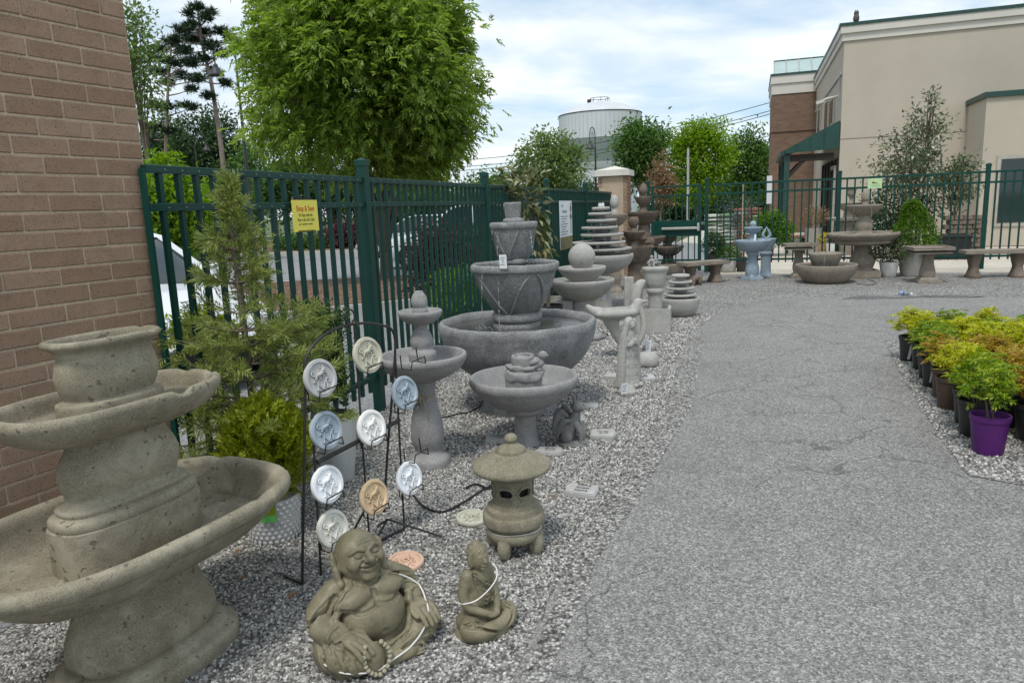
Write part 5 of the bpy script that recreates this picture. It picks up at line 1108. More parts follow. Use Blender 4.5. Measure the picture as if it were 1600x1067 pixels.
# ---- dove basin on a swooping support
def make_dove():
    S = Sculpt((-3.4, -2.2, -.1), (3.6, 2.2, 6.4), .055)
    S.path([(-.9, 0, 4.6), (-.4, 0, 3.2), (.3, 0, 1.8), (1.0, 0, .5), (1.1, 0, .1)], [.85, .5, .4, .42, .55], .3)
    S.ell((-.2, 0, 4.75), (2.3, 1.55, .75), .2); S.ell((-.3, 0, 5.3), (1.9, 1.25, .75), .08, True)
    S.path([(-1.9, 0, 4.85), (-2.6, 0, 5.1), (-3.1, .1, 5.6)], [.55, .35, .12], .2)
    S.path([(1.6, 0, 4.8), (2.0, 0, 5.3), (2.1, 0, 5.7)], [.6, .42, .36], .2); S.ell((2.2, 0, 5.72), (.5, .38, .36), .1); S.path([(2.5, 0, 5.72), (2.9, 0, 5.78), (3.1, 0, 5.75)], [.2, .13, .05], .06)
    S.path([(2.2, -.2, 5.2), (2.55, -.3, 4.0), (2.5, -.35, 2.6), (2.0, -.3, 1.6), (1.5, -.2, 1.3), (1.2, -.1, 1.9), (1.4, 0, 2.8)], [.22, .26, .3, .3, .26, .22, .14], .12)
    S.ell((.9, 0, .1), (1.1, .9, .3), .15)
    return S.mesh('body', S_PALE, 0, .1)
dv = tag(link('dove_basin', make_dove(), None, base_at(966, 560), (0, 0, R(6))), 'pale bird bath shaped like a dove with raised tail on a swooping stand', 'bird bath', FG)
def make_rabbit():
    S = Sculpt((-1, -1.2, -.1), (1, 1.1, 2.6), .05)
    S.ell((0, .2, .6), (.5, .7, .6), .1); S.ell((0, -.4, .85), (.35, .4, .5), .1); S.ell((0, -.6, 1.45), (.3, .38, .3), .08); S.ell((0, -.2, .12), (.5, .75, .2), .1)
    for sx in (-1, 1): S.path([(sx*.14, -.45, 1.65), (sx*.2, -.1, 1.9), (sx*.22, .2, 1.75)], [.1, .12, .05], .04); S.cap((sx*.2, -.6, .6), (sx*.2, -.75, .15), .13, .12, .05); S.ell((sx*.15, -.8, 1.52), .045, .02, True)
    S.ell((0, .9, .5), .2, .06); return S.mesh('body', S_PALE, 0, .1)
tag(link('rabbit_statue', make_rabbit(), None, base_at(1019, 552), (0, 0, R(60))), 'small grey sitting rabbit statue with a white tag, beside the square trough', 'statue')
tag(M().lathe([(.09, 0), (.115, .03), (.11, .09), (.07, .13), (.001, .14)], 24).obj('round_stone', S_PALE, None, base_at(1011, 572), smooth=True, sharp=80, wob=.008, wf=10), 'smooth round grey stone between the rabbit and the veiled woman', 'garden stone')
tag(M().lathe([(.1, 0), (.12, .03), (.1, .07), (.001, .09)], 20).obj('round_stone', S_GREY, None, base_at(926, 531), smooth=True, sharp=80, wob=.01, wf=10), 'round grey stone behind the wide bottom bowl of the largest fountain', 'garden stone')
# ---- curled leaf sculpture with flat slab
def make_leaf():
    S = Sculpt((-1.6, -1.2, -.1), (1.8, 1.2, 7.6), .06)
    S.box((-.75, .55, 3.5), (.6, .22, 3.4), .12)
    S.path([(0, 0, .2), (.1, 0, 2.0), (.0, 0, 4.2), (.35, 0, 5.8), (.95, 0, 6.3)], [.8, .75, .72, .55, .2], .2)
    S.path([(.6, -.45, .5), (.62, -.5, 2.4), (.5, -.5, 4.2), (.75, -.45, 5.4)], [.42, .4, .36, .2], .1, True)
    S.ell((0, 0, .15), (1.0, .8, .3), .2); return S.mesh('body', S_PALE, 0, .1)
tag(link('leaf_fountain', make_leaf(), None, base_at(995, 521), (0, 0, R(10))), 'pale curled leaf shaped fountain with a flat slab behind it, left of the urn', 'fountain', FG)
# ---- birds
def make_bird():
    S = Sculpt((-.5, -1.1, -.3), (.5, 1.2, 1.3), .026)
    S.ell((0, 0, .35), (.28, .45, .3), .08); S.ell((0, -.38, .75), (.21, .23, .21), .1); S.path([(0, -.56, .76), (0, -.68, .73)], [.07, .02], .03, per=1); S.path([(0, .3, .4), (0, .65, .55), (0, .85, .6)], [.2, .14, .1], .08)
    for sx in (-1, 1): S.path([(sx*.22, -.15, .5), (sx*.3, .15, .42), (sx*.2, .5, .45)], [.1, .13, .05], .04); S.ell((sx*.13, -.53, .82), .03, .015, True)
    S.ell((0, -.05, .05), (.22, .3, .14), .06); return S.mesh('bird', S_GREY, None, .1)
BIRD = make_bird()
Bd = np.array(fd.location); k = mpp((Bd[0], Bd[1], .5))
link('bird', BIRD, fd, (19*k, -4*k, zat(Bd, 578)), (0, 0, R(72))).scale = (1.35, 1.35, 1.35)
B2 = np.array(fg.location)
for dx, dy, a in ((-7, -3, 20), (3, 4, 200)): link('bird', BIRD, fg, (dx*mpp((B2[0], B2[1], .8)), dy*.006, zat(B2, 417)), (0, 0, R(a)))
def make_urnfigure():
    S = Sculpt((-.6, -.6, -.1), (.6, .6, 1.9), .04)
    S.ell((0, 0, .35), (.32, .28, .42), .08); S.ell((0, -.02, .85), (.24, .2, .32), .08); S.ell((0, -.06, 1.3), .19, .05)
    for sx in (-1, 1): S.path([(sx*.2, -.05, .95), (sx*.32, -.2, .6), (sx*.1, -.35, .5)], [.09, .08, .06], .03); S.path([(sx*.15, -.15, .3), (sx*.28, -.4, .35), (sx*.2, -.45, .02)], [.14, .11, .08], .04)
    return S.mesh('seated_child', S_PALE, None, .1)
link('seated_child', make_urnfigure(), fg, (-.04, 0, zat(B2, 418)))
# ---- crawling brown animal under the bench
def make_crawler():
    S = Sculpt((-1.2, -2, -.1), (1.2, 2, 2.4), .06)
    S.path([(0, 1.1, 1.25), (0, .2, 1.35), (0, -.7, 1.0)], [.5, .52, .45], .15); S.ell((0, -1.2, .75), (.42, .5, .4), .12); S.ell((0, -1.62, .6), (.2, .2, .16), .08)
    for sx in (-1, 1):
        S.path([(sx*.35, 1.1, 1.1), (sx*.42, .8, .55), (sx*.4, 1.2, .12)], [.32, .22, .15], .08); S.path([(sx*.36, -.6, .95), (sx*.45, -.7, .45), (sx*.42, -.95, .12)], [.26, .18, .14], .08); S.ell((sx*.34, -1.05, 1.1), (.14, .1, .18), .05)
    S.path([(0, 1.5, 1.3), (0, 1.85, 1.6), (.1, 1.8, 2.0)], [.14, .1, .07], .06)
    return S.mesh('body', S_BROWN, 0, .1)
tag(link('animal_statue', make_crawler(), None, base_at(1086, 446), (0, 0, R(-62))), 'brown statue of a crouching animal beneath the stone bench', 'statue')

# ------------------------------------------------------------------ wall plaques with a prancing animal over a letter M, and their wire display rack
def emblem_mesh():
    m = M(); z = .002
    def tb(pts, rad, per=5):
        P = spline([(x, y, z) for x, y in pts], per); rd = np.interp(np.linspace(0, 1, len(P)), np.linspace(0, 1, len(rad)), rad) if not np.isscalar(rad) else rad; m.tube(P, rd, 6)
    tb([(-.018, .012), (-.004, .014), (.01, .02)], [.0065, .008, .0065]); tb([(.008, .022), (.015, .03), (.02, .034)], [.006, .0075, .006]); tb([(.016, .033), (.024, .033)], [.0055, .003])
    tb([(-.02, .012), (-.032, .012), (-.038, .02), (-.033, .028), (-.027, .024), (-.03, .02)], [.003, .0032, .0032, .003, .0026, .002])
    tb([(-.017, .01), (-.022, .0), (-.012, -.006), (-.017, -.014)], [.0055, .0045, .003, .0028]); tb([(-.008, .01), (-.006, .0), (.002, -.006)], [.005, .004, .0026])
    tb([(.008, .014), (.014, .006), (.008, -.002)], [.0045, .0035, .0026]); tb([(.012, .02), (.024, .016), (.03, .009), (.026, .004)], [.0045, .0035, .0026, .0024])
    tb([(.012, .038), (.016, .042), (.022, .041)], [.003, .0028, .002]); tb([(.01, .034), (.004, .038)], [.004, .002])
    tb([(-.034, -.012), (-.03, -.006), (-.022, -.01), (-.019, -.024), (-.022, -.038), (-.028, -.038)], [.0024, .0028, .003, .003, .003, .0024])
    tb([(-.022, -.01), (-.01, -.026), (.0, -.04)], [.0028, .0034, .003]); tb([(.0, -.04), (.008, -.024), (.015, -.01)], [.0022, .0024, .0026]); tb([(.015, -.01), (.02, -.024), (.019, -.038), (.028, -.038)], [.0028, .0034, .0032, .0024]); tb([(.015, -.01), (.026, -.004), (.034, -.01), (.03, -.018), (.025, -.014)], [.0026, .0026, .0024, .0022, .002])
    V = np.concatenate(m.v); V = V*np.array([1.22, 1.22, 1.5]); V[:, 2] = np.maximum(V[:, 2], .0004); m.v = [V]; return m.mesh('emblem', None, smooth=True, sharp=180)
def plaque_mesh():
    r = .083; return M().lathe([(r-.004, 0), (r, .004), (r, .016), (r-.003, .02), (r-.015, .021), (r-.018, .0155), (r-.02, .0125), (.001, .0125)], 56).mesh('disc', None, smooth=True, sharp=45, wob=.0005, wf=40)
PLQ = {}
def plaque(loc, rot, col, label, group='round plaques with a prancing animal'):
    if col not in PLQ:
        c = dict(grey=((.3, .3, .295), (.4, .4, .39)), sand=((.34, .32, .25), (.45, .43, .35)), blue=((.23, .27, .31), (.33, .38, .42)), cream=((.68, .67, .62), (.78, .77, .73)), white=((.7, .73, .76), (.8, .82, .84)), tan=((.45, .33, .2), (.55, .42, .28)), bone=((.55, .53, .46), (.65, .63, .56)), terra=((.42, .28, .2), (.52, .36, .27)), green=((.33, .32, .25), (.42, .41, .34)))[col]
        mt = stone('plaque_'+col, c[0], c[1], .25, 300, 0); a, b = plaque_mesh(), emblem_mesh(); a.materials.append(mt); b.materials.append(mt); PLQ[col] = (a, b)
    t = thing('plaque', label, 'plaque', loc, 0, group); t.rotation_mode = 'QUATERNION'; t.rotation_quaternion = rot
    link('disc', PLQ[col][0], t); link('emblem', PLQ[col][1], t, (0, 0, .0122)); return t
def face_quat(nrm, up=(0, 0, 1)):
    n = Vector(nrm).normalized(); u = Vector(up); x = u.cross(n).normalized(); y = n.cross(x); return Matrix((x, y, n)).transposed().to_quaternion()
rd = np.array([.586, .81, 0]); rnm = np.array([.81, -.586, 0])                # rack runs along rd, faces rnm
R0 = g(472, 915); R0[2] = 0
def rpt(px, py, off=0.0):         # point of the rack plane seen at a photo pixel
    d = FOC*_F + (px-800)*_r - (py-533.5)*_u; o = np.array([0, 0, EYE]); t = ((R0+rnm*off-o)@rnm)/(d@rnm); return o+d*t
rk = thing('display_rack', 'black wire display rack with an arched top holding the round plaques', 'display rack', R0)
L_ = lambda P: [tuple(np.array(p)-R0) for p in P]
def rod(name, pts, rad=.0048, per=6): return M().tube(spline(L_(pts), per) if per > 1 else np.array(L_(pts)), rad, 7).obj(name, M_IRON, rk, smooth=True)
pa, pb_, pc = rpt(478, 560), rpt(547, 507), rpt(616, 523)
rod('arch', [R0, rpt(474, 800), rpt(477, 620), pa, rpt(506, 524), pb_, rpt(588, 507), pc, rpt(614, 600), rpt(606, 700), rpt(600, 800)], .0062)
rod('finial_ring', [pb_+np.array([0, 0, .035])+.032*(math.cos(q)*rd*.9+math.sin(q)*np.array([0, 0, 1])) for q in np.linspace(0, 6.283, 13)], .0035, 3)
for a, b in (((487, 640), (502, 905)), ((553, 505), (578, 855)), ((617, 545), (632, 833))): rod('upright', [rpt(*a), rpt((a[0]+b[0])/2, (a[1]+b[1])/2), rpt(*b)], .005, 1)
q0, q1 = rpt(496, 722, .0), rpt(624, 656, .0); rod('cross_bar', [q0, q1], .011, 1)
back = rpt(600, 800)-rnm*.38; back[2] = .01
for P in ([rpt(578, 852), rpt(632, 808)*[1, 1, 0]+[0, 0, .012]], [rpt(606, 812)*[1, 1, 0]+[0, 0, .1], g(690, 838, .01)], [rpt(606, 812)*[1, 1, 0]+[0, 0, .1], g(578, 858, .01)], [rpt(606, 812)*[1, 1, 0]+[0, 0, .1], g(590, 822, .01)], [rpt(568, 800), g(545, 842, .01)], [R0+[0, 0, .01], R0+rnm*-.12+[0, 0, .01]]): rod('foot', P, .0055, 1)
pq = [('grey', 498, 590, 'grey plaque with a prancing animal, top of the left column on the rack'), ('sand', 572, 554, 'sand coloured plaque at the top of the middle column on the rack'), ('blue', 630, 613, 'small looking slate blue plaque in the right column of the rack'),
      ('blue', 507, 671, 'slate blue plaque in the left column of the rack below the grey one'), ('cream', 578, 667, 'cream white plaque in the middle column of the rack'), ('white', 509, 755, 'bluish white plaque low in the left column of the rack'),
      ('tan', 582, 775, 'tan orange plaque at the bottom of the middle column on the rack'), ('white', 637, 746, 'white plaque at the bottom of the right column on the rack'), ('bone', 517, 824, 'bone coloured plaque behind the laughing figure’s head')]
def holder(px, py):
    c = rpt(px, py); r = .083; up = np.array([0, 0, 1.0])
    a = [c-rd*.055-rnm*.012-up*.02, c-rd*.055-rnm*.008-up*.087, c-rd*.045+rnm*.045-up*.09, c-rd*.04+rnm*.05-up*.05, c+rd*.05+rnm*.05-up*.04, c+rd*.06+rnm*.045-up*.075, c+rd*.06-rnm*.005-up*.075, c+rd*.058-rnm*.012-up*.0]
    rod('holder', a, .0032, 1)
for col, px, py, lb in pq:
    holder(px, py); c = rpt(px, py, .012); tilt = rnm+np.array([0, 0, .22]); plaque(c-np.array([0, 0, .004]), face_quat(tilt), col, lb.replace('’s', ''))
holder(640, 546); holder(645, 690)
plaque(np.array([*g(738, 814)[:2], .008]), face_quat((.06, -.05, 1), (.2, 1, 0)), 'green', 'olive plaque lying on the gravel left of the stone lantern')
plaque(np.array([*g(634, 883)[:2], .008]), face_quat((.03, -.06, 1), (-.3, 1, 0)), 'terra', 'terracotta plaque lying on the gravel beside the laughing figure')

# ------------------------------------------------------------------ signs on the fences
def sign(name, label, loc, rz, w, h, mat, brk=True):
    t = thing(name, label, 'sign', loc, rz); M().box((0, 0, 0), (w, .004, h)).obj('panel', mat, t)
    if brk: M().box((0, .004, h/2+.006), (w*.7, .012, .014)).box((0, .004, -h/2+.002), (w*.7, .012, .012)).obj('bracket', M_BLACK, t)
    return t
def letters(t, s, size, x, z, mat, sx=1.0, y=-.0032): return link('lettering', text_mesh(s, size, .0004, 'CENTER', sx), t, (x, y, z), (R(90), 0, 0), mat)
M_SY = plain('yellow_sign_card', (.86, .75, .13), .6, .3, .03); M_RED = plain('red_ink', (.6, .07, .02), .7); M_INK2 = plain('olive_ink', (.16, .14, .03), .7); M_TEAL = plain('teal_ink', (.05, .2, .18), .7)
t = sign('fence_sign', 'yellow Shop & Save sign fixed to the near panel of the left fence', FP(4.125, -.05)+np.array([0, 0, 1.56]), R(90)-FT+0, .285, .2, M_SY)
t.scale = (1, 1, 1)
letters(t, 'Shop & Save', .05, 0, .045, M_RED, .82); letters(t, "It's Easy with the", .027, 0, .004, M_INK2, .85); letters(t, 'Play in the Dirt Club', .027, 0, -.026, M_INK2, .85)
mm = M(); x = -.085
for wl in (.016, .008, .05, .012, .035):
    mm.box((x+wl/2, -.0026, -.054), (wl, .0012, .008)); x += wl+.008
mm.obj('small_print', M_INK2, t)
def mk_poster():
    m = Mat('poster_photo', .5, .4); m.color(m.ramp(m.noise(14, 4, .6), [(.3, (.08, .11, .04)), (.5, (.25, .24, .12)), (.62, (.3, .22, .08)), (.75, (.3, .3, .28))])); return m.m
PS = FP(11.46, -.05); t = sign('fence_poster', 'tall white poster about fountains on the far part of the left fence', PS+np.array([0, 0, 1.27]), R(90)-FT, .86, .75, M_WHITE)
link('photo_strip', M().box((0, -.0035, -.29), (.84, .002, .2)).mesh('photo_strip', mk_poster()), t); link('photo_strip', M().box((.33, -.0035, .1), (.05, .002, .5)).box((.33, -.0035, .12), (.14, .002, .06)).box((.33, -.0035, .25), (.1, .002, .08)).mesh('photo_strip', S_TAUPE), t)
letters(t, 'Love', .07, -.25, .3, M_TEAL); letters(t, 'Fountains', .085, -.1, .21, M_TEAL)
mm = M()
for i in range(8): mm.box((-.12-.03*(i % 3), -.0032, .13-.04*i), (.5-.12*(i % 3), .001, .012))
mm.obj('small_print', M_INK, t)
M_SG = plain('pale_green_card', (.5, .68, .38), .6, .3, .05)
t = sign('fence_sign', 'pale green card sign with a tiny truck drawing on the back fence', BP(2.04, -.05)+np.array([0, 0, 1.76]), R(90)-BT, .25, .19, M_SG, False)
mm = M().box((-.025, -.0032, .015), (.055, .001, .035)).box((.025, -.0032, .005), (.03, .001, .018)).box((.045, -.0032, .002), (.016, .001, .01))
mm.obj('truck_print', M_INK2, t); mm = M()
for i, w in enumerate((.18, .14, .16)): mm.box((.01*i, -.0032, -.03-.016*i), (w, .001, .004))
mm.obj('small_print', plain('green_ink', (.25, .4, .2), .7), t)

# cords on the gravel, bottle, small finds
def cord(px, label, rad=.006):
    P = [np.array([*g(x, y)[:2], .012+.004*(i % 2)]) for i, (x, y) in enumerate(px)]; return tag(M().tube(spline(P, 7), rad, 7).obj('extension_cord', M_BLACK, None, smooth=True), label, 'cord', 'black fountain pump cords')
cord([(645, 775), (662, 795), (690, 803), (722, 790), (755, 768), (790, 752)], 'black cord curving from the display rack towards the stone lantern')
cord([(728, 765), (745, 760), (765, 766), (785, 756)], 'short black cord end on the gravel left of the lantern')
cord([(690, 655), (715, 650), (735, 645), (752, 635), (748, 628)], 'thin black cord below the largest fountain, left of the bird bath', .005)
cord([(905, 537), (925, 534), (940, 531), (950, 525), (940, 521)], 'dark cord on the gravel behind the dove basin', .006)
cord([(1355, 437), (1368, 442), (1360, 446), (1338, 445)], 'thin black cord beside the bowl fountain in the back row', .005)
bt_ = thing('plastic_bottle', 'crushed clear plastic bottle lying on the gravel before the back row', 'bottle', base_at(1402, 461), R(35))
M_CLR = Mat('clear_plastic', .12, .6); M_CLR.color((.8, .84, .88)); M_CLR.b.inputs['Transmission Weight'].default_value = .85
o = M().lathe([(.001, 0), (.032, .004), (.034, .06), (.03, .08), (.034, .1), (.034, .15), (.014, .19), (.013, .21), (.001, .211)], 16).obj('bottle_body', M_CLR.m, bt_, (0, 0, .034), (R(90), 0, 0), smooth=True); M().lathe([(.036, .06), (.036, .1)], 16, cap=False).obj('paper_label', plain('blue_bottle_label', (.25, .35, .6), .5), bt_, (0, 0, .034), (R(90), 0, 0)); M().lathe([(.001, .205), (.016, .205), (.016, .225), (.001, .226)], 12).obj('bottle_cap', M_WHITE, bt_, (0, 0, .034), (R(90), 0, 0))

# ------------------------------------------------------------------ foliage
def unit(A): return A/(np.linalg.norm(A, axis=-1, keepdims=True)+1e-9)
def leafquads(P, D, N, L, W, fold=.25):        # one bent quad per leaf
    D = unit(D); S = unit(np.cross(D, N)); U = np.cross(S, D); L = np.broadcast_to(L, len(P))[:, None]; W = np.broadcast_to(W, len(P))[:, None]
    mid = P+D*L*.42+U*W*fold; V = np.stack([P, mid+S*W*.5, P+D*L-U*L*.12, mid-S*W*.5], 1).reshape(-1, 3)
    return V, np.arange(len(P)*4).reshape(-1, 4)
def sprays(P, D, N, m, rl, ll, lw, rg, droop=.35, spread=50, taper=.4):    # pinnate sprays of m leaflets
    D = unit(D); S = unit(np.cross(D, N)); N = np.cross(S, D); bp, bd, bn, L, W = [], [], [], [], []
    for i in range(m):
        t = (i//2+1)/((m+1)//2+.0001); side = 1 if i % 2 else -1
        if i == m-1: t, side = 1.0, 0
        p = P+D*rl*t-np.array([0, 0, 1])*rl*droop*t*t; a = R(spread)*(1-.35*t)*side
        d = D*math.cos(a)+S*math.sin(a)-np.array([0, 0, 1])*(droop*.9*t+.1)+rg.normal(0, .14, P.shape)
        bp.append(p); bd.append(d); bn.append(N+rg.normal(0, .25, P.shape)); k = (1-taper*abs(t-.5))*rg.uniform(.8, 1.15, len(P)); L.append(ll*k); W.append(lw*k)
    return leafquads(np.concatenate(bp), np.concatenate(bd), np.concatenate(bn), np.concatenate(L), np.concatenate(W))
def ballpts(n, rg, lo=.55, hi=1.0):
    d = unit(rg.normal(size=(n, 3))); return d*(rg.uniform(lo**2, hi**2, n)**.5)[:, None]
def clumps(c, r, nc, per, cs, rg, lo=.45, lumps=.16, zmin=-1.0, flat=.8):
    d = ballpts(nc, rg, lo, 1.0); d = d[d[:, 2] > zmin]; d = d*(1+lumps*np.sin(d@np.array([5.1, 3.7, 4.3])+rg.uniform(0, 6))[:, None]); C = d*np.array(r)
    P = np.repeat(C, per, 0)+rg.normal(0, 1, (len(C)*per, 3))*cs*np.array([1, 1, flat])*np.repeat(rg.uniform(.6, 1.25, len(C)), per)[:, None]
    O = unit(P-np.repeat(C, per, 0)*.75-np.array([0, 0, -.1*r[2]])); return P+np.array(c), O, C+np.array(c)
def limbs(m, base, H, C, r0, rg, n=14, wig=.06, split=.35):
    base = np.array(base, float); top = base+np.array([rg.normal(0, .03)*H, rg.normal(0, .03)*H, H]); m.tube(spline([base, base+(top-base)*.35+rg.normal(0, wig*.3, 3), base+(top-base)*.7+rg.normal(0, wig*.5, 3), top], 4), np.linspace(r0, r0*.3, 13), 8)
    for c in C[rg.permutation(len(C))[:n]]:
        f = rg.uniform(split, .9); s = base+(top-base)*f; e = np.array(c); md = (s+e)/2+rg.normal(0, wig, 3)+np.array([0, 0, .08*np.linalg.norm(e-s)]); m.tube(spline([s, md, e], 4), np.linspace(r0*(1-f)*.55+.012, .008, 9), 5)
def leafobj(name, VQ, mat, parent=None): me = qmesh(name, *VQ); me.materials.append(mat); return link(name, me, parent)
L_ASH = leafmat('ash_leaf', [(.12, .205, .03), (.18, .28, .04), (.24, .34, .06), (.3, .39, .1)], .5)
L_MID = leafmat('mid_leaf', [(.05, .11, .028), (.085, .17, .036), (.13, .22, .05)], .4)
L_DARK = leafmat('dark_leaf', [(.024, .055, .02), (.045, .09, .03), (.075, .125, .045)], .3)
L_LIGHT = leafmat('light_leaf', [(.09, .16, .04), (.15, .22, .06), (.2, .27, .1)], .4)
L_LIME = leafmat('lime_leaf', [(.1, .2, .01), (.16, .28, .02), (.24, .36, .04)], .45)
L_RED = leafmat('burgundy_leaf', [(.045, .014, .022), (.085, .024, .034), (.14, .05, .05)], .3)
L_ORNG = leafmat('rusty_leaf', [(.2, .12, .07), (.3, .18, .11), (.3, .24, .12)], .3)
L_PINE = leafmat('pine_needle', [(.012, .03, .014), (.024, .05, .02), (.04, .07, .03)], .15)
L_CYP = leafmat('cypress_spray', [(.11, .16, .035), (.19, .24, .06), (.27, .32, .09), (.35, .38, .13)], .4)
L_GOLD = leafmat('golden_spray', [(.12, .16, .008), (.22, .27, .012), (.34, .38, .03)], .3)
L_BOX = leafmat('boxwood_leaf', [(.02, .05, .012), (.045, .09, .02), (.09, .15, .03)], .25)
L_BRIGHT = leafmat('bright_box_leaf', [(.05, .12, .012), (.1, .2, .02), (.16, .28, .03)], .3)
L_MAG = leafmat('magnolia_leaf', [(.06, .09, .03), (.11, .14, .05), (.19, .18, .08), (.4, .42, .22)], .15, .35, .5)
L_OLIVE = leafmat('holly_leaf', [(.05, .075, .035), (.095, .13, .06), (.16, .19, .1), (.3, .32, .2)], .15, .3, .5)
L_NY = leafmat('nandina_yellow', [(.3, .36, .016), (.46, .48, .03), (.6, .56, .07)], .35)
L_NG = leafmat('nandina_green', [(.1, .2, .016), (.2, .32, .028), (.4, .44, .045)], .35)
L_NO = leafmat('nandina_orange', [(.34, .2, .04), (.42, .28, .05), (.4, .36, .05)], .35)
L_NR = leafmat('nandina_red', [(.26, .1, .06), (.34, .17, .09), (.3, .25, .07)], .35)
L_BLUE = leafmat('blue_needle', [(.06, .085, .075), (.11, .14, .125), (.17, .2, .18)], .15)
L_YFL = leafmat('yellow_petal', [(.6, .5, .02), (.75, .65, .05), (.8, .72, .1)], .3)
L_PFL = leafmat('purple_petal', [(.05, .03, .08), (.08, .05, .12), (.12, .1, .16)], .3)

def tree(label, px, py, rx, ry, Y, mat, nc, per, cs, ll, lw, name='tree', base=None, trunk=.12, seed=0, lo=.5, group=None, depthk=.9, bark=None, kind='leaf', nl=14, zmin=-1.0, split=.35, lumps=.16):
    rg = np.random.default_rng(seed); c = at(px, py, Y); k = mpp(c); r = np.array([rx*k, rx*k*depthk, ry*k])
    b = np.array([c[0], c[1], -.01]) if base is None else np.array(base, float)
    t = thing(name, label, 'tree' if r[2] > 1.1 else 'shrub', b, 0, group)
    P, O, C = clumps(c-b, r, nc, per, cs, rg, lo, lumps, zmin)
    ok = P[:, 2] > .06; P, O = P[ok], O[ok]
    if kind == 'spray': VQ = sprays(P, O*.7+rg.normal(0, .5, P.shape)+np.array([0, 0, -.15]), rg.normal(0, .4, P.shape)+np.array([0, 0, 1]), 7, ll*1.5, ll, lw, rg)
    else: VQ = leafquads(P, O*.6+rg.normal(0, .7, P.shape)+np.array([0, 0, -.2]), rg.normal(0, .5, P.shape)+np.array([0, 0, 1.0]), ll*rg.uniform(.7, 1.25, len(P)), lw*rg.uniform(.7, 1.25, len(P)))
    leafobj('crown', VQ, mat, t); m = M(); limbs(m, (0, 0, 0), max(c[2]-b[2]+r[2]*.25, .3), C, trunk, rg, nl, r[0]*.06, split); m.obj('trunk', bark or M_BARK, t, smooth=True); return t

# the big ash-like tree on the mulch island
tree('big bright green leafy tree rising over the left fence', 568, 106, 178, 176, 15.6, L_ASH, 380, 62, .23, .12, .046, 'leafy_tree', (*g(603, 444)[:2], .1), .13, 11, .4, None, .95, None, 'spray', 44, -.95, .1, .13)
# far trees
tree('pale green airy tree left of the water tower', 856, 262, 54, 54, 38, L_LIGHT, 130, 44, .32, .24, .11, 'leafy_tree', None, .14, 12, .45, 'deciduous trees beyond the fences')
tree('dark green dense tree just right of the water tower', 1003, 240, 35, 56, 46, L_MID, 110, 70, .38, .28, .13, 'leafy_tree', None, .18, 13, .4, 'deciduous trees beyond the fences')
tree('mid green round tree behind the gate, centre of the row', 1092, 250, 50, 60, 48, L_LIME, 120, 80, .42, .28, .12, 'leafy_tree', None, .18, 14, .4, 'deciduous trees beyond the fences')
tree('mid green tree beside the brick end block, right end of the row', 1172, 262, 42, 54, 50, L_MID, 110, 80, .42, .28, .12, 'leafy_tree', None, .18, 15, .4, 'deciduous trees beyond the fences')
tree('small rusty orange tree behind the brick pillar and gate', 1034, 285, 19, 40, 31, L_ORNG, 60, 34, .2, .13, .06, 'leafy_tree', None, .07, 16, .4)
for i, (px, py, rx, ry, Y, lb) in enumerate(((1065, 318, 55, 40, 58, 'left'), (1140, 312, 60, 42, 62, 'middle'), (1195, 318, 45, 40, 58, 'right'))):
    tree('low dark green tree seen through the back fence, %s one of three' % lb, px, py, rx, ry, Y, L_DARK, 110, 70, .5, .34, .16, 'leafy_tree', None, .2, 30+i, .3, 'low trees seen through the back fence')
for i, (px, py, rx, ry, Y, mt, lb) in enumerate(((330, 235, 58, 66, 58, L_DARK, 'dark green tree behind the small lamp, in the woods at left'), (265, 250, 45, 60, 62, L_DARK, 'dark tree behind the thinner pine trunk, in the woods at left'), (420, 285, 70, 55, 55, L_MID, 'mid green tree behind the left side of the big bright tree'), (520, 300, 80, 48, 58, L_DARK, 'dark tree behind the fence under the big bright tree'), (650, 315, 80, 40, 58, L_MID, 'mid green tree low behind the fence right of the big trunk'), (770, 312, 60, 36, 60, L_MID, 'mid green tree low between the big bright tree and the airy tree'), (900, 318, 70, 30, 62, L_DARK, 'dark low tree at the foot of the water tower'), (214, 95, 24, 95, 30, L_LIGHT, 'tall loose green tree beside the brick wall edge'))):
    tree(lb, px, py, rx, ry, Y, mt, 120 if i != 7 else 90, 75 if i != 7 else 22, .5 if i != 7 else .4, .32 if i != 7 else .22, .15 if i != 7 else .11, 'leafy_tree', None, .2 if i != 7 else .1, 40+i, .3 if i != 7 else .15, 'woods beyond the parking lot')
tree('bright lime green maple close behind the fence beside the brick wall', 252, 330, 62, 72, 24, L_LIME, 110, 80, .26, .2, .11, 'leafy_tree', None, .08, 51, .35)
tree('lime green young tree behind the small lamp post', 355, 330, 48, 44, 28, L_MID, 90, 70, .26, .2, .1, 'leafy_tree', None, .07, 52, .35)
tree('burgundy leaved maple behind the white lantern post', 335, 362, 52, 30, 33, L_RED, 100, 70, .25, .18, .09, 'red_shrub', None, .06, 53, .3, 'burgundy shrubs on the verge')
tree('small burgundy shrub on the verge left of the big tree trunk', 548, 372, 38, 22, 33, L_RED, 80, 60, .22, .16, .08, 'red_shrub', None, .05, 54, .3, 'burgundy shrubs on the verge')
tree('low green shrub on the verge right of the burgundy maple', 470, 382, 45, 16, 33, L_MID, 70, 60, .2, .15, .07, 'green_shrub', None, .04, 55, .3)
tree('dark purple hedge shrub behind the fence, left of the largest fountain', 692, 412, 52, 62, 10.2, L_RED, 150, 70, .1, .065, .035, 'purple_shrub', None, .04, 56, .3)
tree('dark purple shrub behind the second fence panel', 740, 420, 40, 60, 11.0, L_RED, 120, 70, .1, .065, .035, 'purple_shrub', None, .04, 57, .3)
tree('yellow green shrub at the foot of the purple hedge behind the fence', 722, 464, 44, 42, 8.9, L_LIME, 120, 60, .07, .055, .026, 'green_shrub', None, .03, 58, .3)
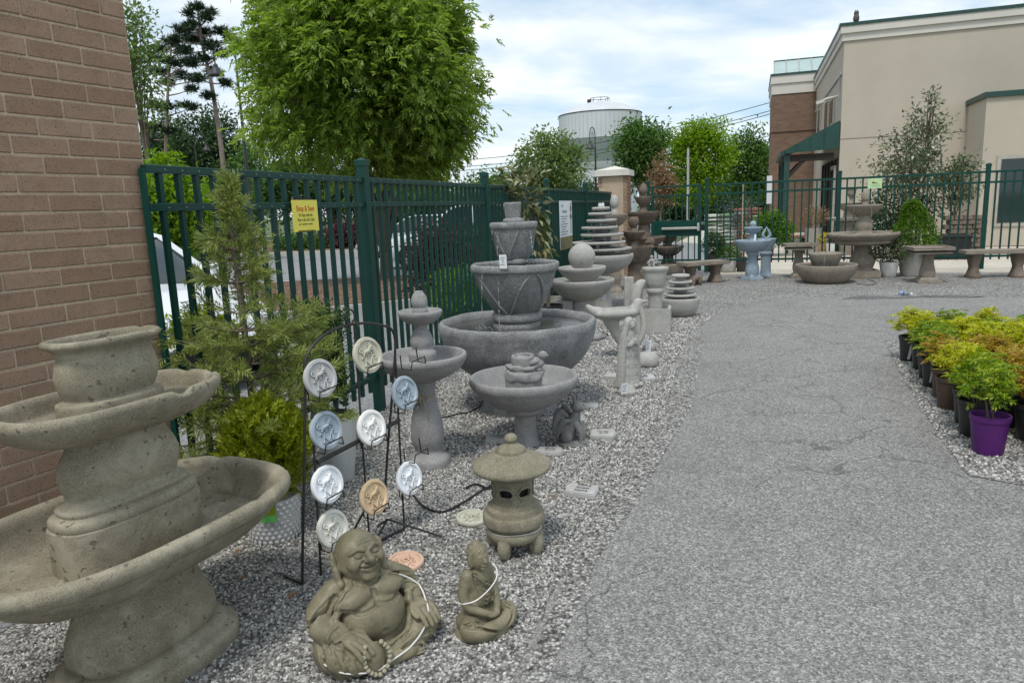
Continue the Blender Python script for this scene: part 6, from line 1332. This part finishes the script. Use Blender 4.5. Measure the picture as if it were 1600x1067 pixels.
tree('dark green shrub behind the fence beside the largest fountain', 765, 470, 30, 45, 9.2, L_DARK, 90, 60, .07, .055, .026, 'green_shrub', None, .03, 59, .3)
tree('yellow leaved low shrub behind the fence at the white car', 322, 520, 46, 26, 5.35, L_GOLD, 60, 40, .05, .05, .028, 'yellow_shrub', None, .02, 60, .3)
tree('dark evergreen shrub behind the fence under the poster', 850, 400, 40, 38, 13.0, L_DARK, 80, 60, .1, .07, .03, 'green_shrub', None, .03, 61, .3)
tree('dark evergreen shrub behind the far end of the left fence', 915, 370, 35, 42, 18, L_DARK, 80, 60, .14, .09, .04, 'green_shrub', None, .03, 62, .3)
# two tall pines with separate tufts
def pine(label, Y, trunk_px, tufts, seed, r0):
    rg = np.random.default_rng(seed); T = [at(x, y, Y) for x, y in trunk_px]; b = np.array([T[0][0], T[0][1], 0.0]); t = thing('pine_tree', label, 'tree', b, 0, 'tall pines at the left'); m = M()
    P0 = spline([(0, 0, -.02)]+[q-b for q in T[1:]], 5); m.tube(P0, np.linspace(r0, r0*.25, len(P0)), 8); Ps, Ds = [], []
    for (x, y, rx, ry) in tufts:
        c = at(x, y, Y+rg.normal(0, .9))-b; k = mpp(c+b); j = np.argmin(np.abs(P0[:, 2]-(c[2]-.25))); m.tube(spline([P0[j], (P0[j]+c)/2+np.array([0, 0, -.05]), c], 4), np.linspace(.05, .015, 9), 5)
        n = int(rx*ry*.3)+7; q = ballpts(n, rg, 0, 1)*np.array([rx*k, rx*k, ry*k])*1.1; Ps.append(np.repeat(q+c, 15, 0)); Ds.append(unit(rg.normal(size=(n*15, 3))*np.array([1, 1, .7])+np.array([0, 0, .35])))
    P, D = np.concatenate(Ps), np.concatenate(Ds); leafobj('crown', leafquads(P, D, rg.normal(size=P.shape), rg.uniform(.22, .4, len(P)), .045, .1), L_PINE, t); m.obj('trunk', M_PINEBARK, t, smooth=True)
pine('taller pine with a long bare leaning trunk, left of the big bright tree', 40, [(361, 400), (348, 250), (330, 130), (316, 70), (308, 8)], [(308, 12, 12, 6), (295, 22, 9, 5), (322, 28, 10, 5), (300, 40, 12, 5), (330, 20, 8, 4), (285, 48, 14, 6), (318, 52, 14, 6), (344, 50, 12, 5), (300, 62, 14, 6), (275, 62, 10, 5), (330, 72, 14, 6), (290, 80, 12, 6), (318, 92, 14, 5), (345, 85, 12, 5), (358, 60, 8, 5), (300, 100, 10, 5), (335, 112, 13, 6), (352, 130, 11, 4), (312, 122, 9, 5), (325, 150, 10, 5)], 71, .17)
pine('shorter pine with a thin trunk, nearer the brick wall', 44, [(259, 400), (259, 240), (262, 150), (267, 80), (268, 65)], [(268, 66, 12, 6), (252, 78, 13, 6), (284, 80, 14, 7), (240, 92, 12, 6), (270, 98, 16, 7), (296, 96, 12, 6), (250, 112, 13, 6), (284, 118, 14, 6), (305, 125, 10, 5), (262, 130, 10, 5), (298, 140, 9, 5), (240, 165, 14, 5), (262, 168, 12, 5), (288, 165, 10, 4), (300, 168, 10, 4), (244, 200, 13, 6), (262, 205, 10, 5), (236, 218, 12, 6)], 72, .13)

# ------------------------------------------------------------------ potted plants in the yard
def pot(root, c, r0, r1, h, mat, name='pot', hollow=True, n=36, se=2.0):
    return M().lathe([(r0*.9, 0), (r0, .012), ((r0+r1)/2*1.02, h*.5), (r1*.99, h-.015), (r1, h), (r1*.93, h), (r1*.9, h*.9), (.001, h*.88)], n, c=c, se=se).obj(name, mat, root, smooth=True)
SOIL = plain('potting_soil', (.03, .02, .014), .95)
# loose conifer behind the oval fountain
rg = np.random.default_rng(81); cb = np.array([-1.40, 3.72, 0]); cy = thing('conifer', 'tall loose olive green conifer in a grey pot between the oval fountain and fence', 'conifer', cb); pot(cy, (0, 0, 0), .15, .19, .34, S_GREY)
m = M(); axis = spline([(0, 0, .3), (.01, 0, .8), (-.01, .02, 1.3), (.0, .0, 1.55), (.015, 0, 1.72)], 6); m.tube(axis, np.linspace(.017, .004, len(axis)), 7); Ps, Ds, Ns = [], [], []
for i in range(125):
    f = rg.uniform(.0, 1)**1.15; z = .36+1.28*f; Lb = (.56*(1-f)**1.2+.045)*rg.uniform(.6, 1.12); a = rg.uniform(0, 6.28); j = np.argmin(np.abs(axis[:, 2]-z)); s = axis[j]; d = np.array([math.cos(a), math.sin(a), rg.uniform(.15, .65)])
    P = spline([s, s+d*Lb*.5-np.array([0, 0, .02]), s+d*Lb+np.array([0, 0, -.05*Lb])], 5); m.tube(P, np.linspace(.006, .0015, len(P)), 4)
    for q in np.linspace(.2, 1, int(4+Lb*36)):
        p = np.array([np.interp(q, np.linspace(0, 1, len(P)), P[:, w]) for w in range(3)]); dd = unit(d+rg.normal(0, .55, 3)+np.array([0, 0, .1])); Ps.append(p); Ds.append(dd); Ns.append(rg.normal(0, 1, 3))
for q in range(90): p = axis[-1-int(rg.integers(0, 9))]; Ps.append(p); Ds.append(np.array([rg.normal(0, .5), rg.normal(0, .5), .9])); Ns.append(rg.normal(0, 1, 3))
VQ = sprays(np.array(Ps), np.array(Ds), np.array(Ns), 11, .08, .045, .0085, rg, .12, 46); leafobj('foliage', VQ, L_CYP, cy); m.obj('trunk', M_BARK, cy)
# golden thuja in the hammered silver pot
gb = np.array([*g(431, 836)[:2], 0]); gp_ = thing('golden_shrub', 'golden green conifer shrub in a hammered silver pot with a green label', 'potted plant', gb); rg = np.random.default_rng(82)
M_SILV = Mat('hammered_silver', .35, .5); M_SILV.color((.62, .63, .63)); M_SILV.b.inputs['Metallic'].default_value = .3; M_SILV.b.inputs['Emission Strength'].default_value = 0
ph, pr0, pr1 = .22, .115, .135; pot(gp_, (0, 0, 0), pr0, pr1, ph, M_SILV.m)
dm = M()
for k in range(9):
    for j in range(26):
        a = 2*math.pi*(j+.5*(k % 2))/26; z = .014+k*.0235; rr = pr0+(pr1-pr0)*z/ph+.0012; hx = [(rr*math.cos(a+.0115/rr*math.cos(t)), rr*math.sin(a+.0115/rr*math.cos(t)), z+.0125*math.sin(t)) for t in np.linspace(0, 6.283, 7)[:-1]+math.pi/6]
        dm.add(hx+[((rr+.005)*math.cos(a), (rr+.005)*math.sin(a), z)], [(i, (i+1) % 6, 6) for i in range(6)])
stuff(dm.obj('dimple', M_SILV.m, gp_))
P = ballpts(1500, rg, .3, 1)*np.array([.205, .205, .25]); P = P[P[:, 2] > -.235]; P += np.array([0, 0, .235+ph-.02]); D = unit(P-np.array([0, 0, .2]))*.6+np.array([0, 0, .45])+rg.normal(0, .35, P.shape)
leafobj('foliage', sprays(P, D, rg.normal(0, 1, P.shape), 9, .055, .03, .0115, rg, .03, 44), L_GOLD, gp_)
lb = link('plant_label', M().box((0, 0, 0), (.075, .002, .085)).mesh('plant_label', plain('green_label', (.1, .35, .08), .5)), gp_, (.025, -pr1-.004, .175), (-.06, 0, R(8))); link('label_photo', M().box((.006, -.0016, .014), (.05, .001, .045)).box((-.03, -.0016, .015), (.008, .001, .05)).mesh('label_photo', L_GOLD), lb)
# boxwood column and the white tall planter
tree('clipped dark green box column behind the display rack', 500, 556, 40, 92, 4.55, L_BOX, 170, 75, .035, .022, .012, 'box_shrub', (*g(507, 716)[:2], 0), .014, 83, .35, None, 1.0)
wp = thing('white_planter', 'tall white flared planter with a black liner behind the display rack', 'planter', base_at(532, 748)); pot(wp, (0, 0, 0), .085, .125, .4, plain('white_glaze', (.55, .56, .55), .4)); M().lathe([(.116, .398), (.112, .405), (.105, .39), (.1, .33), (.001, .32)], 32).obj('liner', M_BLACK, wp, smooth=True)
# broad-leaved plant behind the largest fountain
rg = np.random.default_rng(84); mb_ = FP(8.75, -.42); mg = thing('magnolia_plant', 'broad leaved bronze and cream magnolia plant behind the largest fountain against the fence', 'plant', mb_); Ps = []
m = M()
for (x, y, rx, ry, n) in ((815, 275, 42, 18, 90), (800, 300, 28, 24, 60), (828, 305, 28, 22, 60), (842, 345, 16, 26, 50), (850, 378, 18, 28, 60), (822, 330, 16, 18, 40), (795, 335, 14, 14, 20)):
    c = at(x, y, mb_[1])-mb_; k = mpp(c+mb_); Ps.append(c+ballpts(n, rg, 0, 1)*np.array([rx*k, rx*k, ry*k])); m.tube(spline([(0, 0, 0), (.02*rg.normal(), .02, c[2]*.5), c], 5), np.linspace(.012, .004, 11), 5)
P = np.concatenate(Ps); VQ = leafquads(P, unit(P-P.mean(0))+rg.normal(0, .5, P.shape)+np.array([0, 0, -.35]), rg.normal(0, .6, P.shape)+np.array([0, 0, 1]), rg.uniform(.09, .17, len(P)), rg.uniform(.035, .06, len(P)), .2); leafobj('foliage', VQ, L_MAG, mg); m.obj('stem', M_BARK, mg); pot(mg, (0, 0, 0), .16, .2, .34, M_BLACK)
# back row pots
def potted(label, px, py, yb, phw, ptop, mat, lm, fx, fy, frx, fry, n, ll, lw, name='potted_shrub', seed=0, cone=False, flat=.9):
    B = base_at(px, yb); t = thing(name, label, 'potted plant', B); k = mpp(B); h = zat(B, ptop); pot(t, (0, 0, 0), phw*.72*k, phw*k, h, mat); rg = np.random.default_rng(seed); c = np.array([(fx-px)*k, 0, zat(B, fy)])
    P = ballpts(n, rg, .35, 1)*np.array([1, 1, 1]); 
    if cone: zz = rg.uniform(0, 1, n)**.85; aa = rg.uniform(0, 6.283, n); q = (1-zz)**.62*np.minimum(1, .55+zz*2.5)*rg.uniform(.6, 1, n)*(1+.07*np.sin(5*aa+9*zz)); P = np.c_[q*np.cos(aa)*1.05, q*np.sin(aa)*1.05, zz*2-1]
    P = P*np.array([frx*k, frx*k*flat, fry*k])*(1+.12*np.sin(P@np.array([6., 4.3, 5.1]))[:, None])+c; D = unit(P-c*np.array([1, 1, .8]))+rg.normal(0, .6, P.shape)
    leafobj('foliage', leafquads(P, D, rg.normal(0, .6, P.shape)+np.array([0, 0, 1]), ll*rg.uniform(.7, 1.3, len(P)), lw), lm, t); m = M()
    for i in range(5): m.tube(spline([(0, 0, h*.8), c*np.array([.5, .5, .55])+rg.normal(0, .04, 3), c+rg.normal(0, .5, 3)*np.array([frx*k, frx*k, fry*k])*.6], 4), np.linspace(.014, .005, 9), 5)
    m.obj('stem', M_BARK, t); return t
M_PW = plain('white_pot', (.62, .61, .58), .6); M_PG = plain('grey_pot', (.33, .31, .28), .8); M_PD = plain('dark_pot', (.06, .055, .05), .6)
potted('bright green conical shrub in a pale grey pot, in the back row', 1422, 424, 431, 19, 396, M_PG, L_BRIGHT, 1423, 355, 40, 45, 6500, .045, .026, seed=91, cone=True)
potted('dark loose shrub in a white pot beside the conical shrub', 1388, 428, 433, 14, 409, M_PW, L_OLIVE, 1388, 392, 31, 20, 1500, .05, .02, seed=92)
potted('low light green plant in a white bowl planter right of the stone bench', 1137, 424, 424, 16, 402, M_PW, L_BRIGHT, 1136, 396, 21, 12, 1300, .05, .02, seed=93)
potted('dark green shrub in a dark pot by the gate post', 1113, 421, 424, 12, 397, M_PD, L_DARK, 1115, 383, 18, 22, 1800, .045, .022, seed=94)
potted('thin dark twiggy plant in a dark pot left of the blue bird bath', 1158, 416, 424, 9, 402, M_PD, L_ORNG, 1158, 396, 10, 8, 120, .05, .014, seed=95)

# ------------------------------------------------------------------ rows of potted shrubs on the right
POTS = [plain('black_nursery_pot', (.013, .014, .015), .45, .5), plain('brown_nursery_pot', (.07, .042, .03), .5, .4), plain('purple_nursery_pot', (.085, .012, .13), .5, .4)]
def nandina(mat, seed, H):
    rg = np.random.default_rng(seed); Ps, Ds = [], []
    for s in range(16):
        a = rg.uniform(0, 6.28); sp = rg.uniform(.0, .16); top = np.array([math.cos(a)*sp, math.sin(a)*sp, H*rg.uniform(.65, 1.05)])
        for q in range(13): Ps.append(top*np.array([1, 1, rg.uniform(.45, 1.0)])+rg.normal(0, .02, 3)); b = rg.uniform(0, 6.28); Ds.append((math.cos(b), math.sin(b), rg.uniform(.1, .9)))
    P = np.array(Ps); me = qmesh('foliage', *sprays(P, np.array(Ds), np.tile([0, 0, 1.], (len(P), 1))+rg.normal(0, .3, P.shape), 9, .085, .05, .0135, rg, .3, 52)); me.materials.append(mat); return me
NM = {m_: [nandina(mm_, 100+10*i+j, .34) for j in range(2)] for i, (m_, mm_) in enumerate((('yellow', L_NY), ('green', L_NG), ('orange', L_NO), ('red', L_NR)))}
PM = []
for mt in POTS:
    mm = M().lathe([(.078, 0), (.082, .01), (.1, .2), (.106, .205), (.108, .235), (.1, .235), (.096, .205), (.001, .2)], 24); PM.append(mm.mesh('pot', mt, smooth=True))
STM = M()
for i in range(7): STM.tube([(rng.normal(0, .02), rng.normal(0, .02), .19), (rng.normal(0, .06), rng.normal(0, .06), .46)], .003, 4)
STM = STM.mesh('stem', M_BARK)
e0, e1 = np.array([3.69, 6.55]), np.array([2.75, 4.0]); dv_ = (e1-e0)/np.linalg.norm(e1-e0); nv = np.array([-dv_[1], dv_[0]]); nv = nv if nv[0] > 0 else -nv
colr = ['yellow', 'yellow', 'green', 'green', 'orange', 'yellow', 'yellow', 'green', 'green', 'green']
ordn = ['farthest', 'second', 'third', 'fourth', 'fifth', 'sixth', 'seventh', 'eighth', 'nearest']
rowt = ['beside the path', 'of the second row', 'of the third row', 'of the fourth row', 'of the back row']
for rw in range(5):
    for i in range(9):
        p = e0+dv_*(.325*i+.02*rw)+nv*(.04+.29*rw)+rng.normal(0, .02, 2)
        ck = colr[i] if rw == 0 else random.choice(['yellow', 'yellow', 'orange', 'red', 'green', 'yellow'] if i > 1 else ['yellow', 'yellow', 'green'])
        pk = 2 if (rw == 0 and i >= 8) else (1 if rw == 0 and i in (4, 5) else 0)
        t = thing('potted_nandina', '%s leaved potted shrub on the right, %s one %s' % (ck, ordn[i], rowt[rw]), 'potted plant', (p[0], p[1], .008), random.uniform(0, 6.28), 'potted shrubs in rows on the right')
        link('pot', PM[pk], t); link('foliage', random.choice(NM[ck]), t, (0, 0, .2)).scale = (.8, .8, random.uniform(.78, 1.0)); link('stem', STM, t)
mm = M().box((0, 0, 0), (.025, .002, .14), rx=.3); tag(mm.obj('plant_tag', M_WHITE, None, (e0[0]-.06, e0[1]-.12, .12)), 'white plant tag hanging beside the farthest black pot', 'plant tag')
tag(M().box((0, 0, 0), (.012, .002, .16), rx=.2).obj('plant_tag', M_WHITE, None, (*(e0+dv_*1.15-nv*.02), .16)), 'white plant tag between the pots of the front row', 'plant tag')

# ------------------------------------------------------------------ behind the back fence: shop garden
tree('tall sparse broad leaved tree with glossy leaves in front of the beige building', 1424, 258, 54, 58, 18.0, L_OLIVE, 110, 19, .15, .12, .05, 'glossy_tree', None, .03, 111, .2)
tree('upper twigs of a slender glossy tree standing beside the sparse tree', 1446, 188, 32, 46, 18.3, L_OLIVE, 36, 13, .1, .12, .05, 'glossy_tree', None, .025, 112, .1)
tree('low glossy dark tree at the right end behind the back fence', 1492, 285, 30, 46, 18.0, L_OLIVE, 60, 22, .13, .12, .05, 'glossy_tree', None, .03, 113, .2)
tree('dense dark shrub behind the conical shrub and back fence', 1400, 338, 50, 45, 18.6, L_DARK, 90, 50, .13, .09, .04, 'green_shrub', None, .03, 114, .3)
tree('bright green rounded shrub behind the fence beside the shop entrance', 1208, 358, 28, 26, 20, L_BRIGHT, 90, 50, .09, .13, .03, 'green_shrub', None, .03, 115, .3)
tree('blue grey weeping conifer behind the back fence', 1156, 345, 24, 40, 19, L_BLUE, 44, 60, .1, .1, .012, 'blue_conifer', None, .03, 116, .1)
st = tag(M().cyl((0, 0), .014, .012, 0, zat(at(1160, 350, 18.6), 285), 6).obj('bamboo_stake', plain('cane', (.4, .32, .2), .7), None, (*at(1160, 350, 18.6)[:2], 0)), 'thin cane stake beside the blue grey weeping conifer', 'stake')
potted('autumn coloured bushy plant in a tall grey urn at the shop entrance', 1270, 405, 398, 14, 356, M_PG, L_ORNG, 1272, 340, 22, 18, 900, .06, .03, seed=96)
potted('small shrub with yellow flowers in a tan planter at the fence', 1283, 396, 398, 9, 380, plain('tan_planter', (.35, .24, .14), .8), L_YFL, 1283, 372, 12, 8, 500, .05, .03, 'flower_pot', 97)
potted('purple flowers in a white planter behind the three-tier fountain', 1300, 398, 400, 10, 380, M_PW, L_PFL, 1302, 372, 13, 8, 500, .05, .03, 'flower_pot', 98)
B = at(1327, 380, 19.5); B[2] = 0
ft_ = thing('tiered_fountain', 'grey fountain with an urn on top standing behind the back fence', 'fountain', B, 0)
lpart('pedestal', B, [(24, 400), (24, 360), (20, 352), (21, 346), (12, 343), (10, 330)], S_TAUPE, ft_, 28); lpart('bowl', B, [(10, 346), (30, 344), (36, 341), (35, 339.5), (1, 342)], S_PALE, ft_, 44); lpart('upper_bowl', B, [(5, 332), (14, 327), (20, 319), (19, 317), (1, 320)], S_TAUPE, ft_, 36); lpart('urn', B, [(7, 319), (3, 314), (3, 310), (6, 304), (6.5, 298), (8, 295), (7, 294), (1, 296)], S_TAUPE, ft_, 28)
B = at(1500, 385, 17.5); B[2] = 0
rpd = thing('stone_pier', 'low rough brown stone pier behind the fence at the right edge', 'pier', B, R(-18)); 
for k in range(9):
    for j in range(4): link('stone', M().box((0, 0, 0), (.2*random.uniform(.85, 1.0), .3, .1)).mesh('stone', S_BROWN, bevel=.012, smooth=True, wob=.01, wf=9), rpd, (-.3+.2*j+(.1 if k % 2 else 0), random.uniform(-.02, .02), .055+.108*k))
tag(M().box((0, 0, .25), (.9, .5, .5)).box((0, 0, .52), (.94, .54, .05)).obj('planter_box', M_BLACK, None, (*at(1478, 390, 17)[:2], 0), (0, 0, R(-18)), bevel=.01), 'black square planter box behind the right part of the back fence', 'planter')
# bagged goods on pallets
def bags(px, Y, cols, nx, nz, label):
    B = np.array([*at(px, 380, Y)[:2], 0]); t = thing('bag_stack', label, 'stacked bags', B, R(-14)); pm = M()
    for i in range(5): pm.box((-.48+.24*i, 0, .1), (.12, 1.0, .025))
    for s in (-1, 1): pm.box((0, s*.42, .045), (1.1, .1, .09))
    pm.obj('pallet', M_BARK, t)
    for z in range(nz):
        for x in range(nx): link('bag', BAG[cols[(z+x) % len(cols)]], t, (-.5*(nx-1)/nx+x*1.0/nx, 0, .18+.125*z), (0, 0, random.uniform(-.03, .03)))
BAG = [M().lathe([(.05, -.055), (.5, -.03), (.5, .03), (.05, .055)], 20, sx=.5, sy=.98, se=5).mesh('bag', m_, smooth=True, wob=.012, wf=6) for m_ in (plain('pale_bag', (.5, .52, .45), .5, .4, .35, 9), plain('red_bag', (.45, .1, .08), .5, .4, .35, 9), plain('green_bag', (.15, .24, .12), .5, .4, .35, 9))]
bags(1124, 25, (0, 0, 2), 2, 8, 'pale stacked bags on a pallet seen through the back fence near the gate'); bags(1168, 28, (1, 0, 1), 2, 9, 'red and white stacked bags on a pallet seen through the back fence')
ws = thing('banner_sign', 'narrow white vertical banner beside the brick end block', 'sign', (*at(1200, 380, 29.5)[:2], 0), R(-14)); zb_ = at(1200, 275, 29.5)[2]; M().box((0, 0, zb_-.55), (.2, .03, 1.1)).obj('panel', M_WHITE, ws); M().cyl((0, .04), .025, .025, 0, zb_+.05, 8).obj('pole', M_LAMP, ws)
bn_ = thing('wooden_bench', 'brown wooden slatted bench by the shop entrance behind the fence', 'bench', (*at(1243, 395, 21)[:2], 0), R(70))
for i in range(4): link('slat', M().box((0, -.2+.13*i, .44), (1.3, .1, .03)).mesh('slat', plain('bench_wood', (.2, .09, .045), .6)), bn_); link('slat', M().box((0, .27, .55+.11*i), (1.3, .03, .08)).mesh('slat', plain('bench_wood', (.2, .09, .045), .6)), bn_)
for s in (-1, 1): link('leg', M().box((s*.58, -.2, .21), (.06, .06, .42)).box((s*.58, .25, .46), (.06, .06, .92)).mesh('leg', M_TIMB), bn_)

# ------------------------------------------------------------------ cars
def car(label, loc, rz, paint, suv=False):
    t = thing('parked_car', label, 'car', loc, rz, 'cars parked beyond the left fence'); zk = 1.18 if suv else 1.0
    xs = np.array([-2.28, -2.2, -1.9, -1.4, -.7, 0, .7, .95, 1.4, 1.85, 2.12, 2.26]); zt = np.array([.78, .9, .98, .98, .96, .95, .95, .93, .87, .78, .66, .5])*zk; w = np.array([.7, .8, .86, .89, .9, .9, .9, .9, .88, .84, .76, .62]); zb = np.array([.4, .3, .24, .22, .2, .2, .2, .2, .22, .22, .24, .34])
    V = []; n = 11
    for x, h, ww, b in zip(xs, zt, w, zb):
        pr = [(-.88, b), (-1, b+.14), (-1.0, h*.62), (-.97, h-.12), (-.86, h-.02), (0, h+.03)]; pr = pr+[(-y, z) for y, z in pr[:-1][::-1]]
        V += [(x, y*ww, z) for y, z in pr]
    Fs = [(i*n+j, (i+1)*n+j, (i+1)*n+j+1, i*n+j+1) for i in range(len(xs)-1) for j in range(n-1)]+[tuple(range(n)), tuple((len(xs)-1)*n+j for j in range(n))[::-1]]
    M().add(V, Fs).obj('body', paint, t, smooth=True, sharp=35)
    gx = np.array([-2.0 if suv else -1.85, -1.75 if suv else -1.35, -.9, -.1, .2, .9]); gz = np.array([.98, 1.36, 1.44, 1.45, 1.4, .94])*(1.18 if suv else 1.0); V = []
    for x, h in zip(gx, gz):
        b = .9*zk; f = min(1, max(0, (h-b)/.4)); pr = [(-.84, b), (-.84+.2*f, b+(h-b)*.9), (-.56, h), (0, h+.02)]; pr = pr+[(-y, z) for y, z in pr[:-1][::-1]]; V += [(x, y, z) for y, z in pr]
    n = 7; Fs = [(i*n+j, (i+1)*n+j, (i+1)*n+j+1, i*n+j+1) for i in range(len(gx)-1) for j in range(n-1)]; M().add(V, Fs).obj('windows', glassy('car_glass', (.02, .03, .03), .04), t, smooth=True, sharp=30)
    m = M(); R_ = [1, 2, 3, 4]
    V2 = [(gx[i], y, gz[i]+.022-.02*abs(y)) for i in R_ for y in (-.6, -.3, 0, .3, .6)]; m.add(V2, [(i*5+j, (i+1)*5+j, (i+1)*5+j+1, i*5+j+1) for i in range(3) for j in range(4)]); m.obj('roof', paint, t, smooth=True)
    m = M()
    for s in (-1, 1):
        m.tube([(.95, s*.83, .93*zk), (.2, s*.62, gz[4]), (-.1, s*.6, gz[3]), (-.9, s*.6, gz[2]), (gx[1], s*.62, gz[1]), (gx[0], s*.82, gz[0])], .035, 6); m.tube([(-.35, s*.85, .93*zk), (-.4, s*.62, gz[2])], .035, 6)
    m.obj('pillar', paint, t, smooth=True)
    for s in (-1, 1):
        link('mirror', M().lathe([(.001, -.08), (.07, -.06), (.09, 0), (.07, .06), (.001, .08)], 12, c=(.62, s*1.0, 1.02*zk), sx=.8, sy=1.2).mesh('mirror', paint, smooth=True), t); link('headlight', M().lathe([(.001, -.07), (.13, -.03), (.13, .03), (.001, .07)], 12, c=(2.08, s*.62, .64*zk), sx=.7).mesh('headlight', plain('lamp_glass', (.6, .62, .62), .15), smooth=True), t)
        for x in (1.42, -1.38):
            a = link('wheel', M().lathe([(.33, -.1), (.345, -.06), (.345, .06), (.33, .1), (.2, .105), (.2, -.1)], 28).mesh('wheel', M_BLACK, smooth=True), t, (x, s*.83, .34), (R(90), 0, 0)); rm = M().lathe([(.2, .09), (.19, .11), (.05, .1), (.001, .11)], 20)
            for q in range(5): rm.box((.11*math.cos(q*1.2566), .11*math.sin(q*1.2566), .108), (.17, .04, .02), rz=q*1.2566)
            for q in (1, -1): link('rim', rm.mesh('rim', plain('alloy', (.5, .5, .5), .35, .5, .1, 5, .6)), a, None, (0 if q > 0 else math.pi, 0, 0)) if q == -s else None
    M().box((2.255, 0, .42), (.03, .8, .16)).obj('grille', M_BLACK, t); return t
def paint(name, c): m = Mat(name, .25, .6); m.color(c); m.b.inputs['Coat Weight'].default_value = .6; return m.m
cpos = np.array([-4.4, 7.75, 0]); car('white car parked nearest the left fence beside the brick wall, seen through pickets', (*cpos[:2], -.012), R(-38), paint('white_car_paint', (.7, .72, .75)))
car('black sedan parked on the far side of the lot, seen left through the fence', (*g(258, 408)[:2], -.012), R(-8), paint('black_car_paint', (.015, .016, .018)))
car('white sport utility car beyond the purple hedge', (*at(725, 380, 21)[:2], -.012), R(176), paint('pearl_car_paint', (.62, .66, .68)), True)
car('pale silver car left of the white sport utility car', (*at(655, 380, 27)[:2], -.012), R(170), paint('silver_car_paint', (.42, .45, .47)))
lp = thing('lantern_post', 'short post with a white lantern box and a red sign on the verge', 'lantern post', (*at(316, 380, 31)[:2], .13)); M().cyl((0, 0), .06, .05, 0, 1.1, 8).obj('post', M_BARK, lp); M().box((0, 0, 1.35), (.4, .4, .45)).box((0, 0, 1.66), (.5, .5, .16), top=.4).obj('lantern_box', M_WHITE, lp); M().box((.05, -.1, .75), (.35, .04, .6)).obj('red_sign', plain('red_board', (.4, .03, .06), .6), lp)
rf_ = thing('rail_fence', 'low dark rail fence on the verge behind the black sedan', 'fence', (*at(300, 390, 32)[:2], .13)); M_RF = plain('dark_rail', (.02, .018, .018), .8)
for i in range(6): link('post', M().box((-2.6+1.15*i, 0, .5), (.12, .12, 1.0)).mesh('post', M_RF), rf_)
for z in (.3, .6, .88): link('rail', M().box((.27, -.08, z), (6.0, .05, .11)).mesh('rail', M_RF), rf_)

# a few fallen leaves on the gravel
LF = M().add([(0, 0, .004), (.018, .012, .012), (.05, 0, .006), (.02, -.014, .011)], [(0, 3, 2, 1)]).mesh('fallen_leaf', M_DEAD)
li = 0; LFW = ['at the foot of the small meditating figure', 'hidden at the lap of the laughing figure', 'above the laughing figure\'s left arm', 'between the two seated figures', 'behind the laughing figure\'s head', 'at the left foot of the rack', 'by the purple pots', 'left of the hammered pot', 'in front of the hammered pot', 'right of the laughing figure', 'beside the engraved Home stone']
for (x, y) in ((735, 1007), (545, 1030), (640, 918), (672, 985), (556, 960), (465, 930), (1492, 672), (365, 870), (380, 905), (662, 960), (860, 780)):
    o = link('fallen_leaf', LF, None, (*g(x, y)[:2], .012), (random.uniform(-.3, .3), random.uniform(-.3, .3), random.uniform(0, 6.28))); tag(o, 'dry brown leaf on the gravel '+LFW[li], 'leaf', 'fallen leaves on the gravel'); li += 1
